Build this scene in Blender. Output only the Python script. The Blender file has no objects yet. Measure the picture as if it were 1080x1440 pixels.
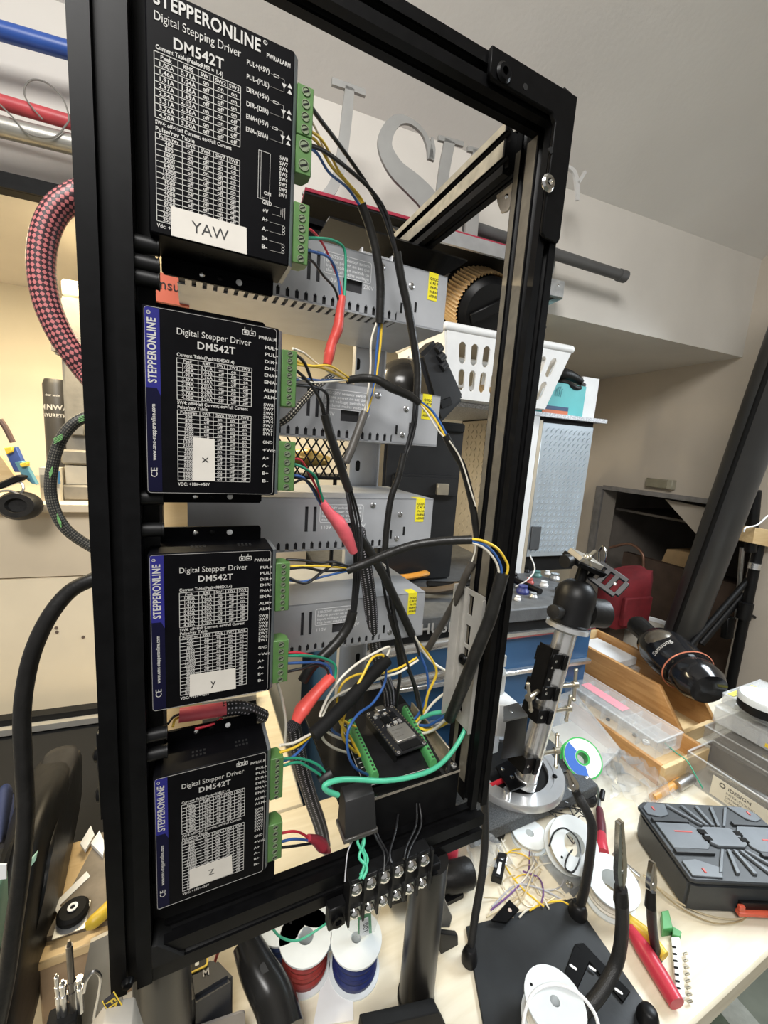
import bpy, bmesh, math, random
from mathutils import Vector, Matrix, Euler
random.seed(7)
SC = bpy.context.scene
COL = SC.collection
PI = math.pi

# ---------------------------------------------------------------- camera
CZ = 0.58                       # lens height above the bench top (bench top is z = 0)
FPX = 570.0                     # focal length in pixels of the 1080 x 1440 frame
def _nrm(v): return Vector(v).normalized()
_down = _nrm((-250, 3580, 570))
_h = Vector((1211, -7, 570)); _h = (_h - _down * _h.dot(_down)).normalized()
_y = _down.cross(_h); _y = -_y if _y.z < 0 else _y
AX, AY, AZ = _h, _y, -_down     # world axes written in camera coordinates (right, down, forward)
cam_data = bpy.data.cameras.new('camera'); cam = bpy.data.objects.new('camera', cam_data); COL.objects.link(cam)
cam_data.sensor_width = 36; cam_data.sensor_fit = 'AUTO'; cam_data.lens = FPX * 36 / 1440
cam_data.clip_start = 0.01; cam_data.clip_end = 50
right = Vector((AX.x, AY.x, AZ.x)); up = -Vector((AX.y, AY.y, AZ.y)); back = -Vector((AX.z, AY.z, AZ.z))
cam.matrix_world = Matrix(((right.x, up.x, back.x, 0), (right.y, up.y, back.y, 0), (right.z, up.z, back.z, CZ), (0, 0, 0, 1)))
SC.camera = cam

# ---------------------------------------------------------------- light and exposure
SC.view_settings.view_transform = 'Standard'; SC.view_settings.look = 'None'
SC.view_settings.gamma = 1; SC.view_settings.use_curve_mapping = False
SC.view_settings.exposure = 0.0
world = bpy.data.worlds.new('world'); SC.world = world; world.use_nodes = True
world.node_tree.nodes['Background'].inputs[0].default_value = (0.95, 0.93, 0.90, 1)
world.node_tree.nodes['Background'].inputs[1].default_value = 0.42
def area(name, loc, target, size, power, color, shape='RECTANGLE', size_y=None):
    l = bpy.data.lights.new(name, 'AREA'); l.shape = shape; l.size = size
    if size_y: l.size_y = size_y
    l.energy = power; l.color = color
    o = bpy.data.objects.new(name, l); COL.objects.link(o); o.location = loc
    o.rotation_euler = (Vector(target) - Vector(loc)).to_track_quat('-Z', 'Y').to_euler()
    return o
wl = area('window_daylight', (1.535, 0.22, CZ + 0.36), (0.70, 0.30, CZ - 0.62), 0.62, 16.5, (0.84, 0.93, 1.0), size_y=0.50)
wl.data.spread = math.radians(125)
area('strip_light', (-0.22, 0.975, CZ + 0.366), (-0.22, 1.02, 0.0), 0.95, 15.0, (1.0, 0.83, 0.54), size_y=0.03)
rl_ = area('room_light', (-0.40, -0.45, CZ + 1.02), (0.18, 0.5, CZ - 0.15), 0.7, 17.0, (1.0, 0.98, 0.95), size_y=0.5)
rl_.data.spread = math.radians(130)

# ---------------------------------------------------------------- pixel + distance -> point of the place
def ray(u, v):
    c = Vector(((u - 540) / FPX, (v - 720) / FPX, 1.0))
    return Vector((AX.dot(c), AY.dot(c), AZ.dot(c)))
O = Vector((0, 0, CZ))
TH = math.radians(5)            # the room is turned five degrees against the frame
RA = Vector((math.cos(TH), -math.sin(TH), 0)); RB = Vector((math.sin(TH), math.cos(TH), 0))
RROT = Matrix.Rotation(-TH, 3, 'Z')
def Py(u, v, y): r = ray(u, v); return O + r * (y / r.y)
def Px(u, v, x): r = ray(u, v); return O + r * (x / r.x)
def Pz(u, v, z): r = ray(u, v); return O + r * ((z - CZ) / r.z)
def Pb(u, v, b): r = ray(u, v); return O + r * (b / r.dot(RB))
def Pa(u, v, a): r = ray(u, v); return O + r * (a / r.dot(RA))
def Rm(a, b, z): return RA * a + RB * b + Vector((0, 0, z))
def toab(p): return p.dot(RA), p.dot(RB)

# ---------------------------------------------------------------- materials
MATS = {}
def mat(name, col, rough=0.5, metal=0.0, var=0.0, scale=40, bump=0.0, bscale=200, coat=0.0, trans=0.0, alpha=1.0, ior=1.45, emit=None, spec=0.5):
    if name in MATS: return MATS[name]
    m = bpy.data.materials.new(name); m.use_nodes = True; nt = m.node_tree; b = nt.nodes['Principled BSDF']
    c = (*col, 1)
    b.inputs['Base Color'].default_value = c; b.inputs['Roughness'].default_value = rough; b.inputs['Metallic'].default_value = metal
    b.inputs['IOR'].default_value = ior; b.inputs['Specular IOR Level'].default_value = spec
    if coat: b.inputs['Coat Weight'].default_value = coat; b.inputs['Coat Roughness'].default_value = 0.1
    if trans: b.inputs['Transmission Weight'].default_value = trans
    if alpha < 1: b.inputs['Alpha'].default_value = alpha
    if emit: b.inputs['Emission Color'].default_value = (*emit[0], 1); b.inputs['Emission Strength'].default_value = emit[1]
    tc = nt.nodes.new('ShaderNodeTexCoord')
    if var:
        n = nt.nodes.new('ShaderNodeTexNoise'); n.inputs['Scale'].default_value = scale; n.inputs['Detail'].default_value = 4
        nt.links.new(tc.outputs['Object'], n.inputs['Vector'])
        r = nt.nodes.new('ShaderNodeValToRGB'); r.color_ramp.elements[0].position = 0.3; r.color_ramp.elements[1].position = 0.7
        r.color_ramp.elements[0].color = (*[max(0, x * (1 - var)) for x in col], 1); r.color_ramp.elements[1].color = (*[min(1, x * (1 + var)) for x in col], 1)
        nt.links.new(n.outputs['Fac'], r.inputs['Fac']); nt.links.new(r.outputs['Color'], b.inputs['Base Color'])
    if bump:
        n2 = nt.nodes.new('ShaderNodeTexNoise'); n2.inputs['Scale'].default_value = bscale; n2.inputs['Detail'].default_value = 3
        nt.links.new(tc.outputs['Object'], n2.inputs['Vector'])
        bp = nt.nodes.new('ShaderNodeBump'); bp.inputs['Strength'].default_value = bump; bp.inputs['Distance'].default_value = 0.002
        nt.links.new(n2.outputs['Fac'], bp.inputs['Height']); nt.links.new(bp.outputs['Normal'], b.inputs['Normal'])
    MATS[name] = m; return m
def wood(name, c1, c2, scale=(2, 30, 30), rough=0.5, rot=0.0):
    if name in MATS: return MATS[name]
    m = bpy.data.materials.new(name); m.use_nodes = True; nt = m.node_tree; b = nt.nodes['Principled BSDF']; b.inputs['Roughness'].default_value = rough
    tc = nt.nodes.new('ShaderNodeTexCoord'); mp = nt.nodes.new('ShaderNodeMapping'); mp.inputs['Scale'].default_value = scale; mp.inputs['Rotation'].default_value = (0, 0, rot)
    n = nt.nodes.new('ShaderNodeTexNoise'); n.inputs['Scale'].default_value = 3.0; n.inputs['Detail'].default_value = 6; n.inputs['Distortion'].default_value = 0.6
    r = nt.nodes.new('ShaderNodeValToRGB'); r.color_ramp.elements[0].position = 0.3; r.color_ramp.elements[1].position = 0.72
    r.color_ramp.elements[0].color = (*c1, 1); r.color_ramp.elements[1].color = (*c2, 1)
    nt.links.new(tc.outputs['Object'], mp.inputs['Vector']); nt.links.new(mp.outputs['Vector'], n.inputs['Vector'])
    nt.links.new(n.outputs['Fac'], r.inputs['Fac']); nt.links.new(r.outputs['Color'], b.inputs['Base Color'])
    MATS[name] = m; return m
def braid(name, c1, c2, nu=900.0, nv=8.0, thr=0.35, rough=0.45, bias=(1, 1)):
    """braided sleeve: crossing strands over the tube's own length / angle map"""
    if name in MATS: return MATS[name]
    m = bpy.data.materials.new(name); m.use_nodes = True; nt = m.node_tree; b = nt.nodes['Principled BSDF']; b.inputs['Roughness'].default_value = rough
    uv = nt.nodes.new('ShaderNodeUVMap'); sp = nt.nodes.new('ShaderNodeSeparateXYZ'); nt.links.new(uv.outputs[0], sp.inputs[0])
    def mth(op, a, bb=None):
        q = nt.nodes.new('ShaderNodeMath'); q.operation = op
        for i, x in enumerate((a, bb)):
            if x is None: continue
            if isinstance(x, (int, float)): q.inputs[i].default_value = x
            else: nt.links.new(x, q.inputs[i])
        return q.outputs[0]
    a = mth('MULTIPLY', sp.outputs[0], nu); c = mth('MULTIPLY', sp.outputs[1], nv * 2 * PI)
    s1 = mth('SINE', mth('ADD', a, mth('MULTIPLY', c, bias[0]))); s2 = mth('SINE', mth('SUBTRACT', a, mth('MULTIPLY', c, bias[1])))
    f = mth('GREATER_THAN', mth('MULTIPLY', s1, s2), thr)
    mx = nt.nodes.new('ShaderNodeMix'); mx.data_type = 'RGBA'
    mx.inputs[6].default_value = (*c1, 1); mx.inputs[7].default_value = (*c2, 1)
    nt.links.new(f, mx.inputs[0]); nt.links.new(mx.outputs[2], b.inputs['Base Color'])
    bp = nt.nodes.new('ShaderNodeBump'); bp.inputs['Strength'].default_value = 0.5; bp.inputs['Distance'].default_value = 0.0006
    nt.links.new(f, bp.inputs['Height']); nt.links.new(bp.outputs['Normal'], b.inputs['Normal'])
    MATS[name] = m; return m
def glass(name, col, rough=0.05, mixfac=0.8, tint=(1, 1, 1)):
    """thin clear plastic: mostly see-through with a glossy, slightly milky skin"""
    if name in MATS: return MATS[name]
    m = bpy.data.materials.new(name); m.use_nodes = True; nt = m.node_tree; b = nt.nodes['Principled BSDF']
    b.inputs['Base Color'].default_value = (*col, 1); b.inputs['Roughness'].default_value = rough
    t = nt.nodes.new('ShaderNodeBsdfTransparent'); t.inputs[0].default_value = (*tint, 1)
    mx = nt.nodes.new('ShaderNodeMixShader'); mx.inputs[0].default_value = mixfac
    n = nt.nodes.new('ShaderNodeTexNoise'); n.inputs['Scale'].default_value = 30
    tc = nt.nodes.new('ShaderNodeTexCoord'); nt.links.new(tc.outputs['Object'], n.inputs['Vector'])
    bp = nt.nodes.new('ShaderNodeBump'); bp.inputs['Strength'].default_value = 0.1; bp.inputs['Distance'].default_value = 0.002
    nt.links.new(n.outputs['Fac'], bp.inputs['Height']); nt.links.new(bp.outputs['Normal'], b.inputs['Normal'])
    out = nt.nodes['Material Output']
    nt.links.new(b.outputs[0], mx.inputs[1]); nt.links.new(t.outputs[0], mx.inputs[2]); nt.links.new(mx.outputs[0], out.inputs['Surface'])
    MATS[name] = m; return m

BLACK = mat('black_anodised', (0.0035, 0.0035, 0.0038), 0.36, 0.0, 0.25, 120, spec=0.14)
BLKPLA = mat('black_plastic', (0.006, 0.006, 0.0064), 0.42, 0.0, 0.2, 60, spec=0.3)
BLKMAT = mat('black_matte', (0.0065, 0.0065, 0.0065), 0.7, 0.0, 0.25, 60, spec=0.25)
BLKRUB = mat('black_rubber', (0.009, 0.0085, 0.008), 0.45, 0.0, 0.3, 90, 0.15, 300, spec=0.35)
BLKSHR = mat('black_shrink_tube', (0.013, 0.0125, 0.0115), 0.38, 0.0, 0.3, 90, 0.2, 250, spec=0.4)
DRVBLK = mat('driver_black', (0.003, 0.003, 0.0037), 0.45, 0.0, 0.2, 80, spec=0.06)
PRINT = mat('white_print', (0.44, 0.43, 0.41), 0.6, 0, 0.05, 50)
PRINTD = mat('grey_print', (0.28, 0.27, 0.26), 0.6, 0, 0.05, 50)
BLUELAB = mat('blue_label', (0.022, 0.022, 0.16), 0.4, 0, 0.1, 50, spec=0.15)
NAVYLAB = mat('navy_label', (0.006, 0.006, 0.022), 0.4, 0, 0.1, 50, spec=0.1)
STICK = mat('white_sticker', (0.56, 0.53, 0.48), 0.6, 0, 0.05, 60)
INK = mat('black_ink', (0.02, 0.02, 0.02), 0.6, 0, 0.05, 50)
ALU = mat('aluminium', (0.56, 0.56, 0.56), 0.34, 0.85, 0.08, 60, 0.05, 300)
ALUSH = mat('bright_aluminium', (0.72, 0.72, 0.71), 0.25, 0.9, 0.05, 60)
ALUTAN = mat('raw_aluminium_edge', (0.55, 0.50, 0.42), 0.4, 0.6, 0.15, 120, 0.1, 400)
PSUM = mat('power_supply_grey', (0.47, 0.485, 0.51), 0.38, 0.35, 0.06, 40, 0.03, 200)
CHROME = mat('chrome', (0.75, 0.75, 0.74), 0.15, 1.0, 0.1, 100)
STEEL = mat('steel', (0.5, 0.5, 0.5), 0.28, 0.95, 0.12, 100)
DARK = mat('dark_void', (0.004, 0.004, 0.004), 0.9, 0, 0.1, 50)
GREEN = mat('terminal_green', (0.075, 0.165, 0.048), 0.42, 0, 0.1, 80)
GREEN2 = mat('terminal_bright_green', (0.075, 0.30, 0.095), 0.42, 0, 0.1, 80)
YELLOW = mat('yellow_label', (0.80, 0.70, 0.03), 0.45, 0, 0.05, 60)
WBLACK = mat('wire_black', (0.012, 0.012, 0.013), 0.35, 0, 0.15, 90)
WWHITE = mat('wire_white', (0.72, 0.68, 0.58), 0.4, 0, 0.06, 90)
WYEL = mat('wire_yellow', (0.75, 0.50, 0.04), 0.4, 0, 0.08, 90)
WBLUE = mat('wire_blue', (0.03, 0.10, 0.32), 0.4, 0, 0.1, 90)
WRED = mat('wire_red', (0.60, 0.03, 0.05), 0.4, 0, 0.1, 90)
WGRN = mat('wire_green', (0.02, 0.28, 0.16), 0.4, 0, 0.1, 90)
WTEAL = mat('wire_bright_green', (0.08, 0.48, 0.29), 0.38, 0, 0.08, 90)
WGREY = mat('wire_grey', (0.4, 0.4, 0.42), 0.4, 0, 0.08, 90)
SHRRED = mat('red_shrink_tube', (0.62, 0.075, 0.06), 0.38, 0, 0.12, 70, 0.2, 120)
SHRPNK = mat('pink_red_shrink_tube', (0.72, 0.12, 0.15), 0.38, 0, 0.12, 70, 0.2, 120)
WHITEPL = mat('white_plastic', (0.78, 0.79, 0.79), 0.4, 0, 0.03, 50)
SPOOLW = mat('spool_white', (0.70, 0.74, 0.75), 0.45, 0, 0.03, 50)
WALLM = mat('wall_paint', (0.66, 0.63, 0.58), 0.75, 0, 0.04, 6, 0.12, 90)
CEILM = mat('ceiling_paint', (0.76, 0.74, 0.70), 0.8, 0, 0.03, 5, 0.15, 120)
CREAM = mat('cream_paint', (0.72, 0.66, 0.53), 0.7, 0, 0.04, 7, 0.08, 90)
TABLE = wood('pale_bench_wood', (0.66, 0.59, 0.44), (0.79, 0.73, 0.59), (3, 22, 22), 0.5)
WOODW = wood('warm_drawer_wood', (0.42, 0.21, 0.07), (0.58, 0.33, 0.13), (4, 4, 40), 0.42)
WOODP = wood('pale_drawer_wood', (0.58, 0.40, 0.19), (0.70, 0.52, 0.28), (4, 30, 30), 0.5)
WOODK = wood('old_block_wood', (0.26, 0.17, 0.10), (0.44, 0.31, 0.19), (4, 30, 6), 0.6)
CARD = mat('cardboard', (0.55, 0.38, 0.20), 0.8, 0, 0.08, 30)
CLEAR = glass('clear_plastic', (0.85, 0.87, 0.88), 0.12, 0.88)
MILKY = glass('milky_plastic', (0.82, 0.84, 0.84), 0.2, 0.72)
FILM = glass('crumpled_film', (0.75, 0.78, 0.80), 0.06, 0.86)
SMOKE = glass('smoky_plastic', (0.35, 0.34, 0.32), 0.1, 0.72)

# ---------------------------------------------------------------- mesh builder
def catmull(pts, n=8):
    pts = [Vector(p) for p in pts]
    if len(pts) < 3: return pts
    q = [pts[0] * 2 - pts[1]] + pts + [pts[-1] * 2 - pts[-2]]
    out = []
    for i in range(1, len(q) - 2):
        a, b, c, d = q[i - 1], q[i], q[i + 1], q[i + 2]
        for k in range(n):
            t = k / n
            out.append(0.5 * ((2 * b) + (c - a) * t + (2 * a - 5 * b + 4 * c - d) * t * t + (3 * b - a - 3 * c + d) * t ** 3))
    out.append(pts[-1]); return out
def basis(d):
    d = Vector(d).normalized(); a = Vector((0, 0, 1)) if abs(d.z) < 0.9 else Vector((1, 0, 0))
    x = d.cross(a).normalized(); return x, d.cross(x).normalized(), d
def frame_m(origin, z, x=None):
    """4x4 with its z along the given direction"""
    z = Vector(z).normalized()
    if x is None: x, y, _ = basis(z)
    else:
        x = Vector(x); x = (x - z * x.dot(z)).normalized()
    y = z.cross(x)
    return Matrix(((x.x, y.x, z.x, origin[0]), (x.y, y.y, z.y, origin[1]), (x.z, y.z, z.z, origin[2]), (0, 0, 0, 1)))
I4 = Matrix.Identity(4)
class MB:
    def __init__(s): s.v = []; s.f = []; s.uv = {}
    def add(s, vs, fs):
        o = len(s.v); s.v += [tuple(p) for p in vs]; s.f += [tuple(i + o for i in f) for f in fs]; return s
    def box(s, lo, hi, M=None):
        a, b = lo, hi
        vs = [Vector((x, y, z)) for z in (a[2], b[2]) for y in (a[1], b[1]) for x in (a[0], b[0])]
        if M is not None: vs = [M @ p for p in vs]
        return s.add(vs, [(0, 2, 3, 1), (4, 5, 7, 6), (0, 1, 5, 4), (2, 6, 7, 3), (0, 4, 6, 2), (1, 3, 7, 5)])
    def cbox(s, c, size, M=None):
        h = [x / 2 for x in size]; T = Matrix.Translation(Vector(c))
        if M is not None: T = T @ M.to_4x4()
        return s.box([-x for x in h], h, T)
    def hexa(s, bottom, top):
        return s.add(list(bottom) + list(top), [(3, 2, 1, 0), (4, 5, 6, 7), (0, 1, 5, 4), (1, 2, 6, 5), (2, 3, 7, 6), (3, 0, 4, 7)])
    def prism(s, pts, depth, M=I4, z0=0.0):
        n = len(pts); vs = [M @ Vector((p[0], p[1], z0)) for p in pts] + [M @ Vector((p[0], p[1], z0 + depth)) for p in pts]
        return s.add(vs, [tuple(range(n - 1, -1, -1)), tuple(range(n, 2 * n))] + [(i, (i + 1) % n, n + (i + 1) % n, n + i) for i in range(n)])
    def ringprism(s, outer, inner, depth, M=I4, z0=0.0):
        """plate with one hole; both loops have the same number of points"""
        n = len(outer); L = lambda ps, z: [M @ Vector((p[0], p[1], z)) for p in ps]
        vs = L(outer, z0) + L(inner, z0) + L(outer, z0 + depth) + L(inner, z0 + depth); fs = []
        for i in range(n):
            j = (i + 1) % n
            fs += [(i, n + i, n + j, j), (2 * n + i, 2 * n + j, 3 * n + j, 3 * n + i), (i, j, 2 * n + j, 2 * n + i), (n + i, 3 * n + i, 3 * n + j, n + j)]
        return s.add(vs, fs)
    def cyl(s, p0, p1, r0, r1=None, seg=16, caps=True):
        r1 = r0 if r1 is None else r1; p0 = Vector(p0); p1 = Vector(p1); x, y, _ = basis(p1 - p0)
        c = [(math.cos(2 * PI * i / seg), math.sin(2 * PI * i / seg)) for i in range(seg)]
        vs = [p0 + (x * a + y * b) * r0 for a, b in c] + [p1 + (x * a + y * b) * r1 for a, b in c]
        fs = [(i, (i + 1) % seg, seg + (i + 1) % seg, seg + i) for i in range(seg)]
        if caps: fs += [tuple(range(seg - 1, -1, -1)), tuple(range(seg, 2 * seg))]
        return s.add(vs, fs)
    def lathe(s, prof, M=I4, seg=24, caps=True):
        vs = []; fs = []; n = len(prof)
        for r, z in prof:
            for i in range(seg):
                a = 2 * PI * i / seg; vs.append(M @ Vector((r * math.cos(a), r * math.sin(a), z)))
        for k in range(n - 1):
            for i in range(seg):
                j = (i + 1) % seg; fs.append((k * seg + i, k * seg + j, (k + 1) * seg + j, (k + 1) * seg + i))
        if caps: fs += [tuple(range(seg - 1, -1, -1)), tuple(range((n - 1) * seg, n * seg))]
        return s.add(vs, fs)
    def ring(s, prof, M=I4, seg=32):
        """closed profile turned about z"""
        vs = []; fs = []; n = len(prof)
        for r, z in prof:
            for i in range(seg):
                a = 2 * PI * i / seg; vs.append(M @ Vector((r * math.cos(a), r * math.sin(a), z)))
        for k in range(n):
            for i in range(seg):
                j = (i + 1) % seg; q = (k + 1) % n; fs.append((k * seg + i, k * seg + j, q * seg + j, q * seg + i))
        return s.add(vs, fs)
    def tube(s, pts, r, seg=8, n=8, smooth=True, flat=1.0, radii=None, caps=True):
        P = catmull(pts, n) if smooth else [Vector(p) for p in pts]
        m = len(P); o = len(s.v); nx = None; L = 0.0; Ls = []
        for i in range(m):
            t = (P[min(i + 1, m - 1)] - P[max(i - 1, 0)]); t = t.normalized() if t.length > 1e-9 else Vector((0, 0, 1))
            if nx is None: nx, _, _ = basis(t)
            nx = nx - t * nx.dot(t); nx = nx.normalized() if nx.length > 1e-6 else basis(t)[0]
            ny = t.cross(nx)
            if i: L += (P[i] - P[i - 1]).length
            Ls.append(L); rr = r
            if radii:
                q = i / max(1, m - 1) * (len(radii) - 1); k = min(int(q), len(radii) - 2); rr = radii[k] + (radii[k + 1] - radii[k]) * (q - k)
            for j in range(seg):
                a = 2 * PI * j / seg; s.v.append(tuple(P[i] + nx * (math.cos(a) * rr) + ny * (math.sin(a) * rr * flat)))
        for i in range(m - 1):
            for j in range(seg):
                k = (j + 1) % seg; s.uv[len(s.f)] = ((Ls[i], j / seg), (Ls[i], (j + 1) / seg), (Ls[i + 1], (j + 1) / seg), (Ls[i + 1], j / seg))
                s.f.append((o + i * seg + j, o + i * seg + k, o + (i + 1) * seg + k, o + (i + 1) * seg + j))
        if caps: s.f += [tuple(o + j for j in range(seg - 1, -1, -1)), tuple(o + (m - 1) * seg + j for j in range(seg))]
        return s
    def ball(s, c, r, seg=14, rings=9, scale=(1, 1, 1), M=None):
        c = Vector(c); vs = []; fs = []
        prof = [(math.sin(PI * k / rings), -math.cos(PI * k / rings)) for k in range(rings + 1)]
        for a, z in prof[1:-1]:
            for i in range(seg):
                t = 2 * PI * i / seg; p = Vector((a * math.cos(t) * scale[0], a * math.sin(t) * scale[1], z * scale[2])) * r
                vs.append(c + (M @ p if M is not None else p))
        lo = Vector((0, 0, -r * scale[2])); hi = Vector((0, 0, r * scale[2]))
        vs += [c + (M @ lo if M is not None else lo), c + (M @ hi if M is not None else hi)]
        nr = rings - 1
        for k in range(nr - 1):
            for i in range(seg): j = (i + 1) % seg; fs.append((k * seg + i, k * seg + j, (k + 1) * seg + j, (k + 1) * seg + i))
        b, t = len(vs) - 2, len(vs) - 1
        for i in range(seg): j = (i + 1) % seg; fs += [(b, j, i), (t, (nr - 1) * seg + i, (nr - 1) * seg + j)]
        return s.add(vs, fs)
    def text(s, body, size, M, align='L', bold=False, thick=0.0, width=None):
        g = layout(body, bold); w = g[2] * size; sx = size
        if width: sx = width / g[2]; w = width
        dx = {'L': 0, 'C': -w / 2, 'R': -w}[align]
        vs = [M @ Vector((p[0] * sx + dx, p[1] * size, thick)) for p in g[0]]
        return s.add(vs, g[1])
GLY = {}
def glyph(ch, bold):
    k = (ch, bold)
    if k in GLY: return GLY[k]
    def mk(t):
        c = bpy.data.curves.new('t', 'FONT'); c.body = t; c.size = 1; c.resolution_u = 3; c.fill_mode = 'FRONT'; c.dimensions = '2D'
        if bold: c.offset = 0.022
        o = bpy.data.objects.new('t', c); me = o.to_mesh(); r = ([tuple(v.co) for v in me.vertices], [tuple(p.vertices) for p in me.polygons])
        o.to_mesh_clear(); bpy.data.objects.remove(o); bpy.data.curves.remove(c); return r
    vs, fs = mk(ch) if ch != ' ' else ([], [])
    mx = lambda q: max(v[0] for v in q[0])
    adv = mx(mk(ch + 'l')) - mx(mk('l')) + (0.03 if bold else 0)
    GLY[k] = (vs, fs, adv); return GLY[k]
LAY = {}
def layout(t, bold):
    k = (t, bold)
    if k in LAY: return LAY[k]
    V = []; F = []; x = 0.0
    for ch in t:
        g = glyph(ch, bold); o = len(V); V += [(p[0] + x, p[1]) for p in g[0]]; F += [tuple(i + o for i in f) for f in g[1]]; x += g[2]
    LAY[k] = (V, F, max(x, 1e-6)); return LAY[k]

def build(name, mb, m, parent=None, bevel=0.0, smooth=40, seg=1, center=None):
    """mesh builder -> one object; a top-level mesh gets its origin at its base"""
    me = bpy.data.meshes.new(name)
    vs = mb.v; loc = Vector((0, 0, 0))
    if parent is None and vs:
        xs = [p[0] for p in vs]; ys = [p[1] for p in vs]; zs = [p[2] for p in vs]
        loc = Vector(((min(xs) + max(xs)) / 2, (min(ys) + max(ys)) / 2, min(zs)))
        vs = [(p[0] - loc.x, p[1] - loc.y, p[2] - loc.z) for p in vs]
    me.from_pydata(vs, [], mb.f)
    if mb.uv:
        ul = me.uv_layers.new(name='UVMap')
        for p in me.polygons:
            q = mb.uv.get(p.index)
            if q:
                for li, c in zip(p.loop_indices, q): ul.data[li].uv = c
    if bevel:
        bm = bmesh.new(); bm.from_mesh(me); bmesh.ops.recalc_face_normals(bm, faces=bm.faces)
        es = [e for e in bm.edges if len(e.link_faces) == 2 and e.calc_face_angle(0) > 0.5]
        bmesh.ops.bevel(bm, geom=es, offset=bevel, segments=seg, affect='EDGES', clamp_overlap=True)
        bm.to_mesh(me); bm.free()
    if smooth:
        me.shade_smooth(); me.set_sharp_from_angle(angle=math.radians(smooth))
    me.materials.append(m)
    o = bpy.data.objects.new(name, me); COL.objects.link(o); o.location = loc
    if parent is not None:
        o.parent = parent
        if parent.type == 'EMPTY' and parent.get('_w'): o.matrix_parent_inverse = Matrix.Translation(-Vector(parent['_w']))
        elif parent.type == 'MESH' and parent.parent is None: o.matrix_parent_inverse = Matrix.Translation(-parent.location)
    return o
def tag(o, label, cat=None, group=None, kind=None):
    o['label'] = label
    if cat: o['category'] = cat
    if group: o['group'] = group
    if kind: o['kind'] = kind
    return o
def thing(name, label, cat, loc=(0, 0, 0), group=None):
    o = bpy.data.objects.new(name, None); COL.objects.link(o); o.location = loc; o.empty_display_size = 0.01
    o['_w'] = tuple(float(x) for x in loc)
    return tag(o, label, cat, group)
def struct(name, mb, m, label=None, parent=None, **k):
    o = build(name, mb, m, parent, **k)
    if parent is None: o['kind'] = 'structure'
    if label: o['label'] = label
    return o
def copy_tree(o, parent=None):
    c = o.copy(); COL.objects.link(c)
    if parent is not None: c.parent = parent; c.matrix_parent_inverse = o.matrix_parent_inverse.copy()
    for ch in [x for x in o.children]: copy_tree(ch, c)
    return c
def XZ(x, y, z):  # text plane facing -y (towards the lens): local x -> +x, local y -> +z
    return Matrix(((1, 0, 0, x), (0, 0, -1, y), (0, 1, 0, z), (0, 0, 0, 1)))
def circ(r, n=12, cx=0.0, cy=0.0): return [(cx + r * math.cos(2 * PI * i / n), cy + r * math.sin(2 * PI * i / n)) for i in range(n)]
def slot(w, h, n=6, cx=0.0, cy=0.0):
    r = w / 2; out = []
    for i in range(n + 1): a = PI * i / n; out.append((cx + r * math.cos(a), cy + h / 2 - r + r * math.sin(a)))
    for i in range(n + 1): a = PI + PI * i / n; out.append((cx + r * math.cos(a), cy - h / 2 + r + r * math.sin(a)))
    return out
def rrect(x0, y0, x1, y1, r, n=4):
    out = []
    for cx, cy, a0 in ((x1 - r, y1 - r, 0), (x0 + r, y1 - r, PI / 2), (x0 + r, y0 + r, PI), (x1 - r, y0 + r, 1.5 * PI)):
        out += [(cx + r * math.cos(a0 + PI / 2 * i / n), cy + r * math.sin(a0 + PI / 2 * i / n)) for i in range(n + 1)]
    return out
def screw(parent, c, d, r, m=CHROME, name='screw', h=None):
    """pan head screw with a cross recess seen from its front"""
    h = h or r * 0.5; b = MB(); M = frame_m(c, d)
    b.lathe([(r, 0), (r * 0.95, h * 0.5), (r * 0.6, h * 0.95), (r * 0.25, h), (r * 0.2, h * 0.6), (0.0001, h * 0.6)], M, 12)
    return build(name, b, m, parent)
# ================================================================ the setting
RW = 1.569                      # right wall, room coordinate a
BK = 0.923                      # front of the boxed-in upper wall
BW = 1.50                       # back wall of the recess under it
z_bulk = CZ + 0.375; z_crease = CZ + 0.66; FLOOR = -0.76
def rbox(mb, a0, a1, b0, b1, z0, z1):
    c = Rm((a0 + a1) / 2, (b0 + b1) / 2, (z0 + z1) / 2); return mb.cbox(c, (a1 - a0, b1 - b0, z1 - z0), RROT)
RUG = mat('floor_boards', (0.20, 0.22, 0.18), 0.7, 0, 0.15, 12)
fl = struct('floor', MB().cbox(Rm(0.2, 0.0, FLOOR - 0.05), (4.4, 4.4, 0.1), RROT), RUG, 'grey green floor under the bench', smooth=0)
RUGL = mat('rug_light_stripe', (0.42, 0.44, 0.40), 0.9, 0, 0.12, 60, 0.4, 500)
RUGD = mat('rug_dark_stripe', (0.12, 0.15, 0.11), 0.9, 0, 0.15, 60, 0.4, 500)
struct('wall_back', rbox(MB(), -2.0, RW + 0.1, BW, BW + 0.08, FLOOR, z_crease + 0.3), CREAM, 'cream back wall of the recess above the bench', smooth=0)
# upper boxed-in wall
struct('wall_upper', rbox(MB(), -2.0, RW + 0.1, BK, BW, z_bulk, z_crease + 0.02), WALLM, 'boxed-in upper wall below the sloping ceiling', smooth=0)
# sloping ceiling from the crease up over the camera, then flat
mb = MB(); t = 0.08
p = [(BK + 0.02, z_crease), (-0.25, z_crease + 0.72), (-2.2, z_crease + 0.72)]
for (b0, z0), (b1, z1) in zip(p[:-1], p[1:]):
    lo = [Rm(-2.0, b0, z0), Rm(RW + 0.1, b0, z0), Rm(RW + 0.1, b1, z1), Rm(-2.0, b1, z1)]
    mb.hexa(lo, [q + Vector((0, 0, t)) for q in lo])
struct('ceiling', mb, CEILM, 'pale sloping ceiling above the bench', smooth=0)
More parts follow.
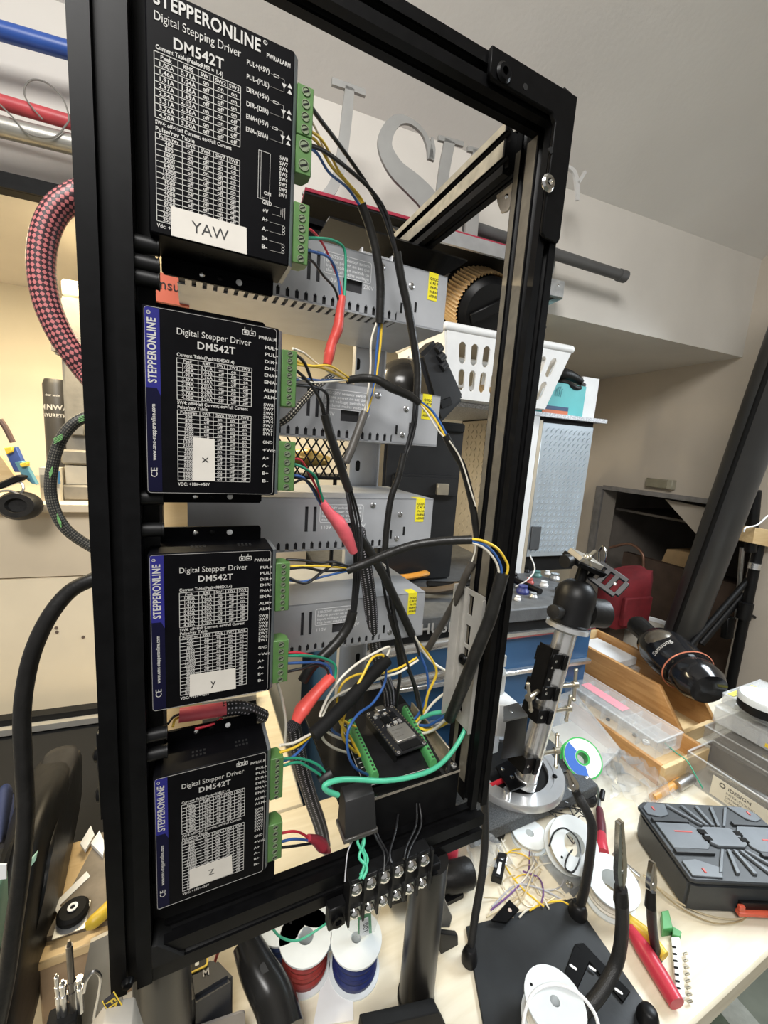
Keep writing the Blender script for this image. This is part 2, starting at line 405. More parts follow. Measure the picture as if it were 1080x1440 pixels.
# right wall with the crawl-space opening
h0 = Pa(850, 688, RW); h1 = Pa(1010, 712, RW)
hb1, hb0 = toab(h0)[1], toab(h1)[1] - 0.12
ht = h0.z; hbot = -0.50
mb = MB()
rbox(mb, RW, RW + 0.08, -2.2, hb0, FLOOR, z_crease + 0.9)
rbox(mb, RW, RW + 0.08, hb1, BW + 0.05, FLOOR, z_crease + 0.9)
rbox(mb, RW, RW + 0.08, hb0, hb1, ht, z_crease + 0.9)
rbox(mb, RW, RW + 0.08, hb0, hb1, FLOOR, hbot)
WALLR = mat('wall_paint_right', (0.56, 0.50, 0.42), 0.75, 0, 0.04, 6, 0.12, 90)
wr = struct('wall_right', mb, WALLR, 'beige right wall with a rough opening into a crawl space', smooth=0)
TRIMG = mat('grey_opening_trim', (0.22, 0.21, 0.20), 0.8, 0, 0.2, 30, 0.4, 120)
tr = MB(); rbox(tr, RW - 0.012, RW + 0.08, hb1 - 0.0, hb1 + 0.035, hbot, ht + 0.012); rbox(tr, RW - 0.012, RW + 0.08, hb0, hb1, ht, ht + 0.018)
build('opening_trim', tr, TRIMG, wr)
# crawl space behind: its own walls
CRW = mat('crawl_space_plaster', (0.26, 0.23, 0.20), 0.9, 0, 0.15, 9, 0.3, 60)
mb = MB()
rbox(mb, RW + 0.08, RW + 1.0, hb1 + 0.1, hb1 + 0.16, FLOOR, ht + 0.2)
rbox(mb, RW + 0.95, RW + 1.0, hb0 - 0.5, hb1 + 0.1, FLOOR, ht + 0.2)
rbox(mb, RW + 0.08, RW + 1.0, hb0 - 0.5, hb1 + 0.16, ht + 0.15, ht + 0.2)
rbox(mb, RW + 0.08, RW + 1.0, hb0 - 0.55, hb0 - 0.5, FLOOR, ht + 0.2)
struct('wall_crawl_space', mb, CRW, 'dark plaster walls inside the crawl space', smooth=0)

# window on the right wall, beyond the right edge of the picture
wn = rbox(MB(), RW - 0.03, RW, -0.02, 0.62, CZ + 0.08, CZ + 0.11); rbox(wn, RW - 0.03, RW, -0.02, 0.62, CZ + 0.62, CZ + 0.65); rbox(wn, RW - 0.03, RW, -0.05, -0.02, CZ + 0.08, CZ + 0.65); rbox(wn, RW - 0.03, RW, 0.62, 0.65, CZ + 0.08, CZ + 0.65)
struct('window_1', wn, WHITEPL, 'white window frame on the right wall')
# ================================================================ the black extrusion frame
FY = 0.28                       # front plane of the frame
def zc(z): return CZ + z
def slot_profile(w, h, nw, nh, o=0.0031, lip=0.0018, wd=0.0052, dp=0.0056, nb=0.003):
    """outline of a t-slot extrusion, nw slots on the w faces and nh on the h faces, counter-clockwise"""
    def face(L, n):            # along +x from -L/2..L/2 at y = 0, slots going to +y
        out = [(-L / 2, 0)]
        for i in range(n):
            c = -L / 2 + L / n * (i + 0.5)
            out += [(c - o, 0), (c - o, lip), (c - wd, lip), (c - wd, lip + 0.001), (c - nb, dp), (c + nb, dp), (c + wd, lip + 0.001), (c + wd, lip), (c + o, lip), (c + o, 0)]
        return out
    P = []
    for L, n, ang, off in ((w, nw, 0, h / 2), (h, nh, PI / 2, w / 2), (w, nw, PI, h / 2), (h, nh, 1.5 * PI, w / 2)):
        for x, y in face(L, n):
            yy = y - off; P.append((x * math.cos(ang) - yy * math.sin(ang), x * math.sin(ang) + yy * math.cos(ang)))
    return P
def extrusion(name, p0, p1, wdir, w, h, nw, nh, parent, m=BLACK):
    p0 = Vector(p0); p1 = Vector(p1); M = frame_m(p0, p1 - p0, wdir)
    return build(name, MB().prism(slot_profile(w, h, nw, nh), (p1 - p0).length, M), m, parent, smooth=0)
XL0, XL1 = -0.0546, -0.0290     # left post
XR0, XR1 = 0.2560, 0.2755       # right post
ZT0, ZT1 = zc(0.2606), zc(0.2825)
ZB0, ZB1 = zc(-0.403), zc(-0.3735)
fr = thing('equipment_frame', 'tall black aluminium extrusion frame carrying the motor drivers and power supplies', 'frame', (0.11, 0.30, ZB0))
extrusion('post', ((XL0 + XL1) / 2, FY + 0.02, ZB0), ((XL0 + XL1) / 2, FY + 0.02, ZT1), (1, 0, 0), 0.0256, 0.04, 1, 2, fr)
extrusion('post', ((XR0 + XR1) / 2, FY + 0.02, zc(-0.36)), ((XR0 + XR1) / 2, FY + 0.02, ZT1), (1, 0, 0), 0.02, 0.04, 1, 2, fr)
extrusion('top_bar', (XL1, FY + 0.011, (ZT0 + ZT1) / 2), (XR0 + 0.001, FY + 0.011, (ZT0 + ZT1) / 2), (0, 0, 1), 0.0219, 0.02, 1, 1, fr)
extrusion('bottom_bar', (XL1, FY + 0.011, (ZB0 + ZB1) / 2), (XR1, FY + 0.011, (ZB0 + ZB1) / 2), (0, 0, 1), 0.0295, 0.02, 1, 1, fr)
extrusion('depth_bar', (0.2536, FY + 0.04, zc(0.261)), (0.2536, 0.56, zc(0.261)), (1, 0, 0), 0.02, 0.04, 1, 2, fr)
extrusion('rear_top_bar', (-0.05, 0.57, zc(0.261)), (0.264, 0.57, zc(0.261)), (0, 1, 0), 0.02, 0.04, 1, 2, fr)
# slot lips on the inner faces, reflected light painted on as tan strips
LIP = mat('lip_sheen', (0.17, 0.15, 0.115), 0.4, 0.3, 0.2, 90); LIPB = mat('lip_sheen_pale', (0.42, 0.38, 0.29), 0.42, 0.3, 0.2, 90)
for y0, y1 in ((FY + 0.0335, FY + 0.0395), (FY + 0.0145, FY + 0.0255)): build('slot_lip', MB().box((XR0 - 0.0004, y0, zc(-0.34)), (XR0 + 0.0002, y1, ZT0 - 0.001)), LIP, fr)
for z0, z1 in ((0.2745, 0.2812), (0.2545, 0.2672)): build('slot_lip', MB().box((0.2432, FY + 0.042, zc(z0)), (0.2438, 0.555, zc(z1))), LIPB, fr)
build('filler_strip', MB().box((XL1 - 0.0005, 0.301, ZB1), (-0.0200, 0.303, ZT0)), BLKMAT, fr)
# dark blanking strip between the lowest driver and the bottom bar
build('blanking_strip', MB().box((XL1, 0.2985, ZB1 - 0.002), (0.062, 0.3005, zc(-0.338))), BLKMAT, fr)
# L shaped corner plate, top right
pl = MB(); yp = FY - 0.0045
Mf = Matrix(((1, 0, 0, 0), (0, 0, -1, yp + 0.004), (0, 1, 0, 0), (0, 0, 0, 1)))
zt = ZT1 + 0.001
pl.prism([(0.190, ZT1 - 0.0005), (0.190, ZT0 + 0.005), (0.193, ZT0 + 0.002), (0.2515, ZT0 + 0.002), (0.2555, ZT0 - 0.003), (0.2555, zc(0.180)), (0.2585, zc(0.176)), (0.2735, zc(0.176)), (0.275, zc(0.18)), (0.275, ZT1 - 0.0005)], 0.004, Mf)
cp = build('corner_plate', pl, BLACK, fr, bevel=0.0006); cp['label'] = 'black L shaped corner plate'
for u, v in ((708, 103), (770, 258)):
    q = Py(u, v, FY - 0.005); b = MB(); b.ring([(0.0060, 0), (0.0066, 0.0014), (0.005, 0.003), (0.0026, 0.0032), (0.0026, 0.0)], frame_m((q.x, yp, q.z), (0, -1, 0)), 18)
    s_ = build('button_screw', b, CHROME if v > 200 else BLACK, cp)
for u, v in ((739, 122), (775, 211)):
    q = Py(u, v, yp - 0.0003); build('plate_hole', MB().cyl((q.x, yp + 0.001, q.z), (q.x, yp - 0.0003, q.z), 0.0022, seg=12), DARK, cp)
b = MB(); b.prism([(0.266, ZT1), (0.266, ZT1 + 0.008), (0.279, ZT1 + 0.006), (0.2818, ZT1 - 0.002), (0.281, ZT1 - 0.009), (0.2757, ZT1 - 0.009), (0.2757, ZT1)], 0.03, Matrix(((1, 0, 0, 0), (0, 0, 1, FY + 0.002), (0, 1, 0, 0), (0, 0, 0, 1))))
build('end_cap', b, BLKPLA, fr, bevel=0.001)
# galvanised gusset between depth bar and right post
g0 = Vector((0.2436, 0.325, zc(0.236)))
b = MB(); b.prism([(0, 0), (0.022, 0), (0.020, 0.007), (0.012, 0.020), (0.004, 0.022), (0, 0.019)], 0.002, Matrix(((0, 0, -1, 0.2595), (1, 0, 0, 0.322), (0, -1, 0, zc(0.2395)), (0, 0, 0, 1))))
gz = build('corner_gusset', b, ALUTAN, fr, bevel=0.0005); gz['label'] = 'bare metal corner gusset'
screw(gz, (0.2572, 0.328, zc(0.2305)), (-1, -0.3, 0), 0.0022)
# bottom left gusset block and knobs on the outer side of the left post
b = MB(); b.hexa([(XL1, FY - 0.001, ZB1 - 0.016), (XL1 + 0.022, FY - 0.001, ZB1 - 0.016), (XL1 + 0.022, FY + 0.02, ZB1 - 0.016), (XL1, FY + 0.02, ZB1 - 0.016)],
                [(XL1, FY - 0.001, ZB1 + 0.004), (XL1 + 0.004, FY - 0.001, ZB1 + 0.004), (XL1 + 0.004, FY + 0.02, ZB1 + 0.004), (XL1, FY + 0.02, ZB1 + 0.004)])
build('corner_block', b, BLKMAT, fr, bevel=0.0008)
for v in (1060, 1117):
    q = Py(140, v, FY + 0.012); b = MB(); b.lathe([(0.0058, 0), (0.0058, 0.002), (0.0046, 0.0048), (0.002, 0.006), (0.0001, 0.006)], frame_m((XL0, FY + 0.012, q.z), (-1, 0, 0)), 16); build('side_screw', b, BLACK, fr)
b = MB(); q0 = Py(140, 1020, FY + 0.012).z; q1 = Py(140, 1140, FY + 0.012).z
b.box((XL0 - 0.0022, FY + 0.003, q1), (XL0, FY + 0.02, q0)); build('side_plate', b, BLACK, fr, bevel=0.0006)
q = Py(180, 1380, FY); b = MB(); b.lathe([(0.0042, 0), (0.0042, 0.001), (0.003, 0.0035), (0.0001, 0.004)], frame_m((q.x, FY, q.z), (0, -1, 0)), 14); build('button_screw', b, BLACK, fr)
# clip brackets that hold the drivers to the left post
for v in (345, 372, 393, 700, 745, 1035, 1062):
    q = Py(206, v, FY + 0.008); b = MB(); b.cyl((XL1 - 0.001, FY + 0.008, q.z), (XL1 + 0.0115, FY + 0.008, q.z), 0.0048, 0.0044, 14); b.ring([(0.0030, 0), (0.0048, 0.0008), (0.0048, 0.0016), (0.0030, 0.0012)], frame_m((XL1 + 0.0105, FY + 0.008, q.z), (1, 0, 0)), 14)
    build('driver_clip', b, BLKPLA, fr)
# rear deck plate above the power supplies, seen from below
zd = zc(0.2385)
b = MB(); c4 = [Pz(500, 318, zd), Pz(668, 361, zd), Pz(614, 392, zd), Pz(484, 350, zd)]
c4 = [Vector((c4[0].x - 0.03, c4[0].y, zd)), Vector((c4[1].x, c4[0].y, zd)), Vector((c4[1].x, 0.66, zd)), Vector((c4[0].x - 0.03, 0.66, zd))]
b.hexa(c4, [p + Vector((0, 0, 0.002)) for p in c4]); dk = build('deck_plate', b, mat('gloss_black_acrylic', (0.006, 0.006, 0.006), 0.12, 0, 0.1, 20), fr); dk['label'] = 'glossy black rear plate'
# slotted grey strut behind the power supplies
sy = 0.485; sx0, sx1 = Py(489, 650, sy).x, Py(530, 650, sy).x; b = MB()
b.box((sx0, sy, zc(-0.42)), (sx1, sy + 0.002, zc(0.225))); b.box((sx0, sy - 0.008, zc(-0.42)), (sx0 + 0.0018, sy, zc(0.225))); b.box((sx1 - 0.0018, sy - 0.008, zc(-0.42)), (sx1, sy, zc(0.225)))
st = build('strut', b, mat('strut_grey', (0.60, 0.61, 0.63), 0.4, 0.3, 0.05, 50), fr); st['label'] = 'slotted light grey strut behind the power supplies'
for v in (512, 655, 815, 925):
    q = Py(503, v, sy); build('strut_slot', MB().prism(slot(0.006, 0.014, 6, q.x, q.z), 0.0012, XZ(0, sy - 0.0002, 0) @ Matrix.Scale(-1, 4, (0, 0, 1))), DARK, st)
# tall slotted aluminium angle fixed to the inner side of the right post
AXP = XR0 - 0.0015
n0 = Px(683, 840, AXP); f0 = Px(652, 823, AXP); ya, yb_ = n0.y, f0.y; za1 = (n0.z + f0.z) / 2; za0 = max(Px(642, 1010, AXP).z, zc(-0.329))
ang = MB(); zs = sorted((Px(u, v, AXP).z - h / 2, Px(u, v, AXP).z + h / 2) for u, v, h in ((665, 852, .021), (660, 893, .021), (654, 915, .010), (644, 985, .016)))
ys0, ys1 = ya + (yb_ - ya) * .42, ya + (yb_ - ya) * .64; zz = za0; t = 0.0018
for lo, hi in zs:
    ang.box((AXP - t, ya, zz), (AXP, yb_, lo)); ang.box((AXP - t, ya, lo), (AXP, ys0, hi)); ang.box((AXP - t, ys1, lo), (AXP, yb_, hi)); zz = hi
ang.box((AXP - t, ya, zz), (AXP, yb_, za1)); ang.box((AXP - .011, yb_, za0), (AXP, yb_ + t, za1 + .002)); ang.box((AXP - .004, ya - .0012, za0), (AXP, ya, za1 - .003)); ang.box((AXP - .0045, yb_ - .009, za0), (AXP - t, yb_ - .0075, za1))
an = build('slotted_angle', ang, mat('aluminium_angle', (0.50, 0.48, 0.44), 0.38, 0.4, 0.08, 60, 0.05, 300), fr); an['label'] = 'bare aluminium angle with long slots'
q = Px(652, 927, AXP - t); b = MB(); b.ring([(0.0058, 0), (0.0062, 0.0012), (0.005, 0.003), (0.0026, 0.0034), (0.0026, 0.0)], frame_m(q, (-1, 0, 0)), 16); build('button_screw', b, BLACK, an)
# support tubes under the frame
for u, r, nm in ((228, 0.0215, 'post_tube'), (592, 0.0185, 'post_tube')):
    TY = .004 if u > 500 else .03; q = Py(u, 1330, FY + TY); b = MB(); b.cyl((q.x, FY + TY, 0.004), (q.x, FY + TY, ZB0 + 0.001), r, seg=28); b.cyl((q.x, FY + TY, 0.0), (q.x, FY + TY, 0.004), r * 1.08, seg=28)
    build('support_tube', b, mat('satin_black_tube', (0.012, 0.011, 0.010), 0.32, 0, 0.2, 60), fr)
# front foot plate crossing the bottom edge of the picture
f0, f1 = Pz(505, 1440, 0.06), Pz(615, 1403, 0.06)

# ================================================================ motor drivers
CUR = [('1.00A', '0.71A', 'on', 'on', 'on'), ('1.46A', '1.04A', 'off', 'on', 'on'), ('1.91A', '1.36A', 'on', 'off', 'on'), ('2.37A', '1.69A', 'off', 'off', 'on'), ('2.84A', '2.03A', 'on', 'on', 'off'), ('3.31A', '2.36A', 'off', 'on', 'off'), ('3.76A', '2.69A', 'on', 'off', 'off'), ('4.50A', '3.20A', 'off', 'off', 'off')]
def pulse(vals, start=0):
    return [(str(v),) + tuple('off' if ((i + start) >> k) & 1 else 'on' for k in range(4)) for i, v in enumerate(vals)]
PUL = pulse([200, 400, 800, 1600, 3200, 6400, 12800, 25600, 1000, 2000, 4000, 5000, 8000, 10000, 20000, 25000])
PULY = pulse([400, 800, 1600, 3200, 6400, 12800, 25600, 1000, 2000, 4000, 5000, 8000, 10000, 20000, 25000], 1)
W_, H_ = 0.0762, 0.108
def table(mb, x0, x1, zt, zb, rows, head, size, cols, lw=0.00016):
    n = len(rows) + 1; dz = (zt - zb) / n
    for i in range(n + 1): z = zt - dz * i; mb.box((x0, -0.0002, z - lw), (x1, -0.00005, z + lw))
    xs = [x0 + (x1 - x0) * c for c in cols]
    for x in xs: mb.box((x - lw, -0.0002, zb), (x + lw, -0.00005, zt))
    for i, r in enumerate([head] + rows):
        for j, t in enumerate(r):
            mb.text(t, size * (0.92 if i == 0 else 1), XZ((xs[j] + xs[j + 1]) / 2, -0.00022, zt - dz * i - dz * 0.80), 'C', bold=True)
def terminal(parent, x0, z0, z1, n, m=GREEN, y0=0.003, dep=0.013, wid=0.0100):
    b = MB(); b.prism([(0, 0), (wid, 0.0), (wid, dep * 0.55), (wid * 0.7, dep), (0, dep)], z1 - z0, Matrix(((1, 0, 0, x0), (0, 1, 0, y0), (0, 0, 1, z0), (0, 0, 0, 1))))
    t = build('terminal_block', b, m, parent, bevel=0.0005); t['label'] = 'green screw terminal block'
    dz = (z1 - z0) / n
    for i in range(n):
        z = z0 + dz * (i + 0.5); r = min(dz * 0.38, wid * 0.34)
        k = MB(); k.ring([(r, 0), (r, 0.0004), (r * 0.86, 0.0004), (r * 0.8, -0.0005), (r * 0.8, -0.001)], frame_m((x0 + wid * 0.52, y0 - 0.0002, z), (0, -1, 0)), 12)
        k.cyl((x0 + wid * 0.52, y0 + 0.0004, z), (x0 + wid * 0.52, y0 - 0.0002, z), r * 0.78, seg=12)
        sc = build('terminal_screw', k, mat('terminal_screw_metal', (0.25, 0.30, 0.20), 0.35, 0.5, 0.1, 80), t)
        k = MB(); k.box((-r * 0.7, -r * 0.14, 0), (r * 0.7, r * 0.14, 0.0003), frame_m((x0 + wid * 0.52, y0 - 0.0002, z), (0, -1, 0), (1, 0, 0.5))); 
        for vtx, fc in ((k.v, k.f),): pass
        me_ = build('screw_slot', k, DARK, t)
    return t
def driver_body(root, w, h, edge=True):
    # case: front panel, chamfered right edge, recessed ends with mounting flanges
    b = MB(); b.box((0, 0, 0), (w, 0.034, h)); build('case', b, DRVBLK, root, bevel=0.0008)
    b = MB(); b.prism([(w, 0.0004), (w + 0.0026, 0.0035), (w + 0.0026, 0.034), (w, 0.034)], h - 0.002, Matrix.Translation((0, 0, 0.001))); o = build('side_cover', b, mat('driver_edge_grey', (0.20, 0.215, 0.23), 0.4, 0.5, 0.1, 80), root); o['label'] = 'grey metal side cover'
    for s in (0, 1):
        z = h if s else 0; d = 1 if s else -1
        b = MB(); b.prism([(0.004, 0), (w - 0.004, 0), (w - 0.004, d * 0.0085), (w - 0.0055, d * 0.010), (0.0055, d * 0.010), (0.004, d * 0.0085)], 0.0022, Matrix(((1, 0, 0, 0), (0, 0, -1, 0.034), (0, 1, 0, z), (0, 0, 0, 1))))
        f = build('mounting_flange', b, DRVBLK, root)
        for x, m in ((0.027, CHROME), (0.038, BLACK), (0.050, WHITEPL)):
            screw(f, (x, 0.0318, z + d * 0.0055), (0, -1, 0), 0.0021, m, 'flange_screw')
        for xx in (0.024, 0.054):
            v = MB()
            for i in range(4):
                for j in range(2): v.box((xx + i * 0.0026, 0.012 + j * 0.004, z - 0.0002), (xx + 0.0014 + i * 0.0026, 0.014 + j * 0.004, z + 0.0002))
            build('vent_holes', v, DARK, root)['kind'] = 'stuff'
def make_driver():
    root = thing('motor_driver', 'x', 'motor driver', (0, 0, 0))
    driver_body(root, W_, H_)
    b = MB(); b.ringprism(rrect(0.001, 0.0008, W_ - 0.0015, H_ - 0.0008, 0.002), rrect(0.00125, 0.00105, W_ - 0.00175, H_ - 0.00105, 0.0018), 0.0002, XZ(0, 0, 0)); lab = build('label_border', b, PRINTD, root)
    lf = lambda f: f * W_
    zf = lambda f: H_ * (1 - f)
    b = MB(); b.prism([(0.0012, zf(0.012)), (lf(.115), zf(0.012)), (lf(.115), zf(.46)), (lf(.09), zf(.42)), (0.0012, zf(.42))], 0.0002, XZ(0, 0, 0)); build('blue_band', b, BLUELAB, root)
    b = MB(); b.prism([(0.0012, zf(.42)), (lf(.09), zf(.42)), (lf(.115), zf(.46)), (lf(.115), zf(.985)), (0.0012, zf(.985))], 0.00015, XZ(0, 0, 0)); build('navy_band', b, NAVYLAB, root)
    R90 = Matrix.Rotation(PI / 2, 4, 'Z')
    b = MB(); b.text('STEPPERONLINE', 0.0062, XZ(lf(.088), -0.0003, zf(.395)) @ R90, 'L', True, width=0.0360); b.text('®', 0.0026, XZ(lf(.055), -0.0003, zf(.047)) @ R90, 'L', True); build('logo_text', b, PRINT, root)
    b = MB(); b.text('www.omc-stepperonline.com', 0.0030, XZ(lf(.075), -0.0003, zf(.81)) @ R90, 'L', True, width=0.033)
    b.text('C', 0.0050, XZ(lf(.083), -0.0003, zf(.905)) @ R90, 'L'); b.text('E', 0.0050, XZ(lf(.083), -0.0003, zf(.873)) @ R90, 'L'); build('web_text', b, PRINT, root)
    b = MB(); b.text('Digital Stepper Driver', 0.0053, XZ(lf(.226), -0.0003, zf(.125)), 'L', width=lf(.55)); b.text('DM542T', 0.0058, XZ(lf(.37), -0.0003, zf(.185)), 'L', True, width=lf(.285)); build('title_text', b, PRINT, root)
    b = MB(); b.text('Current Table(Peak=RMSX1.4)', 0.0028, XZ(lf(.228), -0.0003, zf(.238)), 'L', True, width=lf(.42))
    table(b, lf(.228), lf(.785), zf(.248), zf(.468), CUR, ('Peak', 'RMS', 'SW1', 'SW2', 'SW3'), 0.0026, (0, .27, .49, .66, .83, 1)); build('current_table', b, PRINT, root)
    b = MB(); b.text('SW4: off=Half Current; on=Full Current', 0.0028, XZ(lf(.228), -0.0003, zf(.493)), 'L', True, width=lf(.53)); b.text('Pulse/rev Table', 0.0028, XZ(lf(.228), -0.0003, zf(.517)), 'L', True, width=lf(.22))
    table(b, lf(.228), lf(.785), zf(.525), zf(.918), PUL, ('Pulse/rev', 'SW5', 'SW6', 'SW7', 'SW8'), 0.00255, (0, .29, .47, .65, .82, 1)); b.text('VDC: +18V~+50V', 0.0028, XZ(lf(.228), -0.0003, zf(.948)), 'L', True, width=lf(.235)); build('pulse_table', b, PRINT, root)
    b = MB()
    b.text('PWR/ALM', 0.0029, XZ(lf(.835), -0.0003, zf(.078)), 'L', True, width=lf(.145))
    for t, f in (('PUL+', .128), ('PUL-', .167), ('DIR+', .207), ('DIR-', .246), ('ENA+', .285), ('ENA-', .325), ('ALM+', .372), ('ALM-', .411)) + tuple(('SW%d' % (8 - i), .458 + .0245 * i) for i in range(8)) + (('GND', .68), ('+Vdc', .728), ('A+', .776), ('A-', .822), ('B+', .87), ('B-', .917)):
        b.text(t, 0.0028, XZ(lf(.885), -0.0003, zf(f)), 'L', True, width=lf(.028 * len(t)))
    x0, z0 = lf(.705), zf(.068)
    for dx in (0, 0.0042):
        b.ringprism(rrect(x0 + dx, z0, x0 + dx + 0.0038, z0 + 0.0030, 0.0003, 2), rrect(x0 + dx + 0.0004, z0 + 0.0004, x0 + dx + 0.0034, z0 + 0.0026, 0.0003, 2), 0.0002, XZ(0, 0, 0))
        b.box((x0 + dx + 0.0012, -0.0002, z0 + 0.0010), (x0 + dx + 0.0026, -0.00005, z0 + 0.0020)); b.box((x0 + dx + 0.0013, -0.0002, z0 + 0.003), (x0 + dx + 0.0017, -0.00005, z0 + 0.0045))
    build('pin_text', b, PRINT, root)
    terminal(root, W_ + 0.0028, 0.0600, 0.0965, 8); terminal(root, W_ + 0.0022, 0.0030, 0.0370, 6, wid=0.0115)
    return root
def sticker(root, x0, z0, w, h, body, size, rot=0.0, ang=0.0, y=-0.0004):
    M = XZ(x0, y, z0) @ Matrix.Rotation(ang, 4, 'Z'); b = MB(); b.prism([(0, 0), (w, 0), (w - 0.0004, h), (0.0003, h + 0.0004)], 0.0002, M)
    s = build('name_sticker', b, STICK, root); s['label'] = 'white paper sticker marked ' + body
    b = MB(); b.text(body, size, M @ Matrix.Translation((w / 2, h / 2, 0.0003)) @ Matrix.Rotation(rot, 4, 'Z') @ Matrix.Translation((0, -size * 0.33, 0)), 'C'); build('sticker_text', b, INK, s)
DX0 = -0.0257
drv = make_driver()
pos = [('x', 0.0165, 'black motor driver with the X sticker, second from the top of the frame'), ('y', -0.1290, 'black motor driver with the Y sticker, between the X and Z drivers'), ('Z', -0.2865, 'black motor driver with the Z sticker, lowest on the frame')]
roots = [drv, copy_tree(drv), copy_tree(drv)]
for r, (ch, zcen, lab) in zip(roots, pos):
    r.location = (DX0, FY, zc(zcen) - H_ / 2); tag(r, lab, 'motor driver', 'motor drivers on the frame')
bpy.context.view_layer.update()
def stick_on(root, *a, **k):
    n0 = set(o.name for o in bpy.data.objects); w = root['_w']; sticker(root, *a, **k)
stick_on(roots[0], .333 * W_, H_ * (1 - .918), .172 * W_, .245 * H_, 'x', 0.0075, rot=PI / 2)
stick_on(roots[1], .30 * W_, H_ * (1 - .935), .39 * W_, .145 * H_, 'y', 0.0075)
stick_on(roots[2], .29 * W_, H_ * (1 - .915), .39 * W_, .150 * H_, 'Z', 0.0065, ang=0.02)
# the older driver at the top
YW, YH = 0.0765, 0.117
yr = thing('motor_driver', 'black motor driver with the YAW sticker, highest on the frame', 'motor driver', (0, 0, 0), 'motor drivers on the frame')
driver_body(yr, YW, YH)
b = MB(); fx = lambda f: f * YW; fz = lambda f: YH * (1 - f)
b.text('STEPPERONLINE', 0.0088, XZ(fx(.05), -0.0003, fz(.075)), 'L', True, width=fx(.70)); b.text('®', 0.003, XZ(fx(.765), -0.0003, fz(.035)), 'L', True); build('logo_text', b, PRINT, yr)
b = MB(); b.text('Digital Stepping Driver', 0.0058, XZ(fx(.05), -0.0003, fz(.135)), 'L', width=fx(.56)); b.text('DM542T', 0.0072, XZ(fx(.165), -0.0003, fz(.215)), 'L', True, width=fx(.33)); build('title_text', b, PRINT, yr)
b = MB(); b.text('Current Table(PeakxRMS = 1.4)', 0.0030, XZ(fx(.06), -0.0003, fz(.245)), 'L', True, width=fx(.43))
cur2 = CUR[:-1] + [('4.20A', '3.00A', 'off', 'off', 'off')]
table(b, fx(.05), fx(.61), fz(.255), fz(.515), cur2, ('Peak', 'RMS', 'SW1', 'SW2', 'SW3'), 0.0029, (0, .26, .49, .67, .84, 1)); build('current_table', b, PRINT, yr)
b = MB(); b.text('SW4: off=Half Current; on=Full Current', 0.0028, XZ(fx(.05), -0.0003, fz(.542)), 'L', True, width=fx(.50)); b.text('Pulse/rev Table', 0.0030, XZ(fx(.05), -0.0003, fz(.568)), 'L', True, width=fx(.25))
table(b, fx(.05), fx(.61), fz(.575), fz(.945), PULY, ('Pulse/rev', 'SW5', 'SW6', 'SW7', 'SW8'), 0.0026, (0, .30, .49, .67, .84, 1)); b.text('Vdc: +20V~+50V', 0.0028, XZ(fx(.05), -0.0003, fz(.972)), 'L', True, width=fx(.24)); build('pulse_table', b, PRINT, yr)
b = MB(); b.text('PWR/ALARM', 0.0032, XZ(fx(.79), -0.0003, fz(.085)), 'L', True, width=fx(.18))
for t, f in (('PUL+(+5V)', .15), ('PUL-(PUL)', .21), ('DIR+(+5V)', .265), ('DIR-(DIR)', .325), ('ENA+(+5V)', .38), ('ENA-(ENA)', .435)):
    b.text(t, 0.0034, XZ(fx(.65), -0.0003, fz(f)), 'L', True, width=fx(.165))
for i in range(8): b.text('SW%d' % (8 - i), 0.0030, XZ(fx(.905), -0.0003, fz(.505 + .0245 * i)), 'L', True, width=fx(.065))
for t, f in (('GND', .735), ('+V', .775), ('A+', .815), ('A-', .86), ('B+', .905), ('B-', .945)): b.text(t, 0.0032, XZ(fx(.78), -0.0003, fz(f)), 'L', True, width=fx(.024 * len(t)))
ln = lambda xa, za, xb, zb: b.cyl((xa, -0.0002, za), (xb, -0.0002, zb), 0.00012, seg=4)
for f in (.145, .26, .375):
    z = fz(f); z2 = fz(f + .055); ln(fx(.825), z, fx(.845), z); b.ringprism(rrect(fx(.845), z - 0.0007, fx(.885), z + 0.0007, .0002, 1), rrect(fx(.848), z - 0.0004, fx(.882), z + 0.0004, .0002, 1), 0.0002, XZ(0, 0, 0)); ln(fx(.885), z, fx(.925), z); ln(fx(.925), z, fx(.925), z2); ln(fx(.825), z2, fx(.925), z2)
    for (cx, cz, k) in ((.925, (z + z2) / 2, -1), (.968, (z + z2) / 2 + 0.0012, 1), (.968, (z + z2) / 2 - 0.0018, 1)):
        b.prism([(fx(cx) - 0.0014, cz - 0.0011 * k), (fx(cx) + 0.0014, cz - 0.0011 * k), (fx(cx), cz + 0.0013 * k)][::k], 0.0002, XZ(0, 0, 0))
b.ringprism(rrect(fx(.745), fz(.715), fx(.835), fz(.495), .0002, 1), rrect(fx(.748), fz(.713), fx(.832), fz(.497), .0002, 1), 0.0002, XZ(0, 0, 0)); ln(fx(.765), fz(.495), fx(.765), fz(.715)); b.text('ON', 0.0026, XZ(fx(.79), -0.0003, fz(.69)), 'L', True); ln(fx(.775), fz(.705), fx(.82), fz(.705))
for f in (.73, .77): ln(fx(.86), fz(f), fx(.925), fz(f))
for dx, hh in ((0, .0016), (.0012, .0024), (.0024, .0032)): ln(fx(.925) + dx, fz(.75) - hh, fx(.925) + dx, fz(.75) + hh)
for f in (.81, .90):
    ln(fx(.84), fz(f), fx(.95), fz(f)); ln(fx(.84), fz(f + .045), fx(.95), fz(f + .045))
    for i in range(3): b.ring([(0.0007, 0), (0.0009, 0), (0.0009, 0.0002), (0.0007, 0.0002)], XZ(fx(.95), 0, fz(f + .008 + i * .0145)), 10)
build('pin_text', b, PRINT, yr)
terminal(yr, YW + 0.0028, 0.0775, 0.1045, 4); terminal(yr, YW + 0.0028, 0.0560, 0.0772, 2); terminal(yr, YW + 0.0028, 0.0045, 0.0400, 6)
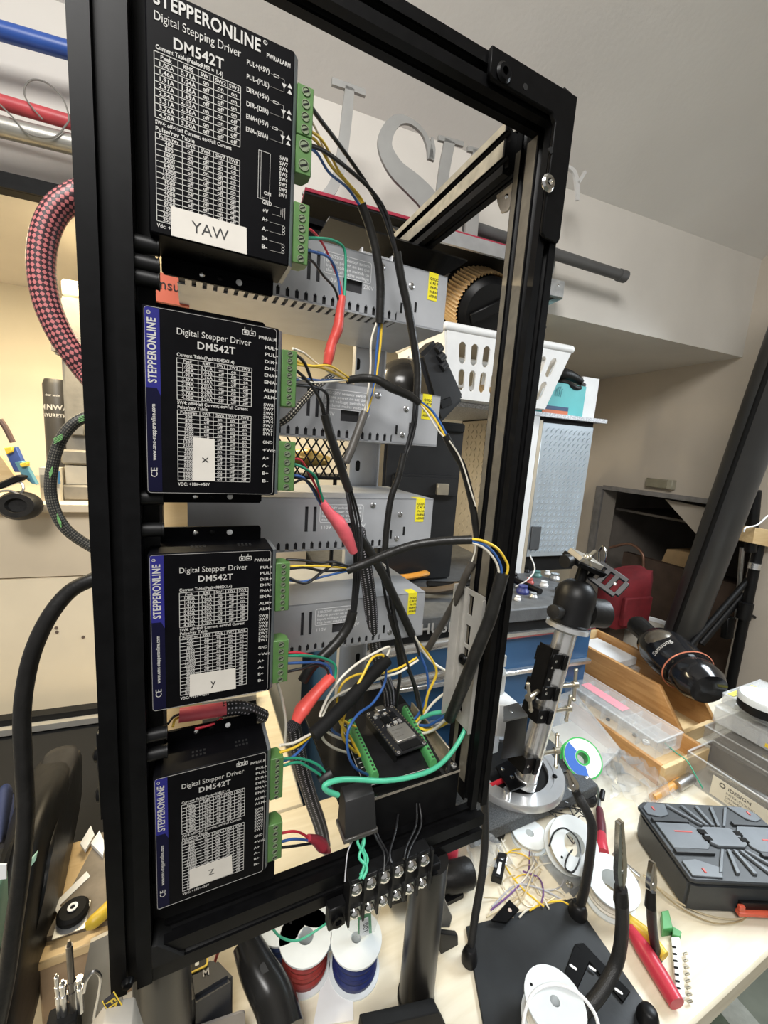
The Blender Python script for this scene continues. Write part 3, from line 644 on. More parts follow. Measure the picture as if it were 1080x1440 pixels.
sticker(yr, fx(.14), fz(.995), fx(.53), YH * .125, 'YAW', 0.0085, ang=0.0)
yr.location = (-0.0212, FY, zc(0.1085))

# ================================================================ power supplies
def make_psu():
    root = thing('power_supply', 'x', 'power supply', (0, 0, 0)); L, Dp, Hh = 0.236, 0.115, 0.0505
    b = MB(); b.box((0.001, 0.003, 0.001), (L - 0.001, Dp, Hh - 0.001)); build('inner_case', b, mat('psu_inside', (0.05, 0.05, 0.055), 0.6, 0.3, 0.2, 60), root)
    # folded cover: top, front apron with a comb of vent slots, right flange
    b = MB(); b.box((0, 0, Hh - 0.0012), (L, Dp, Hh)); build('cover_top', b, PSUM, root)
    zs = 0.0085; f = MB(); n = 23; x0 = 0.004; x1 = L - 0.052; pitch = (x1 - x0) / n
    holes = [(0.098, 0.018, 0.003, 0.024), (0.106, 0.018, 0.003, 0.024), (0.130, 0.0165, 0.018, 0.010)]
    xs = 0.0; zlo, zhi = zs, Hh
    f.box((0, 0, 0.0425), (L, 0.0014, Hh))
    for hx, hz, hw, hh in holes:
        f.box((xs, 0, zs), (hx, 0.0014, 0.0425)); f.box((hx, 0, zs), (hx + hw, 0.0014, hz)); f.box((hx, 0, hz + hh), (hx + hw, 0.0014, 0.0425)); xs = hx + hw
    f.box((xs, 0, zs), (L, 0.0014, 0.0425)); f.box((x1, 0, 0), (L, 0.0014, zs)); f.box((0, 0, 0), (x0, 0.0014, zs))
    for i in range(n): f.box((x0 + pitch * (i + 0.20), 0, 0), (x0 + pitch * (i + 0.80), 0.0014, zs)); f.box((x0 + pitch * (i + 0.80), 0, zs - .0012), (x0 + pitch * (i + .92), 0.0014, zs)); f.box((x0 + pitch * (i + 1.08), 0, zs - .0012), (x0 + pitch * (i + 1.20), 0.0014, zs))
    f.box((0, 0, -0.0005), (L, 0.0014, 0.0012)); build('cover_front', f, PSUM, root)
    f = MB(); f.box((L - 0.0014, 0.0014, 0), (L, Dp, Hh - 0.0012)); build('end_cover', f, PSUM, root)
    # bottom plate: its slots continue from the comb
    f = MB(); f.box((0, 0.02, -0.0006), (L, Dp, 0.0008)); f.box((x1, 0.0014, -0.0006), (L, 0.02, 0.0008))
    for i in range(n): f.box((x0 + pitch * (i + 0.20), 0.0014, -0.0006), (x0 + pitch * (i + 0.80), 0.02, 0.0008))
    build('bottom_plate', f, PSUM, root)
    f = MB(); f.box((L - 0.021, -0.0003, 0.026), (L - 0.0105, -0.0001, Hh)); f.box((L - 0.021, -0.0003, Hh), (L - 0.0105, 0.012, Hh + 0.0002)); yl = build('warning_label', f, YELLOW, root); yl['label'] = 'yellow warning label folded over the edge'
    f = MB()
    for k in range(5):
        for j in range(2):
            f.text('QC PASS'[k:k + 3], 0.0030, XZ(L - 0.0195 + j * 0.0045, -0.0005, 0.044 - k * 0.0038), 'L', True)
    build('label_text', f, INK, yl)
    f = MB(); f.ringprism(rrect(0.112, 0.0265, 0.156, 0.044, .002), rrect(0.1125, 0.027, 0.1555, 0.0435, .0017), 0.0002, XZ(0, 0, 0))
    Mi = lambda z: XZ(0.154, -0.0003, z) @ Matrix.Scale(-1, 4, (1, 0, 0))
    for t, z in (('110/220V selector switch', .0395), ('Before power on set the', .0358), ('input voltage switch to', .0320), ('the local mains voltage', .0284)): f.text(t, 0.0036, XZ(0.114, -0.0003, z), 'L', True, width=0.040)
    f.text('110V', 0.0048, XZ(0.113, -0.0003, .0205), 'L', True, width=0.011); f.text('220V', 0.0048, XZ(0.149, -0.0003, .0215), 'L', True, width=0.010); build('printed_notice', f, mat('pale_print', (0.86, 0.87, 0.88), 0.6, 0, 0.05, 50), root)
    for x, z, r in ((0.166, 0.0435, 0.0030), (0.197, 0.034, 0.0030), (0.195, 0.0085, 0.0028)): screw(root, (x, -0.0001, z), (0, -1, 0), r, STEEL, 'cover_screw')
    f = MB()
    for x, z in ((0.187, 0.0085), (0.202, 0.012)): f.box((x, -0.0003, z), (x + 0.0022, 0.0003, z + 0.009))
    build('slit', f, DARK, root)
    return root
PYF = 0.365; kx = PYF / 0.3276
ps = make_psu(); psus = [ps] + [copy_tree(ps) for _ in range(3)]
for r, (x1, z0, lab) in zip(psus, ((0.2255, 0.1052, 'grey metal power supply at the top of the stack, under the black rear plate'), (0.2295, 0.0045, 'grey metal power supply second from the top, beside the leaning black case'), (0.2318, -0.0905, 'grey metal power supply third from the top, level with the pink heat shrink'), (0.2318, -0.1835, 'grey metal power supply at the bottom, above the microcontroller board'))):
    r.location = (x1 - 0.236, PYF, zc(z0 * kx)); tag(r, lab, 'power supply', 'stacked power supplies')
# ================================================================ bench top and helpers
FWD = -back
def pxm(p, n): return n * (Vector(p) - O).dot(FWD) / FPX     # n pixels at that point, in metres
TABX0, TABX1, TABY0 = -0.62, 1.30, 0.152
b = MB(); b.box((TABX0, TABY0, -0.030), (TABX1, 0.560, 0.0)); b.box((TABX0, 0.5602, -0.030), (0.16, 0.96, 0.0)); b.box((0.775, 0.5602, -0.030), (1.16, 0.83, 0.0))
bench = thing('workbench', 'pale wooden workbench top crowded with tools and parts', 'workbench', (0.3, 0.5, FLOOR))
build('bench_top', b, TABLE, bench, bevel=0.003)
b = MB(); b.box((TABX0 + 0.02, TABY0 + 0.02, -0.09), (TABX1 - 0.02, TABY0 + 0.045, -0.03)); b.box((TABX0 + 0.02, 0.52, -0.09), (TABX1 - 0.02, 0.545, -0.03)); build('apron', b, WOODP, bench)
for x in (TABX0 + 0.06, TABX1 - 0.06):
    for y in (0.40, 0.50): build('leg', MB().box((x - 0.03, y - 0.03, FLOOR), (x + 0.03, y + 0.03, -0.03)), WOODP, bench)
# striped rug under the bench edge, stripes woven as bands
rug = thing('striped_rug', 'grey and green striped rug on the floor below the bench edge', 'rug', (0.9, -0.2, FLOOR))
for i in range(12):
    x = 0.22 + i * 0.075
    b = MB(); b.hexa([(x, -0.9, FLOOR), (x + 0.075, -0.9, FLOOR), (x + 0.225, 0.42, FLOOR), (x + 0.15, 0.42, FLOOR)], [(x, -0.9, FLOOR + 0.008), (x + 0.0745, -0.9, FLOOR + 0.008), (x + 0.2245, 0.42, FLOOR + 0.008), (x + 0.15, 0.42, FLOOR + 0.008)])
    build('stripe', b, RUGL if i % 2 else RUGD, rug)

def rod(name, label, cat, p0, p1, r, m, parent=None, seg=16, group=None, r1=None):
    o = build(name, MB().cyl(p0, p1, r, r1, seg), m, parent)
    if parent is None: tag(o, label, cat, group)
    return o
# ================================================================ upper wall: rail, rods, letters
rb = 0.895
zr0, zr1 = Pb(60, 277, rb).z, Pb(60, 253, rb).z
a0 = -0.75; a1 = toab(Pb(503, 330, rb))[0]
rl = thing('wall_rail', 'long black rail along the lower edge of the upper wall', 'rail', Rm(a0 + 0.5, rb, zr0))
build('rail_body', rbox(MB(), a0, a1, rb, BK, zr0, zr1), BLKMAT, rl, bevel=0.002)
build('rail_end', rbox(MB(), a1, a1 + 0.012, rb - 0.004, BK, zr0 - 0.01, zr1 + 0.012), mat('pale_wood_end', (0.62, 0.55, 0.42), 0.6, 0, 0.1, 40), rl)
build('rail_lip', rbox(MB(), a0, a1, rb - 0.004, rb, zr0, zr0 + 0.008), BLKMAT, rl)
def wallrod(u0, v0, u1, v1, b_, px_, m, name, label, cat):
    p0, p1 = Pb(u0, v0, b_), Pb(u1, v1, b_); d = (p1 - p0).normalized(); p0 -= d * 0.30; p1 += d * 0.10
    return rod(name, label, cat, p0, p1, pxm(p1, px_), m)
holder_b = 0.86
wallrod(0, 43, 100, 72, holder_b, 10.5, mat('blue_rod', (0.03, 0.09, 0.36), 0.35, 0, 0.08, 30), 'painted_rod', 'blue painted rod on the upper wall, topmost of the three rods', 'rod')
wallrod(0, 143, 102, 173, holder_b, 8.5, mat('red_rod', (0.48, 0.06, 0.07), 0.4, 0, 0.15, 30), 'painted_rod', 'scuffed red rod on the upper wall between the blue rod and grey pipe', 'rod')
wallrod(0, 178, 105, 204, 0.862, 12, mat('grey_pipe', (0.36, 0.35, 0.32), 0.35, 0.5, 0.1, 20), 'metal_pipe', 'dull grey metal pipe below the red rod', 'pipe')
# the peg board that carries the rods, hidden behind the frame's left post
q = Pb(185, 130, 0.9); qa = toab(q)[0]
ph = thing('rod_holder', 'dark wall bracket holding the rods behind the top driver', 'bracket', q)
build('backplate', rbox(MB(), qa - 0.02, qa + 0.02, 0.912, BK, Pb(185, 240, .905).z, Pb(185, 70, .905).z), BLKMAT, ph)
for u, v, px_ in ((100, 72, 10.5), (102, 173, 8.5), (105, 204, 12)):
    p = Pb(u, v, holder_b); d = Vector(RA); pp = p + (Pb(u, v, holder_b) - Pb(0, v - 30 * u / 100, holder_b)).normalized() * 0.085
    build('peg', MB().cyl((pp.x, pp.y - 0.02, pp.z - pxm(pp, px_) - 0.004), Rm(toab(pp)[0], 0.907, pp.z - pxm(pp, px_) - 0.004), 0.004, seg=8), BLKMAT, ph)
def wpts(L, f): return [f(*p) for p in L]
tag(build('thin_wire', MB().tube(wpts([(0, 147, .845), (18, 165, .845), (40, 188, .845), (75, 193, .845), (92, 177, .845), (97, 165, .845), (88, 138, .845), (68, 118, .845), (48, 112, .845), (36, 120, .845), (35, 135, .845), (46, 152, .845), (60, 168, .845)], Pb), 0.0012, 6), mat('thin_grey_wire', (0.22, 0.21, 0.19), 0.5, 0.2, 0.1, 50)), 'thin grey wire looped round the red rod', 'wire')

# display ledge under the letters
LB = 0.80
def Lp(u, v): p = Pb(u, v, LB); return (toab(p)[0], p.z)
la0, la1 = Lp(425, 285)[0], Lp(745, 372)[0]
zl = Lp(560, 314)[1]
ML = Matrix(((RA.x, 0, -RB.x, RB.x * LB), (RA.y, 0, -RB.y, RB.y * LB), (0, 1, 0, 0), (0, 0, 0, 1)))  # local (a, z, towards the lens)
lg = thing('letter_shelf', 'white shallow wall shelf with a red lining under the metal letters', 'shelf', Rm((la0 + la1) / 2, LB, zl))
build('shelf_board', rbox(MB(), la0, la1, LB - 0.03, BK, zl - 0.010, zl - 0.004), BLKMAT, lg, bevel=0.001)  # black board: the shade under the shelf is put into its colour
build('red_lining', rbox(MB(), la0, la1 - 0.02, LB - 0.032, LB + 0.03, zl - 0.006, zl - 0.001), mat('red_felt', (0.30, 0.025, 0.05), 0.9, 0, 0.15, 60), lg)
build('shelf_lip', rbox(MB(), toab(Pb(600, 330, LB))[0], la1, LB - 0.040, LB - 0.034, zl - 0.032, zl - 0.008), mat('steel_lip', (0.62, 0.63, 0.65), 0.3, 0.7, 0.1, 40), lg)
def stroke(pts, ws):
    """outline of a brush stroke given in letter-plane coordinates"""
    P = [Vector((x, y, 0)) for x, y in pts]; n = len(P)
    dens = catmull(P, 6); m = len(dens); Lft = []; Rgt = []
    for i in range(m):
        t = (dens[min(i + 1, m - 1)] - dens[max(i - 1, 0)]).normalized(); nn = Vector((-t.y, t.x, 0))
        q = i / (m - 1) * (len(ws) - 1); k = min(int(q), len(ws) - 2); w = ws[k] + (ws[k + 1] - ws[k]) * (q - k)
        Lft.append(dens[i] + nn * w / 2); Rgt.append(dens[i] - nn * w / 2)
    return Lft, Rgt
def add_stroke(mb, pts, ws, depth, M):
    L_, R_ = stroke(pts, ws); n = len(L_)
    vs = [M @ Vector((p.x, p.y, 0)) for p in L_] + [M @ Vector((p.x, p.y, 0)) for p in R_] + [M @ Vector((p.x, p.y, depth)) for p in L_] + [M @ Vector((p.x, p.y, depth)) for p in R_]
    fs = []
    for i in range(n - 1):
        fs += [(i, i + 1, n + i + 1, n + i), (2 * n + i, 3 * n + i, 3 * n + i + 1, 2 * n + i + 1), (i, 2 * n + i, 2 * n + i + 1, i + 1), (n + i, n + i + 1, 3 * n + i + 1, 3 * n + i)]
    fs += [(0, n, 3 * n, 2 * n), (n - 1, 3 * n - 1, 4 * n - 1, 2 * n - 1)][:1] + [(n - 1, 2 * n - 1 + 2 * n - n + 0, 0)][:0] + [(n - 1, 3 * n - 1, 4 * n - 1, 2 * n - 1)]
    mb.add(vs, fs)
LETM = mat('brushed_letter_metal', (0.33, 0.33, 0.32), 0.5, 0.3, 0.06, 30)
def letter(name, label, strokes):
    b = MB()
    for pts, ws in strokes:
        c = [Lp(*p) for p in pts]; s_ = pxm(Pb(pts[0][0], pts[0][1], LB), 1); add_stroke(b, c, [w * s_ for w in ws], 0.006, ML)
    return tag(build(name, b, LETM, smooth=30), label, 'letter', 'metal letters on the wall shelf')
letter('wall_letter', 'grey metal letter J at the left end of the letter shelf', [([(466, 117), (492, 126), (513, 134)], [9, 8, 8]), ([(491, 126), (487, 165), (481, 215), (474, 250), (460, 275), (440, 283), (425, 272)], [13, 15, 15, 15, 14, 9, 4])])
letter('wall_letter', 'grey metal letter S with a heavy spine between J and H', [([(604, 226), (602, 208), (593, 188), (575, 173), (557, 172), (543, 190), (541, 212), (556, 240), (580, 262), (600, 283), (607, 305), (598, 325), (570, 330), (545, 312), (533, 285)], [9, 8, 6, 7, 13, 18, 21, 25, 30, 32, 26, 16, 8, 5, 7]), ([(606, 196), (607, 212), (605, 227)], [3, 8, 9])])
letter('wall_letter', 'pale metal letter H standing behind the depth bar', [([(631, 200), (622, 250), (614, 322)], [16, 16, 16]), ([(672, 215), (666, 270), (660, 340)], [20, 20, 20]), ([(626, 262), (650, 267), (668, 272)], [10, 10, 10]), ([(615, 196), (650, 205)], [6, 6]), ([(656, 211), (692, 220)], [6, 6]), ([(640, 336), (680, 347)], [7, 7])])
LBY = 0.835
def Ly(u, v): p = Pb(u, v, LBY); return (toab(p)[0], p.z)
b = MB(); MLy = Matrix(((RA.x, 0, -RB.x, RB.x * LBY), (RA.y, 0, -RB.y, RB.y * LBY), (0, 1, 0, 0), (0, 0, 0, 1)))
s_ = pxm(Pb(810, 260, LBY), 1)
for pts, ws in (([(786, 232), (789, 231)], [6, 6]), ([(797, 236), (806, 244), (810, 262), (810, 283)], [4, 6, 7, 5]), ([(821, 243), (817, 250), (811, 260)], [4, 4, 4])): add_stroke(b, [Ly(*p) for p in pts], [w * s_ for w in ws], 0.006, MLy)
tag(build('wall_letter', b, mat('pale_letter_metal', (0.66, 0.66, 0.65), 0.45, 0.2, 0.05, 30)), 'small pale metal letter Y to the right of the frame corner', 'letter', 'metal letters on the wall shelf')
# dark rod along the wall and its strap
p0, p1 = Pb(705, 333, 0.86), Pb(878, 389, 0.86)
tag(build('wall_rod', MB().cyl(p0 - (p1 - p0) * 0.25, p1, 0.0125, seg=16).cyl(p1 - (p1 - p0).normalized() * 0.02, p1 + (p1 - p0).normalized() * 0.003, 0.0145, seg=16), mat('dark_grey_rod', (0.10, 0.10, 0.10), 0.5, 0.1, 0.1, 30)), 'dark grey rod ending against the wall right of the frame', 'rod')
sb = thing('wall_strap', 'galvanised steel strap bracket holding the grey rod', 'bracket', Pb(770, 410, 0.9))
GALV = mat('galvanised', (0.52, 0.53, 0.53), 0.4, 0.7, 0.2, 60)
b = MB(); pts = [Lp(*p) for p in []]
def poly_b(mb, px_pts, b_, depth):
    P = [Pb(u, v, b_) for u, v in px_pts]; M = Matrix(((RA.x, 0, RB.x, RB.x * b_), (RA.y, 0, RB.y, RB.y * b_), (0, 1, 0, 0), (0, 0, 0, 1)))
    mb.prism([(toab(p)[0], p.z) for p in P][::-1], depth, M); return mb
build('strap', poly_b(MB(), [(778, 348), (785, 348), (778, 385), (766, 386)], 0.88, 0.002), GALV, sb)
build('strap_plate', poly_b(MB(), [(762, 388), (794, 396), (792, 418), (760, 412)], 0.86, 0.06), GALV, sb)
build('strap_foot', poly_b(MB(), [(758, 428), (786, 417), (792, 420), (765, 432)], 0.875, 0.045), mat('teal_foot', (0.13, 0.22, 0.22), 0.5, 0, 0.1, 30), sb)
for u, v in ((770, 398), (785, 401)): screw(sb, Pb(u, v, 0.8595), -RB, 0.003)

# ================================================================ left hutch: shelf, panels and what stands on it
HB = 0.985
zs = Pb(60, 706, HB).z
hu = thing('hutch_shelf', 'cream painted shelf along the wall at the left', 'shelf', Rm(-0.5, HB, zs))
HUT = mat('hutch_paint', (0.58, 0.49, 0.36), 0.55, 0, 0.06, 8)
build('shelf_board', rbox(MB(), -1.0, 0.17, HB - 0.02, BW, zs - 0.018, zs), HUT, hu, bevel=0.002)
zb_ = Pb(60, 811, HB).z
build('upper_panel', rbox(MB(), -1.0, 0.17, HB, HB + 0.015, zb_, zs - 0.018), HUT, hu)
build('lower_panel', rbox(MB(), -1.0, 0.17, HB - 0.004, HB + 0.015, FLOOR, zb_ - 0.003), mat('panel_cream', (0.74, 0.64, 0.47), 0.6, 0, 0.05, 8), hu)
for u, v in ((79, 883), (80, 889), (117, 896)): build('screw_hole', MB().cyl(Pb(u, v, HB - 0.0055), Pb(u, v, HB), 0.0032, seg=10), mat('hole_brown', (0.10, 0.07, 0.05), 0.8, 0, 0.1, 30), hu)
# grey tool case standing on the shelf
TG = mat('case_grey', (0.20, 0.185, 0.155), 0.5, 0, 0.12, 40, 0.15, 120); TGL = mat('case_light', (0.52, 0.47, 0.37), 0.5, 0, 0.06, 40)
cb = 1.02
tc_ = thing('tool_case', 'worn grey plastic tool case standing on the left shelf', 'tool case', Pb(110, 700, cb))
def pbox(mb, u0, v0, u1, v1, b_, dep):
    p, q = Pb(u0, v0, b_), Pb(u1, v1, b_); return rbox(mb, toab(p)[0], toab(q)[0], b_, b_ + dep, min(p.z, q.z), max(p.z, q.z))
zsh = zs
def pbox_on(mb, u0, u1, v0, v1, b_, dep, zfloor=None):
    """box facing the lens between two columns of pixels, rows v0 (top) to v1 (bottom) measured at the middle"""
    um = (u0 + u1) / 2; top = Pb(um, v0, b_).z; bot = Pb(um, v1, b_).z if zfloor is None else zfloor
    return rbox(mb, toab(Pb(u0, (v0 + v1) / 2, b_))[0], toab(Pb(u1, (v0 + v1) / 2, b_))[0], b_, b_ + dep, bot, top)
build('case_body', pbox_on(MB(), 87, 250, 428, 655, cb, 0.14), TG, tc_, bevel=0.006, seg=2)
build('lid_corner', pbox_on(MB(), 69, 95, 449, 498, cb - 0.01, 0.12), TG, tc_, bevel=0.006, seg=2)
build('top_rim', pbox_on(MB(), 86, 250, 405, 428, cb + 0.01, 0.12), TGL, tc_, bevel=0.004)
build('latch', pbox_on(MB(), 96, 118, 590, 612, cb - 0.012, 0.02), TG, tc_, bevel=0.002)
build('lower_rim', pbox_on(MB(), 85, 250, 636, 656, cb - 0.012, 0.15), TG, tc_, bevel=0.004)
build('paper_label', pbox_on(MB(), 91, 250, 657, 684, cb - 0.005, 0.13), TGL, tc_, bevel=0.002)
build('base_rim', pbox_on(MB(), 87, 250, 684, 702, cb - 0.012, 0.15, zsh), TG, tc_, bevel=0.004)
# dark can with white lettering
cn = Pb(85, 600, 1.215); zt_ = Pb(85, 535, 1.215).z; rr = 0.030; cbase = Vector((cn.x, cn.y, zsh))
can = thing('finish_can', 'dark metal can with white lettering behind the grey tool case', 'can', cbase)
build('can_body', MB().lathe([(rr, 0), (rr, zt_ - zsh - 0.012), (rr * 0.86, zt_ - zsh), (0.0001, zt_ - zsh)], Matrix.Translation(cbase), 28), mat('can_dark', (0.045, 0.042, 0.038), 0.4, 0.2, 0.1, 40), can)
def wraptext(body, size, base, r, z, th0, mb, bold=True):
    g = layout(body, bold); w = g[2] * size
    mb.add([base + Vector((math.sin(th0 + (p[0] * size - w / 2) / r) * (r + .0004), -math.cos(th0 + (p[0] * size - w / 2) / r) * (r + .0004), z + p[1] * size)) for p in g[0]], g[1]); return mb
b = MB(); hz = lambda v: Pb(85, v, 1.185).z - zsh
wraptext('MINWAX', 0.017, cbase, rr, hz(577), 0.0, b); wraptext('POLYURETHANE', 0.011, cbase, rr, hz(587), 0.0, b); wraptext('clear satin', 0.007, cbase, rr, hz(558), -0.2, b)
build('can_text', b, PRINT, can)
# small product box with a blue end
bx_ = thing('product_box', 'small grey carton with a blue stripe beside the tool case', 'box', Pb(68, 700, 0.995))
build('carton', pbox_on(MB(), 56, 84, 658, 703, 0.995, 0.03, zsh), mat('carton_grey', (0.48, 0.45, 0.38), 0.5, 0, 0.06, 40), bx_)
build('carton_window', pbox_on(MB(), 57, 83, 668, 686, 0.9945, 0.001), mat('window_grey', (0.26, 0.25, 0.22), 0.3, 0, 0.06, 40), bx_)
build('blue_stripe', pbox_on(MB(), 81, 84.5, 663, 680, 0.9942, 0.001), mat('stripe_blue', (0.05, 0.16, 0.30), 0.4, 0, 0.05, 40), bx_)
# spring clamp, blue with yellow pads
cl = thing('spring_clamp', 'blue spring clamp with yellow pads on the left shelf edge', 'clamp', Pb(28, 690, 0.96))
CBL = mat('clamp_blue', (0.05, 0.10, 0.32), 0.4, 0, 0.1, 40); CYE = mat('clamp_yellow', (0.80, 0.58, 0.06), 0.45, 0, 0.06, 40)
build('jaw', poly_b(MB(), [(8, 638), (22, 628), (32, 650), (34, 664), (20, 664)], 0.955, 0.012), CBL, cl, bevel=0.001)
build('jaw', poly_b(MB(), [(20, 650), (32, 648), (40, 660), (52, 682), (44, 680), (30, 668)], 0.95, 0.012), mat('clamp_teal', (0.10, 0.26, 0.33), 0.4, 0, 0.1, 40), cl, bevel=0.001)
build('pad', poly_b(MB(), [(5, 630), (16, 628), (17, 635), (9, 639)], 0.948, 0.014), CYE, cl, bevel=0.001)
build('pad', poly_b(MB(), [(27, 652), (38, 649), (38, 656), (29, 657)], 0.944, 0.012), CYE, cl, bevel=0.001)
build('handle', MB().tube(wpts([(0, 590, .958), (8, 602, .958), (18, 622, .958)], Pb), 0.005, 8), mat('clamp_dark', (0.10, 0.06, 0.05), 0.5, 0, 0.1, 40), cl)
# wooden framed tray sticking in from the left
ty = thing('framed_tray', 'dark framed tray with a wooden panel at the left shelf edge', 'tray', Pb(5, 690, 0.93))
build('tray_panel', poly_b(MB(), [(-30, 640), (0, 640), (22, 672), (0, 684), (-30, 690)], 0.93, 0.008), WOODP, ty)
build('tray_frame', poly_b(MB(), [(-30, 684), (0, 678), (22, 668), (34, 670), (30, 676), (0, 688), (-30, 694)], 0.925, 0.02), BLKMAT, ty, bevel=0.002)
# hearing protector cup with its wire arms
em = thing('ear_defenders', 'black padded ear defender cup with wire arms hanging at the left', 'ear defenders', Pb(28, 735, 0.93))
c = Pb(29, 711, 0.93); k = pxm(c, 1); M = frame_m(c, Vector((-0.15, -1, 0.15)))
M = M @ Matrix.Diagonal((1, 1, 1, 1))
b = MB(); b.lathe([(0.0001, -0.012), (26 * k * .8, -0.012), (26 * k, -0.004), (26 * k, 0.006), (21 * k, 0.016), (13 * k, 0.016), (11 * k, 0.009), (0.0001, 0.008)], M @ Matrix.Diagonal((1, 0.78, 1, 1)), 28); build('ear_cup', b, BLKRUB, em)
build('arm_wire', MB().tube(wpts([(-10, 690, .94), (10, 684, .93), (28, 678, .93), (33, 688, .925), (25, 697, .925)], Pb), 0.0022, 6), STEEL, em)
build('arm_wire', MB().tube(wpts([(-10, 693, .93), (12, 690, .925), (27, 695, .92)], Pb), 0.0022, 6), STEEL, em)
# black tray on the bench below the panels, with a pale metal front edge
tb = 0.88; zt0 = Pb(70, 1003, tb).z
bt = thing('black_tray', 'shallow black tray with a pale metal edge at the back of the bench', 'tray', Rm(-0.4, tb, 0))
zt0 = max(zt0, 0.012)
build('tray_base', rbox(MB(), -0.62, 0.05, 0.56, tb - 0.01, 0.0005, 0.008), DARK, bt)
build('tray_back', rbox(MB(), -0.62, 0.05, tb - 0.02, tb, 0.0005, zt0 + 0.010), BLKMAT, bt)
build('tray_edge', rbox(MB(), -0.62, 0.05, tb - 0.032, tb - 0.02, zt0 - 0.014, zt0 - 0.002), mat('edge_metal', (0.55, 0.53, 0.48), 0.35, 0.6, 0.08, 40), bt)
# ================================================================ control board tray inside the frame
TZ = zc(-0.330)
tr = thing('board_tray', 'black acrylic tray holding the microcontroller board inside the frame', 'tray', (0.19, 0.37, TZ))
b = MB(); ty0, ty1 = 0.302, 0.463; tx0, tx1 = 0.122, 0.2545
b.hexa([(tx0, ty0, TZ - 0.003), (tx1, ty0, TZ - 0.003), (tx1, ty1, TZ - 0.003), (tx0, ty1, TZ - 0.003)], [(tx0, ty0, TZ), (tx1, ty0, TZ), (tx1, ty1, TZ), (tx0, ty1, TZ)])
build('tray_plate', b, mat('gloss_black_tray', (0.008, 0.008, 0.008), 0.16, 0, 0.15, 30), tr, bevel=0.0005)
b = MB(); b.box((tx0, ty0 - 0.0004, TZ - 0.0028), (tx1, ty0, TZ - 0.0004)); build('tray_edge', b, mat('acrylic_edge', (0.30, 0.27, 0.22), 0.2, 0, 0.2, 90), tr)
b = MB(); b.box((tx0 + 0.012, ty0 + 0.001, ZB1 - 0.003), (tx1, ty0 + 0.0035, TZ - 0.003)); build('tray_skirt', b, BLKPLA, tr)
b = MB(); b.box((tx0 + .045, ty1 - .01, ZB1 - 0.003), (tx1, ty1 - .007, TZ - 0.003)); build('tray_rear_skirt', b, BLKPLA, tr)
for u, v in ((638, 1076), (583, 1003)): screw(tr, Pz(u, v, TZ), (0, 0, 1), 0.0038, ALUSH, 'washer_screw')
b = MB(); b.box((tx1 - .007, .316, TZ), (tx1 - .005, .400, TZ + .016)); b.box((tx1 - .020, .316, TZ), (tx1 - .007, .400, TZ + .0015)); mbk = build('edge_bracket', b, mat('warm_bracket', (0.50, 0.44, 0.34), 0.3, 0.8, 0.15, 60), tr, bevel=.0004); mbk['label'] = 'bare metal edge bracket of the tray'
for y in (.335, .378): screw(mbk, (tx1 - .014, y, TZ + .0015), (0, 0, 1), .003, CHROME)
# breakout board
BZ = TZ + 0.006
bb = thing('breakout_board', 'black breakout board with two rows of green screw terminals on the tray', 'circuit board', Pz(550, 1050, TZ))
B0, B1, B2, B3 = Pz(478, 1014, BZ), Pz(513, 1107, BZ), Pz(622, 1075, BZ), Pz(572, 988, BZ)
b = MB(); b.hexa([p - Vector((0, 0, 0.0016)) for p in (B0, B1, B2, B3)], [B0, B1, B2, B3]); build('board', b, mat('board_black', (0.012, 0.012, 0.013), 0.3, 0, 0.2, 90), bb)
b = MB()
for p, q in ((B0, B1), (B1, B2)): b.cyl(p + Vector((0, 0, .0002)), q + Vector((0, 0, .0002)), 0.0003, seg=4)
for i in range(15):
    t = (i + .5) / 15; p = B0.lerp(B1, t); d = (B3 - B0).normalized(); q = p + d * 0.003; b.cyl(q + Vector((0, 0, .0002)), q + d * 0.0045 + Vector((0, 0, .0002)), 0.00035, seg=4)
build('silkscreen', b, PRINT, bb)
for p in (B0, B1, B2, B3):
    q = p.lerp((B0 + B2) / 2, 0.08); build('standoff', MB().cyl((q.x, q.y, TZ), (q.x, q.y, BZ - 0.0016), 0.0025, seg=10), STEEL, bb)
def strip(p0, p1, side, n=15):
    """row of small screw terminals along p0-p1 on the board"""
    d = (p1 - p0); L = d.length; d.normalize(); M = frame_m(p0, d, side); w = 0.0085
    b = MB(); b.prism([(-w * .5, 0), (w * .5, 0), (w * .5, 0.006), (w * .25, 0.0105), (-w * .25, 0.0105), (-w * .5, 0.006)] if M.to_3x3() @ Vector((0, 1, 0)) @ Vector((0, 0, 1)) > 0 else [(-w * .5, 0), (-w * .5, -0.006), (-w * .25, -0.0105), (w * .25, -0.0105), (w * .5, -0.006), (w * .5, 0)], L, M)
    t = build('terminal_row', b, GREEN2, bb, bevel=0.0003); t['label'] = 'bright green row of screw terminals'
    for i in range(n):
        c = p0 + d * (L * (i + .5) / n) + Vector((0, 0, 0.0106)); k = MB(); k.cyl(c - Vector((0, 0, .002)), c + Vector((0, 0, 0.0002)), 0.0014, seg=10); build('terminal_screw', k, mat('dark_screw', (0.05, 0.07, 0.05), 0.4, 0.4, 0.2, 90), t)
TL0, TL1 = Pz(493, 1022, BZ), Pz(527, 1098, BZ)
TR0, TR1 = Pz(569, 1003, BZ), Pz(609, 1080, BZ)
strip(TL0, TL1, TR0 - TL0); strip(TR0, TR1, TR0 - TL0)
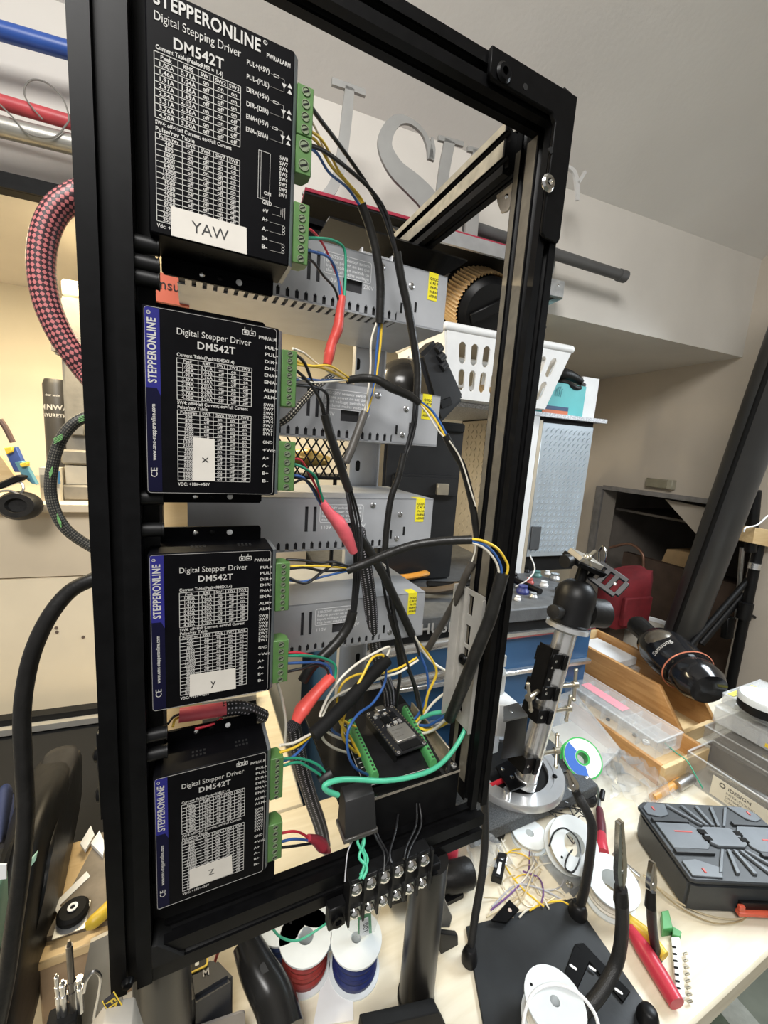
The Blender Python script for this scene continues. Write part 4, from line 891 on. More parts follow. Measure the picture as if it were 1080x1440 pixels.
# microcontroller module on headers
EZ = BZ + 0.012
es = thing('microcontroller_module', 'black microcontroller module with a metal shielded chip between the green terminals', 'circuit board', Pz(552, 1030, BZ))
E0, E1, E2, E3 = Pz(513, 1003, EZ), Pz(545, 1067, EZ), Pz(591, 1054, EZ), Pz(553, 991, EZ)
ex = (E3 - E0); ey = (E1 - E0); WX, WY = (E3 - E0).length, (E1 - E0).length
ezx = ex.normalized(); ezy = (ey - ezx * ey.dot(ezx)).normalized(); ME = Matrix(((ezx.x, ezy.x, 0, E0.x), (ezx.y, ezy.y, 0, E0.y), (ezx.z, ezy.z, 1, E0.z), (0, 0, 0, 1)))
EW, EL = 0.028, 0.054
EW, EL = WX, ey.dot(ezy)
b = MB(); b.prism([(p[0], p[1]) for p in rrect(0, 0, EW, EL, 0.002, 3)], -0.0016, ME); build('module_board', b, mat('module_black', (0.02, 0.02, 0.022), 0.3, 0, 0.2, 120), es)
for s in (0.0, 1.0):
    b = MB(); b.box((s * (EW - 0.0028) + 0.0001, 0.004, -0.012), (s * (EW - 0.0028) + 0.0027, EL - 0.004, -0.0016), ME); build('pin_header', b, BLKPLA, es)
    b = MB()
    for i in range(15):
        y = 0.005 + (EL - 0.010) * i / 14; b.box((s * (EW - 0.0028) + 0.0008, y - 0.0006, 0), (s * (EW - 0.0028) + 0.0020, y + 0.0006, 0.0008), ME)
    o = build('header_pins', b, mat('pin_gold', (0.55, 0.48, 0.32), 0.35, 0.8, 0.1, 90), es); o['kind'] = 'stuff'
b = MB(); b.box((EW * .22, EL * .50, 0.0), (EW * .84, EL * .82, 0.003), ME); sh = build('shield_can', b, mat('shield_metal', (0.42, 0.40, 0.36), 0.4, 0.7, 0.1, 60), es, bevel=0.0004)
MT = ME @ Matrix.Rotation(PI, 4, 'X')
b = MB()
for i, t in enumerate(('ESP-WROOM', 'FCC ID', 'Wi-Fi CE')): b.text(t, 0.0022, ME @ Matrix.Translation((EW * .30, EL * (.60 + .07 * i), 0.0032)) @ Matrix.Scale(-1, 4, (0, 1, 0)), 'L', True)
build('shield_text', b, mat('engraved', (0.2, 0.19, 0.17), 0.5, 0.5, 0.1, 50), sh)
b = MB(); b.box((EW * .22, EL * .84, 0.0), (EW * .84, EL * .97, 0.0008), ME); build('antenna', b, BLKMAT, es)
b = MB(); b.box((EW * .36, -0.002, 0.0), (EW * .64, EL * .09, 0.0028), ME); build('usb_port', b, STEEL, es, bevel=0.0003)
for i, (x, y, w, h, c) in enumerate(((.30, .22, .24, .15, BLKPLA), (.62, .16, .18, .14, BLKPLA), (.14, .14, .08, .06, PRINT), (.56, .38, .12, .05, PRINT), (.30, .42, .10, .04, PRINT), (.72, .36, .1, .08, PRINTD), (.22, .10, .09, .05, PRINTD), (.48, .13, .07, .05, PRINT))):
    b = MB(); b.box((EW * x, EL * y, 0), (EW * (x + w), EL * (y + h), 0.0012), ME); build('chip', b, c, es)
b = MB(); random.seed(3)
for i in range(40):
    x = random.uniform(.16, .80); y = random.uniform(.10, .47); b.box((EW * x, EL * y, 0), (EW * x + 0.0008, EL * y + 0.0005, 0.0007), ME)
o = build('tiny_parts', b, mat('tiny_parts_tan', (0.55, 0.48, 0.38), 0.5, 0.2, 0.3, 300), es); o['kind'] = 'stuff'
for x, y in ((.09, .965), (.91, .965), (.09, .035), (.91, .035)): build('corner_hole', MB().ring([(0.0010, 0.0), (0.0019, 0.0), (0.0019, 0.0003), (0.0010, 0.0003)], ME @ Matrix.Translation((EW * x, EL * y, 0)), 12), PRINTD, es)
# terminal cover block at the tray's front left corner
rc = thing('relay_block', 'black faceted plug housing at the front left corner of the tray', 'plug housing', Py(505, 1160, 0.29))
RYY = 0.292
c = [Py(478, 1132, RYY), Py(511, 1105, RYY), Py(525, 1140, RYY), Py(494, 1163, RYY)]
xa, xb = Py(480, 1140, RYY).x, Py(524, 1130, RYY).x; zt, zb_ = Py(500, 1112, RYY).z, Py(500, 1162, RYY).z
b = MB(); b.hexa([(xa, RYY - 0.012, zb_ + 0.004), (xb, RYY - 0.012, zb_ + 0.004), (xb, RYY + 0.009, zb_ + 0.004), (xa, RYY + 0.009, zb_ + 0.004)], [(xa + 0.001, RYY - 0.006, zt - 0.002), (xb - 0.002, RYY - 0.006, zt - 0.002), (xb - 0.002, RYY + 0.008, zt + 0.001), (xa + 0.001, RYY + 0.008, zt + 0.001)])
build('housing', b, mat('matte_block', (0.014, 0.014, 0.0145), 0.5, 0, 0.1, 60), rc, bevel=0.0008)
b = MB(); b.box((xa - 0.001, RYY - 0.013, zb_), (xb + 0.001, RYY + 0.01, zb_ + 0.004)); build('housing_base', b, mat('smoky_base', (0.06, 0.055, 0.05), 0.25, 0, 0.2, 60), rc, bevel=0.0005)

# ================================================================ barrier strip on the bottom bar
SY = 0.272
bs = thing('barrier_strip', 'black barrier strip with two rows of chrome screws under the tray', 'terminal strip', Py(540, 1240, SY))
sx0, sx1 = Py(487, 1265, SY).x, Py(600, 1215, SY).x; sz0, sz1 = Py(545, 1262, SY).z, Py(545, 1212, SY).z
b = MB(); b.box((sx0, SY - 0.004, sz0), (sx1, 0.280, sz1)); b.box((sx0, SY - 0.002, sz0 - 0.004), (sx1, 0.280, sz0)); build('strip_body', b, BLKPLA, bs, bevel=0.0006)
n = 6
for i in range(n + 1):
    x = sx0 + (sx1 - sx0) * i / n; build('divider', MB().box((x - 0.0009, SY - 0.0085, sz0 - 0.001), (x + 0.0009, SY - 0.004, sz1 + 0.003)), BLKPLA, bs)
for i in range(n):
    x = sx0 + (sx1 - sx0) * (i + .5) / n
    for z in (sz1 - 0.008, sz0 + 0.0065):
        big = z > (sz0 + sz1) / 2
        b = MB(); b.box((x - 0.0055, SY - 0.0052, z - 0.0058), (x + 0.0055, SY - 0.004, z + 0.0058)); cpn = build('clamp_plate', b, CHROME, bs)
        screw(cpn, (x, SY - 0.0052, z), (0, -1, 0.12), 0.0056 if big else 0.0045, CHROME, 'terminal_screw', 0.003)
for s, x in ((-1, sx0), (1, sx1)):
    xc = x + s * 0.008; b = MB(); b.box((min(x, x + s * 0.016), SY - 0.002, sz0 - 0.006), (max(x, x + s * 0.016), 0.280, sz0 + 0.016)); e = build('end_tab', b, BLKPLA, bs, bevel=0.001)
    b = MB(); b.ring([(0.0030, 0), (0.0056, 0), (0.0056, 0.003), (0.0030, 0.003)], frame_m((xc, SY - 0.002, sz0 + 0.004), (0, -1, 0)), 16); build('mounting_eye', b, BLACK, e)

# ================================================================ wiring
def W(parent, name, m, rpx, pts, seg=8, n=6, flat=1.0, radii=None, label=None):
    P = [Py(*p) for p in pts]; mid = P[len(P) // 2]; k = pxm(mid, 1)
    o = build(name, MB().tube(P, rpx * k, seg, n, flat=flat, radii=[r * k for r in radii] if radii else None), m, parent, smooth=60)
    if label: o['label'] = label
    return o
def harness(name, label, cat, pts0, parts):
    p = [Py(*q) for q in pts0]; root = thing(name, label, cat, p[0])
    for q in parts: W(root, *q)
    return root
BRBW = braid('braid_black_white', (0.012, 0.012, 0.014), (0.50, 0.48, 0.52), 1150, 5, 0.62)
BRDOT = braid('braid_chrome_dots', (0.02, 0.018, 0.015), (0.62, 0.56, 0.45), 1100, 4, 0.45)
BRRED = braid('braid_red_black', (0.03, 0.010, 0.014), (0.50, 0.15, 0.15), 900, 8, 0.06)
BRGRN = braid('braid_black_green', (0.016, 0.016, 0.014), (0.12, 0.11, 0.09), 1600, 8, 0.3)
harness('wire_harness', 'control wires of the YAW driver in a long black sleeve', 'wire harness', [(437, 190, .295)], [
    ('wire', WWHITE, 1.5, [(430, 158, .288), (446, 185, .30), (462, 225, .315), (490, 262, .33), (508, 290, .335)]),
    ('wire', WYEL, 1.9, [(430, 190, .288), (446, 200, .298), (466, 234, .312), (494, 264, .33), (512, 292, .335)]),
    ('wire', WYEL, 1.7, [(432, 181, .288), (455, 200, .30), (478, 243, .318), (505, 275, .332), (514, 292, .335)]),
    ('wire', WBLUE, 1.9, [(430, 206, .288), (446, 216, .298), (463, 243, .312), (488, 264, .328), (508, 292, .335)]),
    ('sleeve', BLKSHR, 6.2, [(508, 287, .335), (520, 320, .338), (530, 360, .34), (535, 400, .342), (534, 455, .345)], 12),
    ('wire', WWHITE, 1.5, [(531, 450, .345), (522, 480, .347), (521, 520, .348), (516, 560, .348), (511, 585, .348)]),
    ('wire', WBLUE, 1.6, [(534, 450, .345), (530, 490, .347), (526, 540, .348), (517, 582, .348)]),
    ('wire', WYEL, 1.6, [(537, 450, .345), (535, 485, .347), (529, 530, .348), (521, 565, .348), (515, 585, .348)]),
    ('sleeve', mat('grey_brown_sleeve', (0.075, 0.068, 0.06), 0.45, 0, 0.2, 80), 6.0, [(513, 580, .348), (504, 605, .345), (494, 632, .342), (486, 650, .34)], 12)])
harness('wire_harness', 'pair of black wires from the YAW driver in a second long sleeve', 'wire harness', [(443, 165, .295)], [
    ('wire', WBLACK, 2.6, [(430, 140, .288), (450, 168, .30), (478, 205, .315), (515, 258, .33), (538, 300, .335), (553, 345, .338), (559, 362, .338)]),
    ('wire', WBLACK, 2.6, [(430, 203, .288), (455, 212, .30), (490, 238, .318), (524, 270, .33), (545, 305, .335), (558, 360, .338)]),
    ('sleeve', BLKSHR, 5.6, [(558, 355, .338), (565, 395, .34), (573, 430, .342), (581, 475, .345), (587, 520, .346), (586, 560, .346)], 12),
    ('wire', WBLACK, 2.4, [(584, 548, .346), (581, 590, .345), (574, 620, .344), (568, 645, .343)]),
    ('wire', WBLACK, 2.4, [(588, 548, .346), (585, 590, .345), (578, 622, .344), (570, 645, .343)]),
    ('sleeve', BLKSHR, 4.6, [(568, 638, .343), (560, 672, .342), (550, 700, .342), (544, 740, .342), (541, 778, .342)], 10),
    ('wire', WBLACK, 2.0, [(541, 775, .342), (548, 815, .345), (556, 870, .35), (572, 930, .355), (588, 975, .36), (594, 1010, .365)])])
harness('motor_lead', 'coloured motor wires of the YAW driver gathered in red heat shrink', 'motor lead', [(435, 330, .295)], [
    ('wire', WRED, 1.6, [(424, 322, .288), (438, 324, .295), (455, 345, .31), (470, 378, .32), (479, 402, .32), (482, 425, .32)]),
    ('wire', WGRN, 1.9, [(424, 335, .288), (445, 335, .298), (468, 338, .315), (484, 350, .322), (486, 380, .322), (484, 425, .32)]),
    ('wire', WBLUE, 1.9, [(424, 350, .288), (440, 354, .298), (462, 362, .31), (474, 385, .318), (480, 425, .32)]),
    ('wire', WBLACK, 1.9, [(424, 360, .288), (440, 368, .298), (455, 388, .308), (470, 405, .315), (477, 425, .32)]),
    ('heat_shrink', SHRRED, 8.5, [(481, 417, .32), (478, 440, .32), (475, 462, .32), (467, 482, .32), (463, 498, .32), (460, 513, .32)], 14, 6, .75, [7, 8, 10, 9, 10, 8])])
harness('wire_harness', 'control wires of the X driver joined in a lumpy black sleeve', 'wire harness', [(424, 505, .295)], [
    ('wire', WWHITE, 1.6, [(412, 490, .288), (428, 497, .296), (445, 511, .308), (470, 527, .325), (490, 534, .335)]),
    ('wire', WYEL, 1.8, [(412, 505, .288), (430, 513, .296), (455, 518, .312), (475, 527, .325), (492, 537, .335)]),
    ('wire', WYEL, 1.6, [(412, 512, .288), (440, 515, .30), (465, 515, .315), (492, 532, .335)]),
    ('wire', WBLUE, 1.6, [(412, 535, .288), (430, 533, .296), (450, 535, .31), (475, 534, .33), (492, 535, .335)]),
    ('wire', WWHITE, 1.3, [(412, 528, .288), (432, 537, .296), (460, 537, .315), (492, 534, .335)]),
    ('sleeve', BLKSHR, 6.0, [(488, 535, .335), (510, 532, .335), (530, 534, .332), (550, 545, .33), (575, 556, .328), (590, 567, .326)], 12, 6, 1.0, [5, 6, 5.5, 6.5, 6, 5]),
    ('wire', WYEL, 1.7, [(586, 564, .326), (603, 578, .325), (617, 598, .322), (628, 618, .32)]),
    ('wire', WBLUE, 1.7, [(588, 563, .326), (607, 577, .325), (621, 598, .322), (631, 618, .32)]),
    ('wire', WWHITE, 1.3, [(587, 565, .326), (600, 580, .325), (614, 602, .322), (627, 618, .32)]),
    ('sleeve', BLKSHR, 5.0, [(626, 612, .32), (638, 635, .319), (650, 655, .318), (660, 690, .3175), (666, 720, .3175), (672, 765, .317)], 12),
    ('wire', WWHITE, 1.2, [(632, 620, .314), (645, 640, .314), (653, 660, .313), (662, 690, .312), (669, 712, .312)])])
harness('wire_harness', 'black signal wires of the X driver running down in a black sleeve', 'wire harness', [(424, 500, .295)], [
    ('wire', WBLACK, 2.2, [(412, 496, .288), (428, 510, .293), (440, 540, .302), (452, 570, .312), (456, 590, .315)]),
    ('wire', WBLACK, 2.2, [(412, 517, .288), (432, 535, .293), (446, 555, .302), (455, 575, .312), (458, 592, .315)]),
    ('wire', WBLACK, 2.2, [(412, 541, .288), (445, 545, .30), (460, 555, .31), (461, 575, .315), (460, 592, .315)]),
    ('sleeve', BLKSHR, 6.4, [(457, 583, .315), (464, 610, .317), (474, 640, .32), (483, 668, .323), (491, 690, .325)], 12)] + [
    ('wire', WBLACK, 1.8, [(488 + d * .6, 686, .325), (495 + d, 720, .326 + .002 * d), (501 + d, 760, .327 + .001 * d), (500 + d * .7, 810, .328), (495 + d * .5, 870, .33)]) for d in (-3, 0, 4, 8)] + [
    ('sleeve', BLKSHR, 7.2, [(496, 860, .33), (490, 880, .33), (475, 902, .328), (455, 922, .325), (438, 938, .322), (425, 958, .32)], 12)])
W(None, 'braided_cable', BRDOT, 4.6, [(470, 525, .36), (447, 543, .345), (425, 565, .335), (400, 592, .33), (370, 615, .33)], 10).update_tag() if False else None
o = W(None, 'braided_cable', BRDOT, 4.6, [(470, 525, .36), (447, 543, .345), (425, 565, .335), (405, 588, .33), (385, 600, .33)], 12); tag(o, 'speckled braided cable behind the X driver terminals', 'cable')
harness('motor_lead', 'coloured motor wires of the X driver gathered in pink heat shrink', 'motor lead', [(425, 655, .295)], [
    ('wire', WRED, 1.6, [(412, 645, .288), (424, 648, .292), (436, 668, .302), (447, 690, .31), (455, 708, .315)]),
    ('wire', WGRN, 2.0, [(412, 652, .288), (427, 658, .293), (443, 670, .302), (450, 690, .31), (456, 710, .315)]),
    ('wire', WBLUE, 2.0, [(412, 668, .288), (426, 672, .293), (438, 685, .302), (446, 700, .31), (453, 712, .315)]),
    ('wire', WBLACK, 1.8, [(412, 680, .288), (428, 674, .292), (442, 688, .302), (452, 710, .315)]),
    ('heat_shrink', SHRPNK, 9, [(453, 706, .315), (464, 722, .316), (476, 735, .317), (486, 752, .318), (497, 776, .32)], 14, 6, .75, [7, 9.5, 13, 13, 8])])
harness('wire_harness', 'control wires of the Y driver in a sleeve arching to the right post', 'wire harness', [(414, 800, .295)], [
    ('wire', WBLACK, 2.0, [(403, 787, .288), (425, 788, .295), (450, 792, .305), (470, 790, .312), (492, 798, .318)]),
    ('wire', WBLACK, 2.0, [(403, 800, .288), (430, 798, .295), (455, 803, .308), (492, 801, .318)]),
    ('wire', WYEL, 1.6, [(403, 797, .288), (435, 796, .297), (465, 797, .31), (492, 799, .318)]),
    ('wire', WBLACK, 2.0, [(403, 812, .288), (430, 820, .295), (452, 805, .305), (470, 795, .312), (492, 799, .318)]),
    ('wire', WBLUE, 1.7, [(403, 815, .288), (425, 818, .295), (450, 812, .305), (475, 806, .314), (494, 802, .318)]),
    ('sleeve', BLKSHR, 6.2, [(488, 802, .318), (515, 792, .312), (545, 779, .305), (580, 767, .296), (620, 761, .285), (664, 759, .27)], 12),
    ('wire', WYEL, 1.9, [(660, 758, .27), (680, 761, .268), (700, 772, .266), (712, 790, .266), (714, 800, .266), (711, 812, .267)]),
    ('wire', WBLUE, 1.9, [(660, 760, .27), (680, 766, .269), (695, 778, .268), (704, 795, .268), (706, 812, .268)]),
    ('wire', WWHITE, 1.8, [(660, 762, .27), (678, 769, .269), (692, 782, .268), (700, 797, .268), (702, 812, .268)]),
    ('sleeve', BLKSHR, 9.0, [(707, 806, .267), (698, 838, .268), (688, 872, .27), (672, 912, .275), (655, 955, .283), (640, 992, .30), (632, 1010, .31)], 14),
    ('wire', WWHITE, 1.9, [(634, 1003, .315), (622, 1016, .325), (610, 1026, .34), (596, 1031, .352), (585, 1028, .36)]),
    ('wire', WYEL, 1.9, [(637, 1004, .315), (634, 1012, .32), (618, 1022, .335), (600, 1027, .35), (588, 1022, .36)]),
    ('wire', WBLUE, 1.9, [(632, 1003, .315), (618, 1012, .33), (603, 1020, .345), (590, 1020, .358)])])
harness('motor_lead', 'coloured motor wires of the Y driver gathered in red heat shrink', 'motor lead', [(412, 925, .295)], [
    ('wire', WRED, 1.7, [(402, 918, .288), (420, 918, .295), (445, 924, .31), (462, 930, .318)]),
    ('wire', WGRN, 2.0, [(402, 922, .288), (425, 922, .296), (452, 925, .312), (470, 934, .318), (472, 948, .318), (468, 960, .316)]),
    ('wire', WBLUE, 1.9, [(402, 933, .288), (425, 932, .296), (450, 932, .312), (464, 940, .318), (466, 958, .316)]),
    ('wire', WBLACK, 1.8, [(402, 945, .288), (425, 940, .295), (445, 935, .31), (460, 942, .316), (463, 958, .316)]),
    ('heat_shrink', SHRRED, 10, [(466, 952, .316), (452, 966, .312), (438, 982, .308), (425, 998, .304), (416, 1015, .30)], 14, 6, .75, [9, 9, 10, 12, 8])])
# thick and braided cables crossing behind the board
o = W(None, 'braided_cable', BRBW, 9.0, [(503, 745, .345), (512, 790, .35), (520, 840, .36), (524, 890, .372), (532, 930, .385), (545, 965, .40), (548, 995, .41)], 14); tag(o, 'thick black and white braided cable hanging behind the tray', 'cable')
o = W(None, 'power_lead', BLKSHR, 6.2, [(497, 742, .34), (515, 768, .342), (535, 800, .345), (552, 835, .348), (568, 868, .352), (579, 892, .355)], 12); tag(o, 'black sleeved lead slanting down to the tray from the pink heat shrink', 'cable')
hs = harness('wire_harness', 'wires leaving the slanting black lead above the right terminals', 'wire harness', [(580, 892, .355)], [
    ('wire', WBLACK, 2.0, [(579, 890, .355), (586, 908, .357), (590, 922, .358)]),
    ('wire', WYEL, 1.8, [(577, 890, .355), (592, 908, .358), (602, 920, .36), (614, 945, .36), (602, 975, .362), (596, 1000, .366), (583, 1018, .37)]),
    ('wire', WWHITE, 1.8, [(583, 895, .355), (598, 920, .36), (612, 934, .36), (632, 948, .355), (640, 965, .352), (625, 975, .355), (606, 992, .362), (586, 1020, .37)]),
    ('wire', WBLUE, 1.8, [(590, 918, .358), (601, 950, .362), (600, 980, .365), (588, 1005, .37), (581, 1012, .372)]),
    ('wire', WYEL, 1.8, [(586, 925, .358), (560, 940, .355), (530, 948, .35), (505, 948, .345), (483, 960, .34), (474, 985, .335), (480, 1010, .335), (500, 1022, .35)]),
    ('wire', WWHITE, 1.8, [(588, 928, .358), (562, 945, .355), (540, 952, .35), (514, 962, .345)]),
    ('sleeve', mat('brown_sleeve', (0.055, 0.048, 0.04), 0.45, 0, 0.2, 80), 5.2, [(665, 790, .315), (654, 812, .32), (640, 845, .33), (622, 878, .345), (602, 912, .358)], 12),
    ('wire', WWHITE, 1.2, [(663, 792, .315), (668, 775, .312), (668, 762, .31)])])
o = W(None, 'sleeved_lead', BLKSHR, 6.0, [(550, 862, .365), (556, 890, .368), (562, 915, .372), (565, 935, .376)], 12); tag(o, 'short black sleeve with wires standing behind the slanting lead', 'cable')
hs2 = harness('wire_harness', 'thin black wires dropping behind the microcontroller module', 'wire harness', [(565, 935, .376)], [
    ('wire', WBLACK, 2.2, [(545, 800, .36), (549, 840, .363), (552, 868, .366)]),
    ('wire', WBLACK, 2.2, [(537, 810, .36), (543, 845, .363), (549, 868, .366)]),
    ('wire', WBLACK, 2.6, [(563, 930, .376), (562, 955, .385), (558, 980, .395), (556, 998, .40)]),
    ('wire', WBLACK, 2.6, [(567, 930, .376), (578, 950, .385), (585, 975, .39), (590, 1000, .40)])])
harness('wire_harness', 'thick black sleeve with white, yellow and blue wires looping into the left terminals', 'wire harness', [(440, 1030, .31)], [
    ('sleeve', BLKMAT, 9.5, [(544, 928, .335), (520, 952, .325), (495, 980, .315), (468, 1008, .305), (440, 1034, .298)], 14),
    ('wire', WWHITE, 1.9, [(540, 932, .335), (548, 912, .335), (540, 912, .333), (510, 928, .328), (483, 950, .322), (464, 975, .316), (452, 1000, .312), (450, 1008, .31)]),
    ('wire', WYEL, 2.1, [(538, 930, .335), (538, 921, .334), (524, 925, .33), (510, 950, .322), (492, 985, .315), (482, 1015, .312), (484, 1040, .322), (500, 1058, .345)]),
    ('wire', WBLUE, 2.1, [(543, 930, .335), (541, 960, .335), (525, 988, .325), (503, 1005, .315), (489, 1030, .306), (490, 1060, .306), (500, 1080, .31), (518, 1090, .322)]),
    ('wire', WWHITE, 1.9, [(514, 962, .345), (490, 970, .335), (465, 985, .322), (453, 1008, .312)]),
    ('wire', WWHITE, 1.9, [(450, 1022, .30), (455, 1040, .305), (470, 1052, .315), (487, 1058, .335)]),
    ('wire', WWHITE, 1.9, [(453, 1018, .30), (462, 1030, .306), (478, 1038, .32), (492, 1042, .345)]),
    ('wire', WBLUE, 1.9, [(464, 1010, .303), (466, 1025, .306), (478, 1034, .32), (490, 1036, .345)]),
    ('wire', WYEL, 1.9, [(473, 1002, .304), (482, 1022, .312), (494, 1040, .335), (506, 1063, .34)])])
o = W(None, 'ground_wire', WTEAL, 3.3, [(475, 1118, .285), (460, 1112, .282), (457, 1104, .282), (475, 1097, .283), (500, 1096, .285), (540, 1098, .287), (580, 1092, .289), (612, 1080, .292), (635, 1058, .296), (652, 1030, .302), (655, 1012, .308), (646, 1003, .315), (634, 1001, .325), (610, 1003, .345), (592, 1010, .36)], 10); tag(o, 'bright green wire curving across the front of the tray', 'wire')
harness('wire_harness', 'wires of the Z driver upper terminal with a small black plug', 'wire harness', [(404, 1060, .295)], [
    ('wire', WWHITE, 1.9, [(394, 1048, .288), (412, 1045, .294), (430, 1036, .30), (445, 1028, .305)]),
    ('wire', WYEL, 1.9, [(394, 1058, .288), (412, 1052, .294), (428, 1042, .30), (440, 1032, .305)]),
    ('wire', WBLUE, 1.9, [(394, 1072, .288), (412, 1064, .294), (426, 1050, .30), (436, 1036, .305)]),
    ('wire', WGRN, 1.9, [(394, 1068, .288), (415, 1066, .294), (435, 1070, .298), (450, 1078, .30), (460, 1090, .30)]),
    ('wire', WGRN, 1.9, [(394, 1078, .288), (418, 1072, .294), (432, 1078, .298), (448, 1088, .30), (456, 1094, .30)]),
    ('plug', BLKPLA, 8, [(450, 1098, .30), (458, 1091, .30), (466, 1086, .30)], 6)])
o = W(None, 'braided_cable', BRBW, 9.5, [(412, 1020, .33), (418, 1050, .335), (426, 1085, .34), (438, 1125, .345), (450, 1160, .35), (456, 1190, .355)], 14); tag(o, 'black and white braided cable hanging below the Z driver terminals', 'cable')
harness('motor_lead', 'red, blue and black wires of the Z driver in dark red heat shrink', 'motor lead', [(404, 1175, .295)], [
    ('wire', WRED, 1.7, [(394, 1172, .288), (412, 1169, .293), (424, 1172, .298), (436, 1180, .302)]),
    ('wire', WBLUE, 1.7, [(394, 1184, .288), (412, 1180, .293), (428, 1181, .298), (440, 1184, .302)]),
    ('wire', WBLACK, 1.7, [(394, 1192, .288), (412, 1190, .293), (425, 1188, .298), (438, 1186, .302)]),
    ('heat_shrink', mat('dark_red_shrink', (0.30, 0.03, 0.045), 0.35, 0, 0.1, 60), 8, [(434, 1178, .30), (444, 1182, .303), (452, 1188, .305), (460, 1196, .307)], 12, 6, .8, [5, 8, 11, 7])])
harness('motor_lead', 'pink heat shrink and braided bundle lying between the Y and Z drivers', 'motor lead', [(250, 1005, .30)], [
    ('heat_shrink', SHRPNK, 11, [(252, 1006, .318), (275, 1003, .318), (300, 999, .318), (318, 996, .318)], 14, 6, .8),
    ('braid', BRBW, 10, [(312, 998, .318), (335, 996, .319), (352, 1000, .32), (370, 1008, .325)], 12),
    ('wire', WYEL, 1.7, [(243, 1022, .305), (246, 1012, .312), (254, 1008, .318)]),
    ('wire', WBLACK, 1.8, [(236, 1018, .305), (244, 1008, .312), (254, 1004, .318)]),
    ('wire', WRED, 1.7, [(275, 1025, .305), (300, 1018, .312), (318, 1005, .318)])])
o = W(None, 'white_lead', WWHITE, 2.0, [(390, 960, .30), (397, 985, .305), (402, 1015, .31), (401, 1045, .315)], 8); tag(o, 'thin white lead hanging between the Y and Z terminals', 'wire')
# small green and black wires from the plug housing to the barrier strip
harness('wire_harness', 'twisted green wires running down to the barrier strip', 'wire harness', [(505, 1170, .28)], [
    ('wire', WTEAL, 2.0, [(505, 1166, .288), (503, 1185, .280), (513, 1205, .274), (510, 1225, .268), (506, 1236, .264)]),
    ('wire', WTEAL, 2.0, [(510, 1164, .288), (512, 1185, .280), (505, 1205, .274), (516, 1220, .268), (510, 1236, .264)]),
    ('wire', WTEAL, 2.0, [(515, 1164, .288), (510, 1190, .280), (517, 1210, .274), (507, 1230, .266)]),
    ('wire', WGREY, 0.9, [(503, 1170, .288), (490, 1195, .278), (486, 1225, .268), (485, 1240, .264)])])
harness('wire_harness', 'thin black wires running down to the barrier strip from the tray', 'wire harness', [(530, 1170, .29)], [
    ('wire', WBLACK, 1.7, [(522, 1162, .29), (530, 1180, .282), (540, 1200, .275), (540, 1225, .266)]),
    ('wire', WBLACK, 1.7, [(526, 1162, .29), (534, 1180, .282), (546, 1205, .275), (536, 1228, .266)]),
    ('wire', WBLACK, 1.7, [(560, 1145, .302), (556, 1170, .288), (548, 1200, .275), (553, 1220, .266)]),
    ('wire', WBLACK, 1.7, [(590, 1130, .302), (592, 1160, .288), (578, 1190, .275), (572, 1208, .266)]),
    ('wire', WBLACK, 1.7, [(586, 1130, .302), (585, 1160, .288), (572, 1190, .275), (568, 1208, .266)])])

# ================================================================ cables at the left of the frame
o = W(None, 'braided_hose', BRRED, 17, [(200, 262, .335), (165, 258, .35), (124, 268, .37), (100, 279, .37), (78, 297, .37), (63, 330, .37), (58, 375, .37), (66, 425, .37), (84, 468, .37), (105, 500, .37), (128, 530, .37), (160, 560, .35), (200, 575, .335)], 18); tag(o, 'thick red and black braided hose arching out left of the frame', 'hose')
g = thing('braided_cable', 'black braided cable with green flecks looping out left of the frame', 'cable', Py(72, 690, .36))
W(g, 'braid', BRGRN, 7.5, [(200, 590, .335), (150, 582, .355), (125, 585, .36), (102, 597, .36), (84, 622, .36), (74, 655, .36), (71, 690, .36), (79, 722, .36), (97, 748, .36), (130, 770, .36), (150, 778, .355), (200, 782, .335)], 14)
GFL = mat('green_fleck', (0.16, 0.38, 0.13), 0.5, 0, 0.3, 300)
for (ua, va), (ub, vb) in (((112, 590), (126, 585)), ((77, 620), (88, 614)), ((70, 668), (74, 660)), ((81, 727), (86, 738))):
    P = [Py(ua, va, .354), Py(ub, vb, .354)]; b = MB(); d = (P[1] - P[0]); k = pxm(P[0], 1)
    for j in range(4):
        off = Vector((0, 0, 1)) * (j - 1.5) * 2.2 * k; b.cyl(P[0] + off - d * .1, P[1] + off, 0.7 * k, seg=5)
    build('green_fleck', b, GFL, g)
g = thing('power_cable', 'thick black power cable hanging in a long curve left of the frame', 'cable', Py(15, 1400, .33))
W(g, 'cable_jacket', BLKRUB, 10.5, [(200, 812, .325), (150, 811, .335), (128, 816, .335), (98, 832, .335), (70, 866, .332), (48, 912, .33), (36, 960, .328), (31, 1010, .325), (33, 1070, .32), (36, 1130, .315), (34, 1180, .31), (28, 1240, .305), (18, 1310, .30), (8, 1380, .295), (-6, 1450, .29)], 16)
